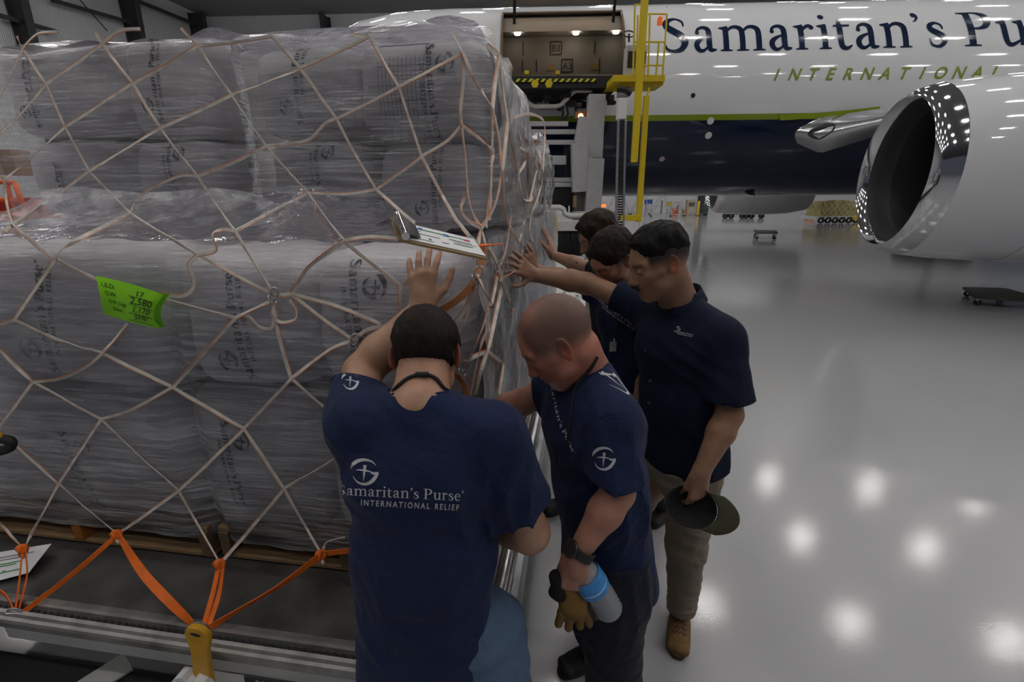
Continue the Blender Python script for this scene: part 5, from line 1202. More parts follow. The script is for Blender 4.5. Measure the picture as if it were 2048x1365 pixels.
def head_colors(H, skin, hair, fade=None, beard=None, beardcol=None, ear=1.25, brow=True, red=0.0):
    """tint by place on the head: cropped hair, beard, brows, lips, ears"""
    sk = np.array(skin, np.float32); hc = np.array(hair, np.float32)
    def f(V):
        x, y, z = H.loc(V); near = sm(-(np.sqrt(x * x + y * y + (z) ** 2)), -.155, -.135) * (np.abs(y) < .106); c = np.repeat(sk[None], len(V), 0)
        if fade is not None: w_ = fade(x, y, z) * near; c = c * (1 - w_[:, None]) + hc * w_[:, None]
        if beard is not None: w_ = beard(x, y, z) * near; c = c * (1 - w_[:, None]) + np.array(beardcol or hair, np.float32) * w_[:, None]
        e = near * sm(np.abs(y), .078, .086) * (np.abs(x + .012) < .03) * (np.abs(z) < .045); c = c * (1 + e[:, None] * (np.array([ear, .85, .8], np.float32) - 1))
        lip = near * (np.abs(z + .058) < .011) * (x > .088) * (np.abs(y) < .025); c = c * (1 - lip[:, None] * np.array([.05, .35, .3], np.float32))
        if brow: b = near * np.exp(-((z - .029) / .006) ** 2) * sm(x, .06, .075) * (np.abs(y) > .012) * (np.abs(y) < .055); c = c * (1 - b[:, None] * .75) + hc * b[:, None] * .75
        ls_ = near * np.exp(-((z - .002) / .003) ** 2) * (x > .07) * (np.abs(np.abs(y) - .031) < .014); c = c * (1 - ls_[:, None] * .7)
        if red: c = c * (1 + near[:, None] * np.array([red, -red * .4, -red * .4], np.float32))
        return np.clip(c, .003, 1)
    return f
def hair_obj(H, thick, h, m, parent, rough=.0022, fr=160):
    """hair as its own shell over the skull; thick(x,y,z) is its depth in head coordinates, negative where there is none"""
    S = H.s; sk = ellip(H.w(-.014, 0, .035), [(.097 + .004) * S, (.076 + .004) * S, (.09 + .004) * S], H.ax, .01); sk.R += .04; sk2 = ellip(H.w(.02, 0, .01), [.07 * S, .066 * S, .088 * S], H.ax, .03); sk2.R += .03
    def dsp(X):
        x, y, z = H.loc(X); n = np.sin(x * fr + 3 * np.sin(y * 70)) * np.sin(y * fr * 1.1 + 2 * np.sin(z * 60)) * rough + np.sin(x * 60 + y * 45) * np.sin(z * 50 + y * 30) * rough * .8
        return (-thick(x, y, z) * S - n).astype(np.float32)
    return sdf_object('hair', [sk, sk2], h, m, parent, disp=dsp)
def shirt_text(name, VQ, x0, y0, x1, y1, Y, parent, m, dr=None, lean=0.0, parts=('name', 'tag', 'emb'), upx=None, sc_up=1.0):
    """name block lying on the shirt: baseline start and end in the photo at distance Y"""
    A = at(x0, y0, Y); B = at(x1, y1, Y); ux = (B - A); k = ux.length / 10; ux.normalize(); up = Vector(upx) if upx else Vector((0, .25, .97)); up = (up - ux * up.dot(ux)).normalized() * sc_up
    def go(nm, v, f): project_print(nm, VQ, v, f, A, ux, up, dr, k, m, parent)
    if 'name' in parts: v, f, w_ = glyph_text("Samaritan's PurseR", 3, .05); s_ = 10 / w_; go(name + '_name', [(a * s_, b * s_) for a, b in v], f)
    if 'tag' in parts:
        v, f, w_ = sans_text('INTERNATIONAL RELIEF', 1.4, .25, .02); s_ = 7.7 / w_; go(name + '_tagline', [(a * s_ + 1.9, b * s_ * 1.25 - .78) for a, b in v], f)
    if 'emb' in parts: v, f = emblem(5); v, f = subdiv2d(v, f, .3); go(name + '_emblem', [(a * 1.08 + 2.05, b * 1.08 + 2.0) for a, b in v], f)
def emblem_at(VQ, px, py, rpx, Y, parent, m, dr=None, rot=0, ux=(1, 0, 0), up=(0, .25, .97)):
    A = at(px, py, Y); k = (at(px + rpx, py, Y) - A).length; v, f = emblem(5); v, f = subdiv2d(v, f, .3); c_, s_ = cos(rot), sin(rot); v = [(a * c_ - b * s_, a * s_ + b * c_) for a, b in v]
    project_print('printed_emblem', VQ, v, f, A, Vector(ux).normalized(), Vector(up).normalized(), dr, k, m, parent)

# ------------------------------------------------------------------ man nearest the camera, back turned
def man_front():
    H = Head(at(853, 716, 1.035), (.05, .83, -.56), (0.0, .56, .83), .94)
    pel, nk = Vector((-.222, .87, .87)), Vector((-.207, .925, 1.445)); ls, rs = Vector((-.350, .935, 1.395)), Vector((-.048, .915, 1.375)); le, lw = Vector((-.395, 1.115, 1.452)), Vector((-.236, 1.175, 1.610)); re, rw = Vector((.040, .93, 1.095)), Vector((-.09, 1.11, 1.0))
    body = torso(pel, nk, ls, rs, .15, .10, -.012) + neck_p(nk, H, .060) + H.prims() + arm(ls, le, lw, (.052, .050, .030)) + arm(rs, re, rw, (.05, .052, .03))
    body += hand(lw, (.04, .12, 1.0), (.02, -1, .12), (1, 0, .1), (.32, .38, .34, .3), .22, .98, (.85, .45), .15)
    body += hand(rw, (-.8, .5, -.1), (0, .3, 1), (0, 1, 0), (.6, .6, .6, .6), .1, .95)
    body += [rcone(pel, (-.30, .79, .45), .08, .06, .04), rcone((-.30, .79, .45), (-.30, .77, .08), .055, .04), rcone(pel, (-.10, .79, .45), .08, .06, .04), rcone((-.10, .79, .45), (-.10, .76, .08), .055, .04)]
    fade = lambda x, y, z: sm(z - .0 + (.35 * (-x) > .02) * 0 + np.clip(x, 0, .1) * -.3, -.055, .045) * sm(-x, -.085, -.07) * .9
    cf = head_colors(H, (.43, .245, .16), (.022, .015, .012), fade, ear=1.35, red=.06)
    o, V, Q = sdf_object('person', body, HB, M_skin, None, colors=cf, loc=(-.2, .88, 0))
    tag(o, 'man seen from behind in navy t-shirt, left hand raised flat on the wrapped load', 'person')
    hair_obj(H, lambda x, y, z: .0065 * sm(z, -.03, .035) - .0075 * (1 - sm(z, -.045, -.01)) - .012 * sm(x, .07, .085) - .012 * sm(np.abs(y), .066, .078) * (1 - sm(z, .0, .04)), .0035, hair_mat('short dark hair', (.018, .012, .010)), o, .0012, 220)
    sp = torso(pel, nk, ls, rs, .162, .115, .0, 1.16, .30, .066) + sleeve([rcone(ls, lp(ls, le, .9), .074, .078, .04)], lp(ls, le, .58) + Vector((0, 0, .02)), le - ls + Vector((.10, 0, .10))) + sleeve([rcone(rs, lp(rs, re, 1.0), .070, .080, .04), rcone(rs, (.03, .90, 1.12), .066, .076, .04)], lp(rs, re, .66), (.42, .05, -.85))
    cuts = [plane_cut((0, 0, .735), (.62, 0, -1)), cyl_cut(nk + Vector((0, .03, .0)), (.073, .070))]
    L = at
    fd = folds([((.0, .80, 1.22), (.1, 0, 1), (1, 0, 0), .16, .05, .010), ((-.38, .84, 1.33), (.8, 0, -.5), (.5, 0, .8), .10, .055, .010), ((-.05, .8, 1.0), (.4, 0, 1), (1, 0, -.4), .2, .08, .006), ((-.35, .8, .95), (-.3, 0, 1), (1, 0, .3), .2, .09, .006), ((.0, .84, 1.28), (.5, 0, .8), (.8, 0, -.5), .09, .06, .008), ((-.2, .8, .95), (.9, 0, .35), (-.3, 0, .9), .14, .09, .006), ((-.41, .95, 1.42), (.7, .5, .5), (0, .7, -.7), .06, .05, .007)], .0022, 1)
    s_o, SV, SQ = sdf_object('t_shirt', sp, HC, M_navy, o, cuts, fd, shell=.003)
    shirt_text('shirt_back', (SV, SQ), 675, 990, 929, 1003, .79, s_o, M_print)
    # neckline rib and cord
    emblem_at((SV, SQ), 700, 762, 17, .98, s_o, M_print)
    pc_, n_ = [], 17
    nb = [H.w(-.05, .062, -.062), H.w(-.085, .035, -.052), H.w(-.094, 0, -.05), H.w(-.085, -.035, -.052), H.w(-.05, -.062, -.062)]
    nb = [at(772, 806, .93), at(790, 778, .88), at(815, 757, .858), at(845, 749, .85), at(872, 757, .858), at(890, 778, .88), at(898, 800, .93)]
    nb2 = [on_surface((V, Q), [p], (p - CAM), .004)[0] for p in nb[1:-1]]; cord('neck_cord', [nb2[0] + Vector((-.02, .04, -.03))] + nb2 + [nb2[-1] + Vector((.02, .04, -.03))], .0042, o)
    c = nb2[2]; cord('cord_clasp', [c + Vector((-.014, -.002, .001)), c + Vector((0, -.003, .001)), c + Vector((.014, -.002, .001))], .0062, o)
    pants = [etube((-.215, .87, .93), (-.21, .88, .78), (.150, .105), (.165, .11), (1, 0, 0), .04), rcone((-.28, .86, .80), (-.30, .79, .42), .09, .075, .04), rcone((-.30, .79, .42), (-.30, .77, .05), .075, .07), rcone((-.095, .87, .82), (-.085, .79, .42), .098, .08, .04), rcone((-.085, .79, .42), (-.09, .76, .05), .08, .07), rcone((-.05, .89, .84), (-.035, .83, .62), .08, .085, .05)]
    sdf_object('jeans', pants, .008, M_denim, o, [plane_cut((0, 0, .96), (0, 0, 1)), plane_cut((0, 0, .04), (0, 0, -1))], folds([((0, .85, .8), (1, 0, .2), (0, 0, 1), .2, .06, .006)], .002, 3))
    for s_, x in ((1, -.30), (-1, -.09)): shoe_obj('shoe', (x, .76, .09), (x, .72, 0), (x, .93, 0), M_bootb, o, .12, False)
man_front()
# ------------------------------------------------------------------ bald man in the middle, bottle and gloves in hand
def man_bald():
    H = Head((.122, 1.135, 1.526), (-.77, .02, -.62), (-.60, 0, .78), 1.0)
    pel, nk = Vector((.285, 1.13, .86)), Vector((.205, 1.175, 1.425)); ns, fs = Vector((.250, 1.035, 1.355)), Vector((.165, 1.29, 1.345)); ne, nw = at(1236, 985, .965), at(1152, 1112, .925); fe, fw = Vector((.035, 1.35, 1.25)), Vector((-.13, 1.39, 1.165))
    body = torso(pel, nk, ns, fs, .135, .10, -.012) + neck_p(nk, H, .060) + H.prims() + arm(ns, ne, nw, (.046, .042, .026)) + arm(fs, fe, fw, (.048, .045, .028))
    body += hand(nw, (-.03, -.05, -1), (-.25, -1, .05), (-1, .2, 0), (.75, .85, .95, 1.0), .05, 1.0, (.35, -.1), .5)
    body += hand(fw, (-.8, .3, .3), (0, -1, .2), (.3, 0, 1), (.3, .3, .3, .3), .15, .95)
    body += [rcone(pel, (.30, 1.06, .45), .08, .06, .04), rcone((.30, 1.06, .45), (.34, 1.02, .08), .055, .04), rcone(pel, (.25, 1.26, .48), .08, .06, .04), rcone((.25, 1.26, .48), (.36, 1.43, .1), .055, .04)]
    fade = lambda x, y, z: (sm(z + .25 * np.clip(-x, -.05, .1), -.03, .03) * sm(-x, -.075, -.05) * .85 * (1 - .45 * sm(z, .085, .12) * sm(x, -.06, .02)))
    beard = lambda x, y, z: sm(x, .062, .078) * sm(-z, .062, .075) * .75
    cf = head_colors(H, (.40, .19, .13), (.085, .068, .056), fade, beard, (.46, .43, .40), red=.12, brow=True)
    o, V, Q = sdf_object('person', body, HB, M_skin, None, colors=cf, loc=(.3, 1.15, 0))
    tag(o, 'man with shaved head bowed low, navy t-shirt, holding water bottle and gloves', 'person')
    sp = torso(pel, nk, ns, fs, .155, .122, .0, 1.06, .10, .068) + sleeve([rcone(ns, lp(ns, ne, .95), .064, .074, .03)], lp(ns, ne, .80), (.10, .0, -1)) + sleeve([rcone(fs, lp(fs, fe, .9), .066, .068, .04)], lp(fs, fe, .55), (fe - fs) + Vector((0, 0, .04)))
    cuts = [plane_cut((0, 0, .82), (-.12, 0, -1)), ell_cut(nk + Vector((-.03, 0, .04)), (.088, .082, .048))]
    fd = folds([((.30, 1.0, 1.2), (.1, 0, 1), (1, 0, .1), .16, .07, .010), ((.22, 1.05, 1.05), (.7, 0, .7), (-.7, 0, .7), .15, .07, .007), ((.34, 1.05, 1.0), (.3, 0, 1), (1, .3, 0), .2, .07, .007), ((.20, 1.0, 1.3), (.3, 0, 1), (1, 0, 0), .12, .04, .006)], .0022, 4)
    s_o, SV, SQ = sdf_object('t_shirt', sp, HC, M_navy, o, cuts, fd, shell=.003)
    emblem_at((SV, SQ), 1207, 918, 22, 1.0, s_o, M_print)
    emblem_at((SV, SQ), 1272, 768, 24, 1.03, s_o, M_print, dr=(-.75, .65, 0), ux=(.65, .75, 0))
    shirt_text('shirt_back', (SV, SQ), 1279, 828, 1420, 850, 1.03, s_o, M_print, dr=(-.75, .65, 0), parts=('name',))
    shirt_text('shirt_chest', (SV, SQ), 1060, 800, 1150, 900, 1.05, s_o, M_printw, dr=(.3, 1, 0), parts=('name',))
    # lanyard
    SV2 = (np.concatenate([SV, V]), np.concatenate([SQ, Q + len(SV)])); P = on_surface(SV2, [at(1194, 712, 1.1), at(1186, 735, 1.08), at(1172, 762, 1.06), at(1156, 796, 1.03), at(1140, 840, 1.05), at(1135, 890, 1.05)], (0, 1, 0), .004); cord('lanyard', P, .0042, o)
    pants = [etube((.285, 1.12, .93), (.285, 1.12, .80), (.15, .12), (.16, .13), (ns - fs), .04), rcone((.29, 1.05, .82), (.315, 1.05, .42), .108, .085, .04), rcone((.315, 1.05, .42), (.35, 1.02, .06), .085, .075), rcone((.28, 1.20, .82), (.27, 1.28, .45), .10, .08, .04), rcone((.27, 1.28, .45), (.355, 1.43, .06), .08, .07)]
    sdf_object('trousers', pants, .007, M_dkpant, o, [plane_cut((0, 0, .92), (0, 0, 1)), plane_cut((0, 0, .05), (0, 0, -1))], folds([((.3, 1.0, .45), (1, 0, .3), (0, 0, 1), .14, .08, .006), ((.33, 1.0, .8), (.1, 0, 1), (1, 0, 0), .15, .05, .008)], .003, 6))
    shoe_obj('shoe', (.36, 1.43, .10), (.40, 1.45, 0), (.215, 1.37, 0), M_bootb, o, .13); shoe_obj('shoe', (.35, 1.02, .10), (.38, 1.03, 0), (.17, .98, 0), M_bootb, o, .13, False)
    # watch
    d = (nw - ne).normalized(); s = d.cross(Vector((0, 1, 0))).normalized(); y = s.cross(d); c = nw - d * .018
    wt = thing('wrist_watch', c, 'black rubber wrist watch on the left wrist of the shaved head man', 'watch'); mb = MB(); R_ = [c + (s * cos(t) * .0345 + y * sin(t) * .0345) for t in [2 * pi * q / 28 for q in range(28)]]
    mb2 = MB(); vs = []; 
    for p in R_: n_ = (p - c).normalized(); vs += [p - d * .013 + n_ * 0, p + d * .013, p + d * .011 + n_ * .005, p - d * .011 + n_ * .005]
    mb2.add(vs, [(4 * i + j, 4 * i + (j + 1) % 4, 4 * ((i + 1) % 28) + (j + 1) % 4, 4 * ((i + 1) % 28) + j) for i in range(28) for j in range(4)]); mb2.build('strap', M_rub, wt, smooth=True, auto=50)
    f_ = (-s * .75 - y * .5).normalized(); f_ = Vector((-.8, -.5, .3)); f_ = (f_ - d * f_.dot(d)).normalized(); mb3 = MB(); mb3.lathe([(0, .001), (0, .021), (.006, .023), (.011, .020), (.011, .001)], 20, c + f_ * .033, f_); mb3.build('watch_case', mat('watch case', (.02, .022, .022), .35), wt, smooth=True, auto=40)
    # bottle
    a = at(1150, 1118, .93); b = at(1221, 1222, .95); ax = (b - a).normalized(); Lb = (b - a).length
    bt = thing('water_bottle', b, 'clear plastic water bottle with blue label held tilted in the hand', 'bottle'); S_ = Lb / .17; r0 = .031 * S_ * .95
    prof = [(0, .0), (0, .012), (.0, .013), (.02, .014), (.03, .024), (.045, .030), (.055, .0315)]
    for i in range(9): z = .06 + i * .0105; prof += [(z, .0315 - .0012), (z + .004, .0325), (z + .008, .0315 - .0012)]
    prof += [(.158, .0325), (.166, .030), (.170, .024), (.168, .012), (.164, .0)]
    prof = [(z * S_, r * S_ * .92) for z, r in prof]; M_pet = mat('clear plastic', (.80, .84, .92), .08, trans=.68, ior=1.3, spec=.8)
    MB().lathe(prof, 32, a, ax).build('bottle_body', M_pet, bt, smooth=True)
    lbp = [(.035 * S_, .0318 * S_ * .92), (.075 * S_, .0345 * S_ * .92)]; lb_ = MB().lathe([(.042 * S_, .0325 * S_ * .92), (.048 * S_, .0340 * S_ * .92), (.088 * S_, .0345 * S_ * .92)], 32, a, ax).build('label', mat('label blue', (.04, .25, .62), .4, noise=.15, nscale=60), bt, smooth=True)
    MB().lathe([(.073 * S_, .0349 * S_ * .92), (.076 * S_, .0350 * S_ * .92)], 32, a, ax).build('label_band', mat('label pale', (.55, .65, .8), .4), bt, smooth=True)
    MB().lathe([(-.004, .0), (-.004, .013), (.012, .014), (.012, 0)], 20, a, ax).build('cap', M_white, bt, smooth=True, auto=40)
    # gloves
    g = thing('work_gloves', at(1145, 1250, .93), 'pair of tan and black work gloves dangling from the hand below the bottle', 'gloves')
    k = lambda x, y, Y=.93: at(x, y, Y)
    GP = [rcone(k(1138, 1175), k(1150, 1215), .020, .030, .02), rcone(k(1135, 1205), k(1170, 1205), .024, .024, .02)]
    for x0, y0, x1, y1, r in ((1130, 1205, 1117, 1248, .0115), (1143, 1212, 1137, 1256, .0115), (1158, 1212, 1160, 1252, .0115), (1168, 1208, 1178, 1248, .0115), (1172, 1200, 1190, 1235, .010)): GP.append(rcone(k(x0, y0), k((x0 + x1) / 2, (y0 + y1) / 2), r * 1.15, r * 1.05, .008)); GP.append(rcone(k((x0 + x1) / 2, (y0 + y1) / 2), k(x1, y1, .94), r * 1.05, r, .006))
    cg = lambda X: np.where((np.sin(X[:, 0] * 190 + X[:, 2] * 60) > .35)[:, None] & (X[:, 0] > .19)[:, None], np.array([[.02, .018, .015]], np.float32), np.array([[.20, .11, .025]], np.float32))
    mg_ = tint_mat('glove leather', .75, 0, .5, 120); sdf_object('glove_leather', GP, .0025, mg_, g, colors=cg)
    GC = [rcone(k(1112, 1155), k(1118, 1190), .019, .016, .02), rcone(k(1108, 1185), k(1122, 1192), .015, .014, .01), rcone(k(1120, 1180), k(1140, 1185), .014, .016, .02)]
    sdf_object('glove_cuff', GC, .003, mat('black knit', (.008, .008, .009), .9, bump=.5, bscale=150), g)
man_bald()
# ------------------------------------------------------------------ man standing at the right with the cap in his hand
def man_right():
    H = Head((.500, 1.545, 1.668), (-.90, -.14, -.34), (-.33, -.03, .94), 1.0)
    pel, nk = Vector((.672, 1.56, .94)), Vector((.605, 1.60, 1.515)); ns, fs = Vector((.708, 1.455, 1.425)), Vector((.525, 1.755, 1.462)); ne, nw = Vector((.735, 1.385, 1.18)), at(1402, 945, 1.325); fe, fw = at(1172, 566, 1.88), at(1066, 550, 1.86)
    body = torso(pel, nk, ns, fs, .15, .105, -.012) + neck_p(nk, H, .058) + H.prims() + arm(ns, ne, nw, (.046, .044, .028)) + arm(fs, fe, fw, (.046, .044, .027))
    body += hand(nw, (-.02, -.02, -1), (.3, -1, .05), (-1, -.1, 0), (.55, .7, .75, .8), .06, 1.0, (.35, .0), .6)
    body += hand(fw, at(1003, 508, 1.73) - fw, (.45, -.8, .35), (-.35, .1, -1), (.10, .12, .15, .15), .28, 1.0, (.95, .6), .0)
    body += [rcone(pel, (.70, 1.50, .50), .08, .06, .04), rcone((.70, 1.50, .50), (.755, 1.58, .1), .055, .04), rcone(pel, (.60, 1.82, .50), .08, .06, .04), rcone((.60, 1.82, .50), (.55, 2.0, .1), .055, .04)]
    fade = lambda x, y, z: sm(z + .30 * np.clip(-x - .02, 0, .1), -.015, .04) * sm(-x, -.066, -.05) * .93
    cf = head_colors(H, (.31, .17, .105), (.012, .010, .010), fade, lambda x, y, z: sm(x, .05, .08) * sm(-z, .03, .045) * .12, ear=1.45)
    o, V, Q = sdf_object('person', body, .004, M_skin, None, colors=cf, loc=(.7, 1.6, 0))
    tag(o, 'black haired man with moustache in dark navy button shirt and khaki trousers', 'person')
    hair_obj(H, lambda x, y, z: (.001 + .010 * sm(z, .05, .11) + .005 * sm(x, 0, .06) * sm(z, .05, .1)) - .016 * (1 - sm(z + .25 * np.clip(-x - .01, 0, .1), .02, .07)) - .018 * sm(x, .060, .080) * (1 - sm(z, .085, .1)) - .02 * sm(x, .092, .1), .0035, hair_mat('thick black hair', (.008, .007, .007), 70), o, .0026, 120)
    mm = MB(); ms = [H.w(.100, -.030, -.052), H.w(.107, -.015, -.045), H.w(.109, 0, -.044), H.w(.107, .015, -.045), H.w(.100, .030, -.052)]
    mm.tube(smoothpath(ms, 4), [.0015] + [.0045] * 15 + [.0015], 8); mm.build('moustache', MATS['thick black hair'], o, smooth=True)
    sp = torso(pel, nk, ns, fs, .165, .125, .0, 1.02, .02, .068) + sleeve([rcone(ns, lp(ns, ne, 1.05), .070, .086, .03)], lp(ns, ne, .76), (.04, 0, -1)) + sleeve([rcone(fs, lp(fs, fe, .8), .064, .066, .04)], lp(fs, fe, .48), fe - fs)
    cuts = [plane_cut((.7, 1.5, .895), (.12, 0, -1)), ell_cut(nk + Vector((-.035, -.015, .04)), (.088, .082, .055))]
    fd = folds([((.72, 1.38, 1.2), (.1, 0, 1), (1, 0, 0), .2, .07, .007), ((.60, 1.4, 1.35), (.7, 0, -.6), (.6, 0, .7), .12, .05, .005), ((.72, 1.4, 1.0), (.3, 0, 1), (1, 0, .2), .2, .08, .006), ((.5, 1.7, 1.45), (.3, 0, 1), (1, 0, 0), .1, .04, .006)], .002, 9)
    bk = V3((.85, .50, 0))
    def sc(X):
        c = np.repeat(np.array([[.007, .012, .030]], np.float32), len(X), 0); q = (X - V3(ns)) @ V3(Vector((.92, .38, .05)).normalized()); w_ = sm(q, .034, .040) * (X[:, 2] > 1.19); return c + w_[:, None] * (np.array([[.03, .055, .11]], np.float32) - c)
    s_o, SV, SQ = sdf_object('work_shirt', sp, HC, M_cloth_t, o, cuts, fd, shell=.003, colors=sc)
    shirt_text('shirt_chest', (SV, SQ), 1347, 664, 1388, 672, 1.4, s_o, M_printw)
    for x, y in ((1322, 636), (1309, 722), (1300, 762), (1306, 680), (1298, 806)):
        p = on_surface((SV, SQ), [at(x, y, 1.45)], (0, 1, 0), .001)[0]; MB().lathe([(0, .001), (0, .0055), (-.002, .0055), (-.0025, .001)], 12, p, (0, 1, 0)).build('button', mat('button', (.03, .035, .05), .3), s_o)
    # collar: stand at the back falling open to the front
    cm = MB()
    f_ = Vector((-.92, -.38, 0)); sd = Vector((.38, -.92, 0)); base = nk + Vector((-.005, 0, .012))
    def col(s, t):
        a = (s * 2 - 1) * 2.55; rad = .066 + .004 * cos(a); dd = -f_ * cos(a) * 1.05 + sd * sin(a); z = .028 - .045 * (1 - cos(a)) / 2
        if t < .5: q = t * 2; r = rad; h = z + .028 * q
        else: q = (t - .5) * 2; r = rad + .026 * q; h = z + .028 - .042 * q - .018 * q * (abs(s * 2 - 1) ** 3)
        return base + dd * r + Vector((0, 0, h))
    cm.grid(col, 40, 8); cl = cm.build('collar', M_navy2, s_o, smooth=True); q_ = cl.modifiers.new('s', 'SOLIDIFY'); q_.thickness = .003
    pants = [etube((.67, 1.57, .98), (.67, 1.58, .86), (.15, .115), (.16, .125), (ns - fs), .04), rcone((.69, 1.50, .86), (.705, 1.50, .52), .100, .080, .04), rcone((.705, 1.50, .52), (.755, 1.575, .13), .078, .064), rcone((.64, 1.66, .88), (.60, 1.82, .52), .098, .08, .04), rcone((.60, 1.82, .52), (.545, 2.0, .10), .075, .062)]
    p_o, PV_, PQ = sdf_object('trousers', pants, .006, M_khaki, o, [plane_cut((0, 0, 1.0), (0, 0, 1)), plane_cut((0, 0, .11), (0, 0, -1))], folds([((.73, 1.5, .5), (1, 0, .35), (.2, 0, 1), .12, .07, .006), ((.76, 1.55, .2), (1, 0, .2), (0, 0, 1), .10, .05, .008), ((.65, 1.5, .85), (.8, 0, .5), (-.5, 0, .8), .15, .05, .008)], .003, 12))
    pk = MB(); pc_ = [at(1436, 925, 1.5), at(1455, 925, 1.55), at(1448, 985, 1.55), at(1424, 990, 1.5)]; pk.add(on_surface((PV_, PQ), pc_, (-.6, .8, 0), .004), [(0, 1, 2, 3)]); pk.build('cargo_pocket', M_khaki, o)
    shoe_obj('boot', (.765, 1.60, .13), (.775, 1.625, 0), (.705, 1.45, 0), M_boot, o, .17); shoe_obj('boot', (.54, 2.0, .12), (.56, 2.03, 0), (.47, 1.88, 0), M_boot, o, .17, False)
    # ring
    # cap held by the brim
    cp = thing('baseball_cap', at(1400, 1030, 1.36), 'dark olive baseball cap held upside down by its rim beside khaki trousers', 'cap')
    c = at(1402, 1020, 1.285); X_ = Vector((.93, -.25, -.22)).normalized(); N_ = Vector((-.05, -.88, .46)); N_ = (N_ - X_ * N_.dot(X_)).normalized(); Y_ = N_.cross(X_); cb_ = MB()
    def crown(s, t):
        a = 2 * pi * s; ph = t * pi / 2; r = .070; return c + X_ * (cos(a) * r * 1.18 * cos(ph)) + Y_ * (sin(a) * r * cos(ph)) - N_ * (sin(ph) * .05) - X_ * .03
    cb_.grid(crown, 40, 12); cr = cb_.build('crown', [mat('cap black mesh', (.012, .012, .012), .85, bump=.4, bscale=200)], cp, smooth=True); cr.modifiers.new('s', 'SOLIDIFY').thickness = .003
    br = MB()
    def brim(s, t):
        a = (s - .5) * 2.1; r0 = .072; x = cos(a) * r0 * 1.18; y = sin(a) * r0; q = cos(a * .75) * .072 * t; return c - X_ * .03 + X_ * (x + q) + Y_ * (y * (1 + .06 * t)) + N_ * (.0 + .012 * t * 0 - .9 * (y * y) * 2 * t)
    br.grid(brim, 24, 8); b_ = br.build('brim', mat('olive cloth', (.050, .052, .028), .85, bump=.4, bscale=160), cp, smooth=True); b_.modifiers.new('s', 'SOLIDIFY').thickness = .004
    for a in (0, pi / 3, 2 * pi / 3):
        sm_ = MB(); P = [crown(a / (2 * pi), t / 8) + N_ * .003 for t in range(9)] + [crown(a / (2 * pi) + .5, t / 8) + N_ * .003 for t in range(8, -1, -1)]; sm_.tube(P, .0022, 5); sm_.build('seam_tape', M_cord, cp)
    st = MB(); st.tube([crown(.5 + q, -.02) - X_ * .002 for q in (-.09, -.05, 0, .05, .09)], .004, 6); st.build('back_strap', M_cord, cp)
man_right()
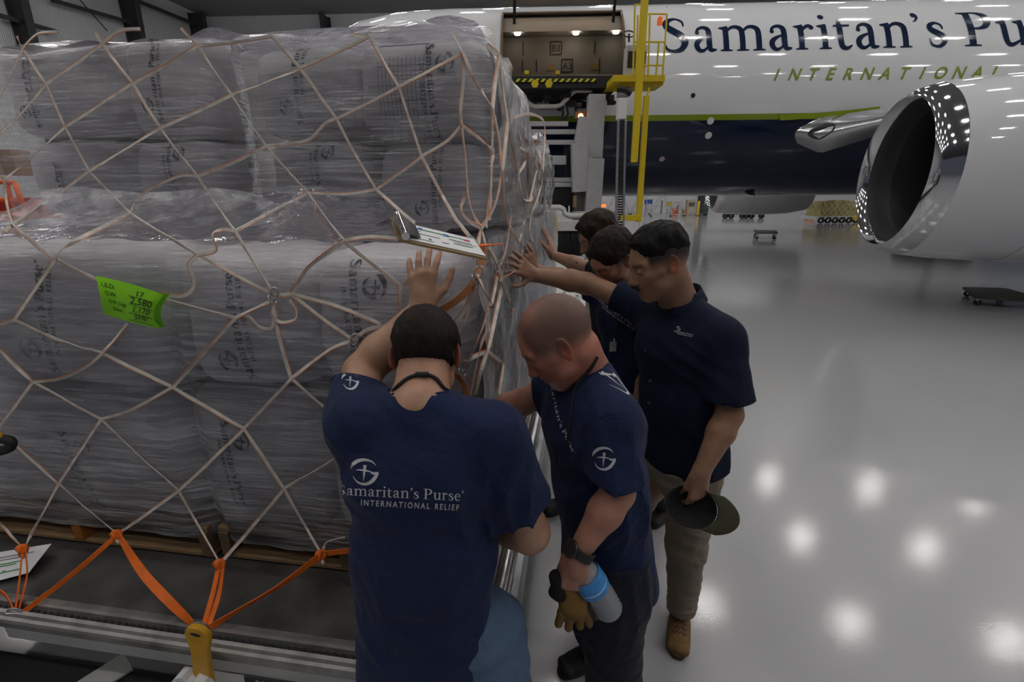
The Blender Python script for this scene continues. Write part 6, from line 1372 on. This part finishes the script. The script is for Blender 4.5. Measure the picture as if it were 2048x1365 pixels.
# ------------------------------------------------------------------ man in the middle row, head bowed
def man_fourth():
    H = Head((.438, 1.955, 1.622), (-.72, -.34, -.60), (-.48, -.28, .80), 1.0)
    pel, nk = Vector((.60, 2.06, .93)), Vector((.530, 2.02, 1.490)); ns, fs = Vector((.590, 1.90, 1.41)), Vector((.455, 2.17, 1.43)); ne, nw = Vector((.62, 1.88, 1.15)), Vector((.55, 1.86, .92)); fe, fw = at(1140, 562, 2.15), at(1070, 541, 2.22)
    body = torso(pel, nk, ns, fs, .15, .105, -.012) + neck_p(nk, H) + H.prims() + arm(ns, ne, nw) + arm(fs, fe, fw) + hand(fw, at(1047, 498, 2.16) - fw, (.5, -.8, .1), (-1, 0, .2), (.2, .2, .2, .2), .2, 1.0) + hand(nw, (0, 0, -1), (.3, -1, 0), (-1, 0, 0), (.4, .5, .5, .5), .08)
    body += [rcone(pel, (.55, 2.15, .5), .08, .06, .04), rcone((.55, 2.15, .5), (.34, 2.42, .1), .055, .04), rcone(pel, (.72, 2.12, .5), .08, .06, .04), rcone((.72, 2.12, .5), (.93, 2.33, .1), .055, .04)]
    cf = head_colors(H, (.36, .19, .125), (.02, .014, .011), lambda x, y, z: sm(z, -.03, .03) * sm(-x, -.055, -.03) * .8, lambda x, y, z: sm(-z, .03, .05) * sm(x, .02, .05) * .6, (.05, .03, .02))
    o, V, Q = sdf_object('person', body, .005, M_skin, None, colors=cf, loc=(.6, 2.15, 0))
    tag(o, 'bearded man in navy t-shirt with lanyard, head bowed, between the two others', 'person')
    hair_obj(H, lambda x, y, z: (.005 + .009 * sm(z, .04, .1)) - .022 * (1 - sm(z + .4 * np.clip(-x, 0, .1), .0, .05)) - .02 * sm(x, .068, .085) * (1 - sm(z, .09, .11)), .0045, hair_mat('dark brown hair', (.020, .013, .010)), o)
    sp = torso(pel, nk, ns, fs, .165, .122, 0, 1.05, .08, .068) + sleeve([rcone(ns, lp(ns, ne, .9), .064, .072, .04)], lp(ns, ne, .7), (0, 0, -1)) + sleeve([rcone(fs, lp(fs, fe, .8), .066, .066, .04)], lp(fs, fe, .5), fe - fs)
    s_o, SV, SQ = sdf_object('t_shirt', sp, .007, M_navy, o, [plane_cut((0, 0, .82), (0, 0, -1)), ell_cut(nk + Vector((-.03, -.01, .04)), (.085, .085, .05))], folds([], .003, 5), shell=.003)
    shirt_text('shirt_chest', (SV, SQ), 1198, 618, 1272, 652, 1.9, s_o, M_print, dr=(.1, 1, 0), parts=('name', 'tag'))
    P = on_surface((SV, SQ), [at(1236, 645, 1.9), at(1234, 665, 1.9), at(1232, 682, 1.9)], (0, 1, 0), .006); cord('lanyard', P, .004, o)
    b_ = thing('id_badge', P[-1], 'white clip badge hanging from the lanyard against navy t-shirt', 'badge'); mb = MB(); mb.box(P[-1] + Vector((-.006, -.006, -.035)), (.03, .004, .045), ch=.001); mb.build('card', mat('card', (.5, .5, .52), .4), b_); MB().box(P[-1] + Vector((-.003, -.007, -.006)), (.008, .005, .016)).build('clip', M_al, b_)
    pants = [etube((.6, 2.06, .96), (.61, 2.07, .84), (.15, .12), (.16, .125), (ns - fs), .04), rcone((.58, 2.10, .84), (.52, 2.2, .48), .1, .075, .04), rcone((.52, 2.2, .48), (.34, 2.42, .08), .072, .06), rcone((.66, 2.07, .84), (.74, 2.12, .48), .1, .075, .04), rcone((.74, 2.12, .48), (.93, 2.33, .08), .072, .062)]
    sdf_object('jeans', pants, .009, M_dkjean, o, [plane_cut((0, 0, .98), (0, 0, 1)), plane_cut((0, 0, .06), (0, 0, -1))], folds([], .004, 2))
    shoe_obj('shoe', (.33, 2.43, .09), (.36, 2.43, 0), (.215, 2.35, 0), M_bootb, o, .12); shoe_obj('shoe', (.93, 2.34, .09), (.96, 2.35, 0), (.83, 2.24, 0), M_bootb, o, .12)
man_fourth()
# ------------------------------------------------------------------ farthest man
def man_far():
    H = Head((.468, 2.50, 1.663), (-.86, -.16, -.42), (-.40, -.1, .91), 1.0)
    pel, nk = Vector((.63, 2.62, .95)), Vector((.560, 2.58, 1.50)); ns, fs = Vector((.590, 2.46, 1.42)), Vector((.52, 2.73, 1.43)); ne, nw = Vector((.62, 2.45, 1.15)), Vector((.55, 2.42, .92)); fe, fw = Vector((.40, 2.86, 1.46)), Vector((.272, 2.99, 1.545))
    fs = Vector((.535, 2.70, 1.455)); fe = Vector((.44, 2.83, 1.46)); fw = Vector((.268, 3.0, 1.51))
    body = torso(pel, nk, ns, fs, .15, .105, -.012) + neck_p(nk, H) + H.prims() + arm(ns, ne, nw) + arm(fs, fe, fw) + hand(fw, (-.22, .2, .95), (.9, -.5, .1), (-.4, -.8, .1), (.12, .15, .2, .2), .2, 1.05) + hand(nw, (0, 0, -1), (.3, -1, 0), (-1, 0, 0), (.4, .5, .5, .5), .08)
    body += [rcone(pel, (.60, 2.55, .5), .08, .06, .04), rcone((.60, 2.55, .5), (.62, 2.6, .1), .055, .04), rcone(pel, (.62, 2.72, .5), .08, .06, .04), rcone((.62, 2.72, .5), (.64, 2.8, .1), .055, .04)]
    cf = head_colors(H, (.40, .22, .15), (.03, .02, .014), lambda x, y, z: sm(z, -.02, .03) * sm(-x, -.055, -.03) * .8, lambda x, y, z: sm(-z, .02, .04) * sm(x, .0, .04) * .85, (.035, .02, .013))
    o, V, Q = sdf_object('person', body, .005, M_skin, None, colors=cf, loc=(.62, 2.65, 0))
    tag(o, 'farthest man, swept back brown hair and beard, black t-shirt, star tattoo on forearm', 'person')
    hair_obj(H, lambda x, y, z: (.008 + .014 * sm(z, .04, .1)) - .024 * (1 - sm(z + .6 * np.clip(-x, 0, .1), -.03, .01)) - .022 * sm(x, .07, .088) * (1 - sm(z, .08, .1)), .0045, hair_mat('brown hair', (.028, .017, .011)), o, .003, 90)
    sp = torso(pel, nk, ns, fs, .16, .12, 0, 1.05, .08, .066) + sleeve([rcone(ns, lp(ns, ne, .9), .064, .072, .04)], lp(ns, ne, .7), (0, 0, -1)) + sleeve([rcone(fs, lp(fs, fe, .9), .06, .06, .04)], lp(fs, fe, .5), fe - fs)
    sdf_object('t_shirt', sp, .007, M_blk, o, [plane_cut((0, 0, .82), (0, 0, -1)), ell_cut(nk + Vector((-.03, 0, .04)), (.085, .085, .05))], folds([], .003, 5), shell=.003)
    pants = [etube((.63, 2.62, .96), (.63, 2.62, .84), (.15, .12), (.16, .125), (ns - fs), .04), rcone((.62, 2.56, .84), (.60, 2.55, .48), .1, .075, .04), rcone((.60, 2.55, .48), (.62, 2.6, .08), .072, .06), rcone((.63, 2.70, .84), (.62, 2.72, .48), .1, .075, .04), rcone((.62, 2.72, .48), (.64, 2.8, .08), .072, .062)]
    sdf_object('trousers', pants, .01, M_blk, o, [plane_cut((0, 0, .98), (0, 0, 1)), plane_cut((0, 0, .06), (0, 0, -1))])
    for y in (2.6, 2.8): shoe_obj('shoe', (.63, y, .09), (.66, y, 0), (.47, y - .03, 0), M_bootb, o, .12, False)
    w_ = MB(); d = (fw - fe).normalized(); s = d.cross(Vector((0, 0, 1))).normalized(); y_ = s.cross(d); w_.tube([fw - d * .012 + (s * cos(t) + y_ * sin(t)) * .031 for t in [2 * pi * q / 20 for q in range(20)]], .003, 6, closed=True); w_.build('wrist_band', M_cord, o, smooth=True)
    tp = []; c = at(1154, 526, 2.8)
    for i in range(10): a = i * pi / 5; r = .016 if i % 2 == 0 else .004; tp.append((cos(a) * r, sin(a) * r))
    project_print('tattoo', (V, Q), tp, [(0, 1, 2, 3, 4, 5, 6, 7, 8, 9)], c, Vector((1, 0, 0)), Vector((0, 0, 1)), (0, 1, 0), 1.0, mat('tattoo ink', (.05, .04, .04), .5), o, off=.001)
man_far()
# =================================================================== LOADER beside the cargo door
ldr = thing('cargo_loader', at(1150, 470, 11.0) * 1.0, 'grey scissor lift cargo loader raised to the open aircraft cargo door', 'loader')
ldr.location.z = 0
def LB(name, pts, w_, h_, m=M_grey, Y=11.6, ch=.01):
    """bar through photo points at distance Y"""
    mb = MB(); P = [at(p[0], p[1], p[2] if len(p) > 2 else Y) for p in pts]
    for a, b in zip(P, P[1:]): mb.bar(a, b, w_, h_, ch=ch)
    return mb.build(name, m, ldr)
def LBox(name, x0, y0, x1, y1, Y, dep, m=M_grey, ch=.01, parent=None):
    a = at(x0, y0, Y); b = at(x1, y1, Y); c = (a + b) / 2; c.y += dep / 2; mb = MB(); mb.box(c, (abs(b.x - a.x), dep, abs(a.z - b.z)), ch=ch); return mb.build(name, m, parent or ldr)
def LT(name, pts, r, m=M_cream, Y=11.6):
    mb = MB(); P = [at(p[0], p[1], p[2] if len(p) > 2 else Y) for p in pts]; mb.tube(P, r, 12); return mb.build(name, m, ldr, smooth=True, auto=50)
LBox('upper_platform', 1024, 152, 1236, 176, 11.3, 1.6, M_black)
LBox('hazard_board', 1024, 157, 1194, 164, 11.27, .03, mat('hazard black', (.015, .015, .015), .5))
M_hz = mat('hazard yellow', (.55, .58, .02), .4)
for i in range(13):
    x = 1030 + i * 12.6; mb = MB(); mb.add([at(a, b, 11.255) for a, b in ((x, 164), (x + 6, 164), (x + 11.5, 157.3), (x + 5.5, 157.3))], [(0, 1, 2, 3)]); mb.build('hazard_stripe', M_hz, ldr)
rb = random.Random(5)
for i in range(30):
    x = rb.uniform(1032, 1225); y = rb.uniform(178, 212); LBox('hydraulic_block', x, y, x + rb.uniform(8, 30), y + rb.uniform(4, 12), rb.uniform(11.5, 12.4), .2, rb.choice([M_black, M_black, mat('machine dark', (.04, .04, .042), .5), mat('machine mid', (.12, .12, .12), .5)]))
LT('hydraulic_hose', [(1122, 205), (1126, 225), (1124, 240)], .03, M_black); LT('hydraulic_hose', [(1132, 205), (1136, 228), (1128, 240)], .025, M_black); LT('hydraulic_hose', [(1150, 200), (1153, 238)], .03, M_black)
LT('guard_pipe', [(1022, 178), (1030, 182), (1062, 210), (1070, 213), (1112, 213), (1122, 210), (1146, 184), (1154, 181), (1184, 181)], .05)
LBox('lift_beam', 1178, 188, 1205, 318, 11.2, .35); LB('lift_beam', [(1191, 318), (1184, 432)], .36, .3, Y=11.2)
LBox('beam_joint', 1186, 314, 1203, 330, 11.1, .4, mat('joint dark', (.2, .2, .2), .5))
LB('scissor_arm', [(1172, 236), (1162, 290)], .34, .25, Y=11.35); LB('scissor_arm', [(1158, 288), (1160, 384)], .36, .3, Y=11.25); LBox('cylinder_box', 1150, 384, 1171, 425, 11.3, .3, mat('machine mid', (.12, .12, .12)))
for y, x1 in ((248, 1136), (264, 1150), (285, 1148), (316, 1132), (325, 1132), (360, 1150), (370, 1150)): LB('cross_bar', [(1020, y), (x1, y)], .10, .10, Y=11.5)
LB('cross_bar', [(1168, 318), (1190, 318)], .12, .12, Y=11.4)
for x in (1132, 1144): LB('dark_upright', [(x, 290), (x, 425)], .1, .1, M_black, Y=11.6)
LT('lower_pipe', [(1060, 415), (1120, 415), (1127, 419), (1130, 428), (1138, 432), (1184, 432)], .06, Y=10.9)
LBox('machinery_bay', 1040, 375, 1148, 412, 11.5, .5, M_black); LBox('machinery_bay', 1040, 462, 1165, 512, 10.6, 1.0, M_black); LBox('chassis_beam', 1040, 443, 1172, 462, 10.5, .3, M_cream); LBox('chassis_beam', 1150, 424, 1235, 470, 10.9, .5, M_grey); LBox('wood_block', 1147, 392, 1153, 415, 11.0, .1, M_wood)
for i in range(8):
    x = rb.uniform(1110, 1160); LT('hydraulic_hose', [(x, 468, 10.5), (x + rb.uniform(-8, 8), 485, 10.45), (x + 4, 505, 10.5)], .015, M_black)
lk = LBox('lamp_reflection_guard', 1150, 222, 1172, 238, 11.4, .1, mat('brown panel', (.10, .07, .05), .5))
wl_ = MB(); wl_.lathe([(0, .001), (0, .05), (.04, .06)], 12, at(1162, 232, 11.3), (0, 1, 0)); wl_.build('work_lamp', mat('warm work lamp', (1, .5, .2), emit=(1, .45, .15), es=6), ldr)
# chain mast
LBox('mast_head', 1238, 196, 1253, 238, 10.3, .2, M_white); LB('mast_rail', [(1237, 240), (1231, 472)], .045, .06, M_al, Y=10.3); LB('mast_rail', [(1251, 240), (1246, 472)], .045, .06, M_al, Y=10.3)
ch_ = MB()
for i in range(46):
    t = i / 45; x = 1244.5 - 5 * t; y = 242 + 228 * t; ch_.box(at(x, y, 10.33), (.10, .06, .035), ch=.008)
tag(ch_.build('drag_chain', M_rub, ldr), kind='stuff')
LB('yellow_post', [(1111, 434), (1111, 502)], .075, .075, M_yel, Y=9.6); LT('post_tip', [(1111, 434), (1111, 428)], .02, M_yel, Y=9.6)
for x0, y0, x1, y1 in ((1049, 141, 1058, 149), (1112, 141, 1119, 149)): LBox('stop_lug', x0, y0, x1, y1, 11.4, .1, M_yel)
for x in (1070, 1098): mb = MB(); mb.lathe([(0, .001), (0, .085), (.06, .085), (.06, .001)], 6, at(x, 167, 11.1), (0, 1, 0)); mb.build('roller_stop', M_yel, ldr)
# operator platform with railings
LBox('operator_platform', 1227, 150, 1330, 163, 10.6, 1.0, M_yel); LBox('platform_skirt', 1240, 160, 1327, 170, 10.7, .6, M_yel)
Yp = 10.6
for pts in ([(1290, -8), (1268, 325)], ): LB('ladder_post', pts, .13, .11, M_yel, Y=10.2)
LB('ladder_post', [(1293, 192), (1277, 444)], .11, .10, M_yel, Y=10.35); LB('ladder_step', [(1240, 436), (1278, 436)], .14, .12, M_yel, Y=10.35); LB('ladder_tip', [(1299, 176), (1293, 196)], .04, .04, M_yel, Y=10.35)
for pts in ([(1270, 8), (1266, 152)], [(1276, 30), (1272, 152)], [(1334, 28), (1325, 155)], [(1318, 84), (1312, 150)], [(1300, 28), (1296, 152)]): LB('railing_post', pts, .035, .035, M_yel, Y=Yp)
for pts in ([(1296, 28), (1334, 28)], [(1270, 84), (1330, 84)], [(1270, 131), (1328, 131)], [(1268, 10), (1290, 8)]): LB('railing_bar', pts, .03, .03, M_yel, Y=Yp)
LBox('control_box', 1255, 90, 1291, 150, 10.9, .3, M_grey); LBox('control_panel', 1257, 102, 1290, 135, 10.88, .03, M_black); LBox('hose_cover', 1240, 175, 1262, 190, 10.8, .3, M_grey); LT('bellows', [(1235, 178), (1250, 180), (1262, 188)], .06, M_black, Y=10.6)
sw = MB(); c = at(1258, 68, 10.7); sw.tube([c + Vector((.11 * cos(t), .05 * sin(t), .07 * sin(t))) for t in [2 * pi * q / 20 for q in range(20)]], .012, 6, closed=True); sw.tube([c, at(1258, 84, 10.7)], .02, 6); sw.build('steering_wheel', M_black, ldr)
mb = MB(); mb.lathe([(0, .05), (.03, .055), (.12, .05), (.15, .02), (.15, 0)], 16, at(1319, 50, 10.6)); mb.build('beacon', mat('beacon orange', (.8, .14, .02), .3, emit=(1, .2, .02), es=.25), ldr, smooth=True, auto=40)
# front railing seen left of the door
LB('far_railing', [(924, 36), (926, 80)], .06, .06, M_yel, Y=9.6); LB('far_railing', [(924, 38), (962, 78)], .06, .06, M_yel, Y=9.6)
# plated transfer deck behind the load
def onz(x, y, z): d = ray(x, y); t = (z - CH) / d.z; return CAM + d * t
ed0 = LF.loc(onz(1178, 595, .5)); ed1 = LF.loc(onz(1166, 654, .5)); uE = (ed0.x + ed1.x) / 2
dk = thing('transfer_deck', LF.w(uE - 1.2, 5.5, 0), 'white plated roller transfer deck with oval holes between load and loader', 'deck')
M_plate = mat('deck plate', (.52, .52, .51), .45, noise=.1)
nR = 7
for i in range(nR):
    for j in range(3):
        u1 = uE - .0 - j * .84; v0_ = 3.42 + i * .82; z = .5
        pl_ = MB(LF.mat()); pl_.box((u1 - .41, v0_ + .39, z - .01), (.80, .77, .03), ch=.004); p_o = pl_.build('deck_plate', M_plate, dk)
        if i < 5 and j < 2:
            hm = MB(LF.mat())
            for a in range(4):
                for b in range(4):
                    cu, cv = u1 - .12 - a * .19, v0_ + .1 + b * .19; rot = (a + b) % 2
                    P = [(cu + .045 * cos(t) * (1.0 if rot else .6), cv + .045 * sin(t) * (.6 if rot else 1.0), z + .0062) for t in [2 * pi * q / 12 for q in range(12)]]
                    hm.add(P, [tuple(range(12))]); P2 = [(cu + .02 * cos(t), cv + .02 * sin(t), z + .009) for t in [2 * pi * q / 8 for q in range(8)]]; hm.add(P2, [tuple(range(8))], k=1)
            tag(hm.build('castor_holes', [M_black, M_al], p_o), kind='stuff')
MB(LF.mat()).box((uE - 1.2, 6.3, .40), (2.5, 5.9, .16)).build('deck_frame', mat('deck dark frame', (.05, .05, .052), .6), dk)
MB(LF.mat()).box((uE + .14, 5.6, .44), (.24, 4.4, .04)).build('side_walkway', mat('walkway tread', (.09, .09, .09), .7, bump=.4, bscale=120), dk)
for v in (3.6, 6.2, 8.8): MB(LF.mat()).box((uE - 1.2, v, .16), (2.0, .12, .32)).build('deck_support', M_black, dk)
# =================================================================== FAR SIDE OF THE HALL
def ground(x, y): return onz(x, y, 0)
def stand(x0, x1, ytop, ybot, label):
    c = ground((x0 + x1) / 2, ybot); Y = c.y; pxm = (at(x1, ybot, Y) - at(x0, ybot, Y)).length; h = at((x0 + x1) / 2, ytop, Y).z; w_ = pxm / 2; r = thing('support_stand', c, label, 'stand', 'white a-frame stands by the far wall'); t = .055
    def B(n_, a, b, tt=t, m=mat('stand paint', (.40, .40, .41), .5)): MB().bar(c + Vector(a), c + Vector(b), tt, tt).build(n_, m, r)
    for y in (-.3, .3):
        B('leg', (-w_, y, .12), (-w_ * .25, y, h)); B('leg', (w_, y, .12), (w_ * .25, y, h)); B('base_bar', (-w_, y, .12), (w_, y, .12)); B('cross_bar', (-w_ * .6, y, h * .5), (w_ * .6, y, h * .5), .04); B('top_bar', (-w_ * .25, y, h), (w_ * .25, y, h), .08)
    for x in (-w_, w_): B('side_bar', (x, -.3, .12), (x, .3, .12)); B('castor', (x, 0, .1), (x, 0, .0), .1, M_black)
    B('jack', (0, 0, .2), (0, 0, h * .8), .12, M_alw); return r
for a in ((1212, 1258, 387, 429, 'white a-frame stand by the far wall, mostly behind the loader mast'), (1262, 1298, 390, 429, 'white a-frame stand by the far wall, just right of the yellow ladder post'), (1302, 1341, 393, 433, 'largest white a-frame stand by the far wall with jack on top'), (1340, 1368, 405, 432, 'low white a-frame stand by the far wall beside the beige cabinet')): stand(*a)
def simple_box(name, x0, y0, x1, y1, dep, m, label, cat, lift=None, extra=None):
    c = ground((x0 + x1) / 2, lift or y1); Y = c.y; a = at(x0, y0, Y); b = at(x1, y1, Y); r = thing(name, (c.x, c.y, 0), label, cat)
    z1 = a.z; z0 = max(b.z, 0); MB().box(((a.x + b.x) / 2, Y + dep / 2, (z0 + z1) / 2), (abs(b.x - a.x), dep, z1 - z0), ch=.02).build('body', m, r)
    if extra: extra(r, a, b, Y, z0, z1)
    return r
def crate_legs(r, a, b, Y, z0, z1):
    for x in (a.x + .05, b.x - .05): MB().bar((x, Y + .1, 0), (x, Y + .1, z0), .05, .05).build('leg', M_alw, r)
    MB().box(((a.x + b.x) / 2, Y, z1 + .01), (abs(b.x - a.x) + .03, .02, .03)).build('lip', M_black, r)
simple_box('storage_bin', 1292, 400, 1305, 408, .4, mat('bin blue', (.02, .10, .40), .5), 'blue storage bin on a stand between the a-frame stands', 'bin', 429, crate_legs)
simple_box('tool_box', 1335, 405, 1344, 412, .3, M_yel, 'small yellow tool box between two a-frame stands', 'box', 431, crate_legs)
simple_box('tool_box', 1347, 416, 1356, 430, .3, M_orange, 'orange tool box under the low a-frame stand', 'box')
simple_box('tool_box', 1366, 420, 1377, 430, .3, mat('rust box', (.35, .12, .04), .6), 'rust orange box on the floor beside the beige cabinet', 'box')
simple_box('work_light', 1200, 408, 1212, 415, .2, mat('glowing orange', (.8, .2, .05), emit=(1, .25, .05), es=1.0), 'glowing orange work light beyond the loader beam', 'light', 429, crate_legs)
def cab(r, a, b, Y, z0, z1):
    MB().box(((a.x + b.x) / 2, Y - .01, z0 + (z1 - z0) * .7), (abs(b.x - a.x) * .7, .02, (z1 - z0) * .25)).build('door', mat('cab dark', (.1, .1, .1)), r); MB().box(((a.x + b.x) / 2, Y - .01, z0 + (z1 - z0) * .3), (abs(b.x - a.x) * .7, .02, (z1 - z0) * .3)).build('door', mat('cab pale', (.5, .46, .36)), r)
simple_box('cabinet', 1376, 400, 1389, 430, .5, mat('beige cabinet', (.42, .38, .28), .5), 'tall beige cabinet beside the yellow bollard', 'cabinet', None, cab)
bl = thing('bollard', ground(1395, 432), 'yellow bollard guarding the dark column at the far wall', 'bollard'); c = ground(1395, 432); h = at(1395, 402, c.y).z; MB().lathe([(0, .09), (h - .05, .09), (h, .05), (h, 0)], 16, c).build('post', M_yel, bl, smooth=True, auto=40); MB().box(c + Vector((0, 0, .02)), (.3, .3, .04)).build('base_plate', M_black, bl)
tc_ = thing('wheeled_bin', ground(1410, 431), 'dark green wheeled rubbish bin right of the dark column', 'bin'); c = ground(1410, 431); wv = (at(1416, 431, c.y) - at(1404, 431, c.y)).length / 2; h = at(1410, 408, c.y).z
MB().lathe([(.08, wv * .75), (h * .9, wv), (h * .9, wv * 1.1), (h, wv * .9), (h, 0)], 4, c).build('body', mat('bin green', (.05, .09, .08), .5), tc_); MB().box(c + Vector((0, 0, .05)), (wv, .3, .1)).build('wheels', M_black, tc_)
# traffic barrel
bc = ground(1619, 438); br_ = thing('traffic_barrel', bc, 'orange and white striped traffic barrel beneath the far wing', 'barrel'); rB = (at(1627, 438, bc.y) - at(1611, 438, bc.y)).length / 2; h = at(1619, 411, bc.y).z
MB().lathe([(0, rB * 1.15), (.06 * h, rB * 1.15)], 24, bc).build('rubber_base', M_rub, br_)
prof = [(.06 * h, rB), (.25 * h, rB * .95), (.25 * h, rB * .9), (.43 * h, rB * .88), (.43 * h, rB * .84), (.61 * h, rB * .82), (.61 * h, rB * .78), (.8 * h, rB * .75), (.8 * h, rB * .7), (h, rB * .6), (h, 0)]
MB().lathe(prof, 24, bc, ks=[0, 0, 1, 1, 0, 0, 1, 1, 0, 0]).build('body', [mat('barrel orange', (.8, .16, .02), .5), M_white], br_, smooth=True, auto=40)
# netted pallet on white dolly in the distance
dc = ground(1680, 447); Y = dc.y; wd = (at(1722, 440, Y) - at(1632, 440, Y)).length; zt = at(1680, 403, Y).z; zb = at(1680, 433, Y).z; xc = (at(1722, 440, Y).x + at(1632, 440, Y).x) / 2
dd = thing('white_dolly', (xc, Y + .8, 0), 'long white dolly on black wheels under a netted pallet load in the distance', 'dolly'); MB().box((xc, Y + .8, zb - .1), (wd, 1.6, .2)).build('deck', M_white, dd)
for i in range(6): MB().lathe([(-.06, .1), (-.06, .18), (.06, .18), (.06, .1)], 16, (xc - wd / 2 + .3 + i * (wd - .6) / 5, Y, .19), (0, 1, 0)).build('wheel', M_rub, dd)
MB().box((xc + wd * .38, Y - .05, zb - .12), (.5, .1, .2)).build('yellow_plate', M_yel, dd)
pl2 = thing('netted_pallet_load', (xc + .2, Y + .8, zb), 'netted pale yellow pallet load on the white dolly behind the near engine', 'pallet load'); x0, x1 = at(1646, 420, Y).x, at(1735, 420, Y).x
mb = MB(); mb.grid(lambda s, t: Vector((x0 + (x1 - x0) * s, Y + .1 + .05 * sin(s * 20), zb + (zt - zb) * t * (1 + .1 * sin(s * 5)))), 16, 6); mb.box(((x0 + x1) / 2, Y + .85, (zb + zt) / 2), (x1 - x0, 1.4, zt - zb)); mb.build('wrapped_goods', mat('kraft wrap', (.42, .36, .16), .6, noise=.3, nscale=3, bump=.5, bscale=6), pl2)
nm = MB()
for i in range(9):
    a = x0 + (x1 - x0) * i / 8
    for s_ in (-1, 1): nm.bar((a, Y + .02, zb), (a + s_ * .7, Y + .02, zt), .03, .02)
nm.build('net', mat('pale net', (.65, .6, .4), .7), pl2)
# low dark dollies
def flat_cart(q, zt, label, wn=4, m=None):
    c = (q[0] + q[1] + q[2] + q[3]) / 4; r = thing('flat_dolly', (c.x, c.y, 0), label, 'dolly'); mb = MB(); mb.add([p + Vector((0, 0, 0)) for p in q] + [p - Vector((0, 0, .035)) for p in q], [(0, 1, 2, 3), (4, 5, 6, 7), (0, 1, 5, 4), (1, 2, 6, 5), (2, 3, 7, 6), (3, 0, 4, 7)]); mb.build('platform', m or mat('worn dark board', (.06, .055, .05), .7, noise=.4, nscale=8), r)
    for p in q:
        g_ = c.lerp(p, .82); g_.z = 0; MB().lathe([(-.02, .02), (-.02, .05), (.02, .05), (.02, .02)], 14, g_ + Vector((0, 0, .052)), (.9, .4, 0)).build('castor', M_rub, r); MB().bar(g_ + Vector((0, 0, .08)), g_ + Vector((0, 0, q[0].z - .03)), .05, .05).build('castor_fork', M_al, r)
    return r
z_ = .16
flat_cart([onz(1926, 574, z_), onz(2010, 576, z_), onz(2120, 606, z_), onz(1950, 594, z_)], z_, 'low dark wooden dolly on castors on the floor under the near engine')
flat_cart([onz(1507, 460, z_ + .1), onz(1553, 461, z_ + .1), onz(1556, 466, z_ + .1), onz(1512, 466, z_ + .1)], z_, 'small dark flat dolly standing alone on the glossy floor beneath the fuselage')
for k_, (x0_, x1_) in enumerate(((1450, 1484), (1492, 1522))):
    c = ground((x0_ + x1_) / 2, 437); r = thing('wheel_set', c, '%s pair of small black wheels seen below the far engine' % ('left' if k_ == 0 else 'right'), 'wheels', None)
    for x in (x0_, x0_ + (x1_ - x0_) * .35, x1_): g_ = ground(x, 437); MB().lathe([(-.12, .08), (-.12, .17), (.12, .17), (.12, .08)], 16, g_ + Vector((0, 0, .17)), (0, 1, 0)).build('wheel', M_rub, r)
    MB().bar(ground(x0_, 437) + Vector((0, 0, .3)), ground(x1_, 437) + Vector((0, 0, .3)), .1, .1).build('axle_beam', M_rub, r)
# orange machine and carton at the left edge, behind the load
om = thing('orange_lift', at(20, 420, 4.6) * 1.0, 'orange scissor lift railing glimpsed behind the load at the left edge', 'lift'); om.location.z = 0
for pts in (((-40, 362), (30, 366)), ((30, 366), (52, 430)), ((-40, 398), (42, 402)), ((-40, 424), (52, 430)), ((12, 362), (28, 430)), ((-20, 362), (-10, 430)), ((-40, 440), (50, 444))):
    MB().tube([at(x, y, 4.6) for x, y in pts], .022, 10).build('rail', M_orange, om, smooth=True)
MB().box(at(0, 425, 5.2), (1.4, .8, .3)).build('lift_deck', mat('lift red', (.35, .03, .02), .5), om); q = at(-10, 560, 5.2); MB().box((q.x, q.y, at(0, 470, 5.2).z / 2), (1.2, .7, at(0, 470, 5.2).z)).build('lift_body', M_black, om)
ct = thing('carton', at(0, 350, 5.0), 'brown carton on the orange lift at the left edge of the photo', 'carton'); ca = at(0, 300, 5.1); cb2 = at(0, 350, 5.1); MB().box((ca.x + .0, 5.2, (ca.z + cb2.z) / 2), (.30, .3, ca.z - cb2.z), ch=.005).build('box', MATS['cardboard'], ct); MB().box((ca.x, 5.04, (ca.z + cb2.z) / 2), (.05, .01, ca.z - cb2.z)).build('tape', mat('tape', (.35, .25, .14), .4), ct)
# hose end with yellow ring at the far left over the lower sacks
hs = thing('hose_end', LF.onv(8, 880, -.12), 'black hose end with yellow ring hanging at the left edge over the lower sack', 'hose'); c = LF.onv(4, 882, -.12)
MB().tube(smoothpath([c + Vector((-.12, 0, .02)), c + Vector((-.03, 0, .01)), c + Vector((.025, 0, .0)), c + Vector((.012, 0, -.03)), c + Vector((-.05, 0, -.045))], 5), .016, 10).build('hose', M_rub, hs, smooth=True)
MB().tube([c + Vector((-.012 + .026 * cos(t), -.006, .026 + .018 * sin(t))) for t in [2 * pi * q / 16 for q in range(16)]], .004, 6, closed=True).build('ring', M_ylw2, hs, smooth=True)
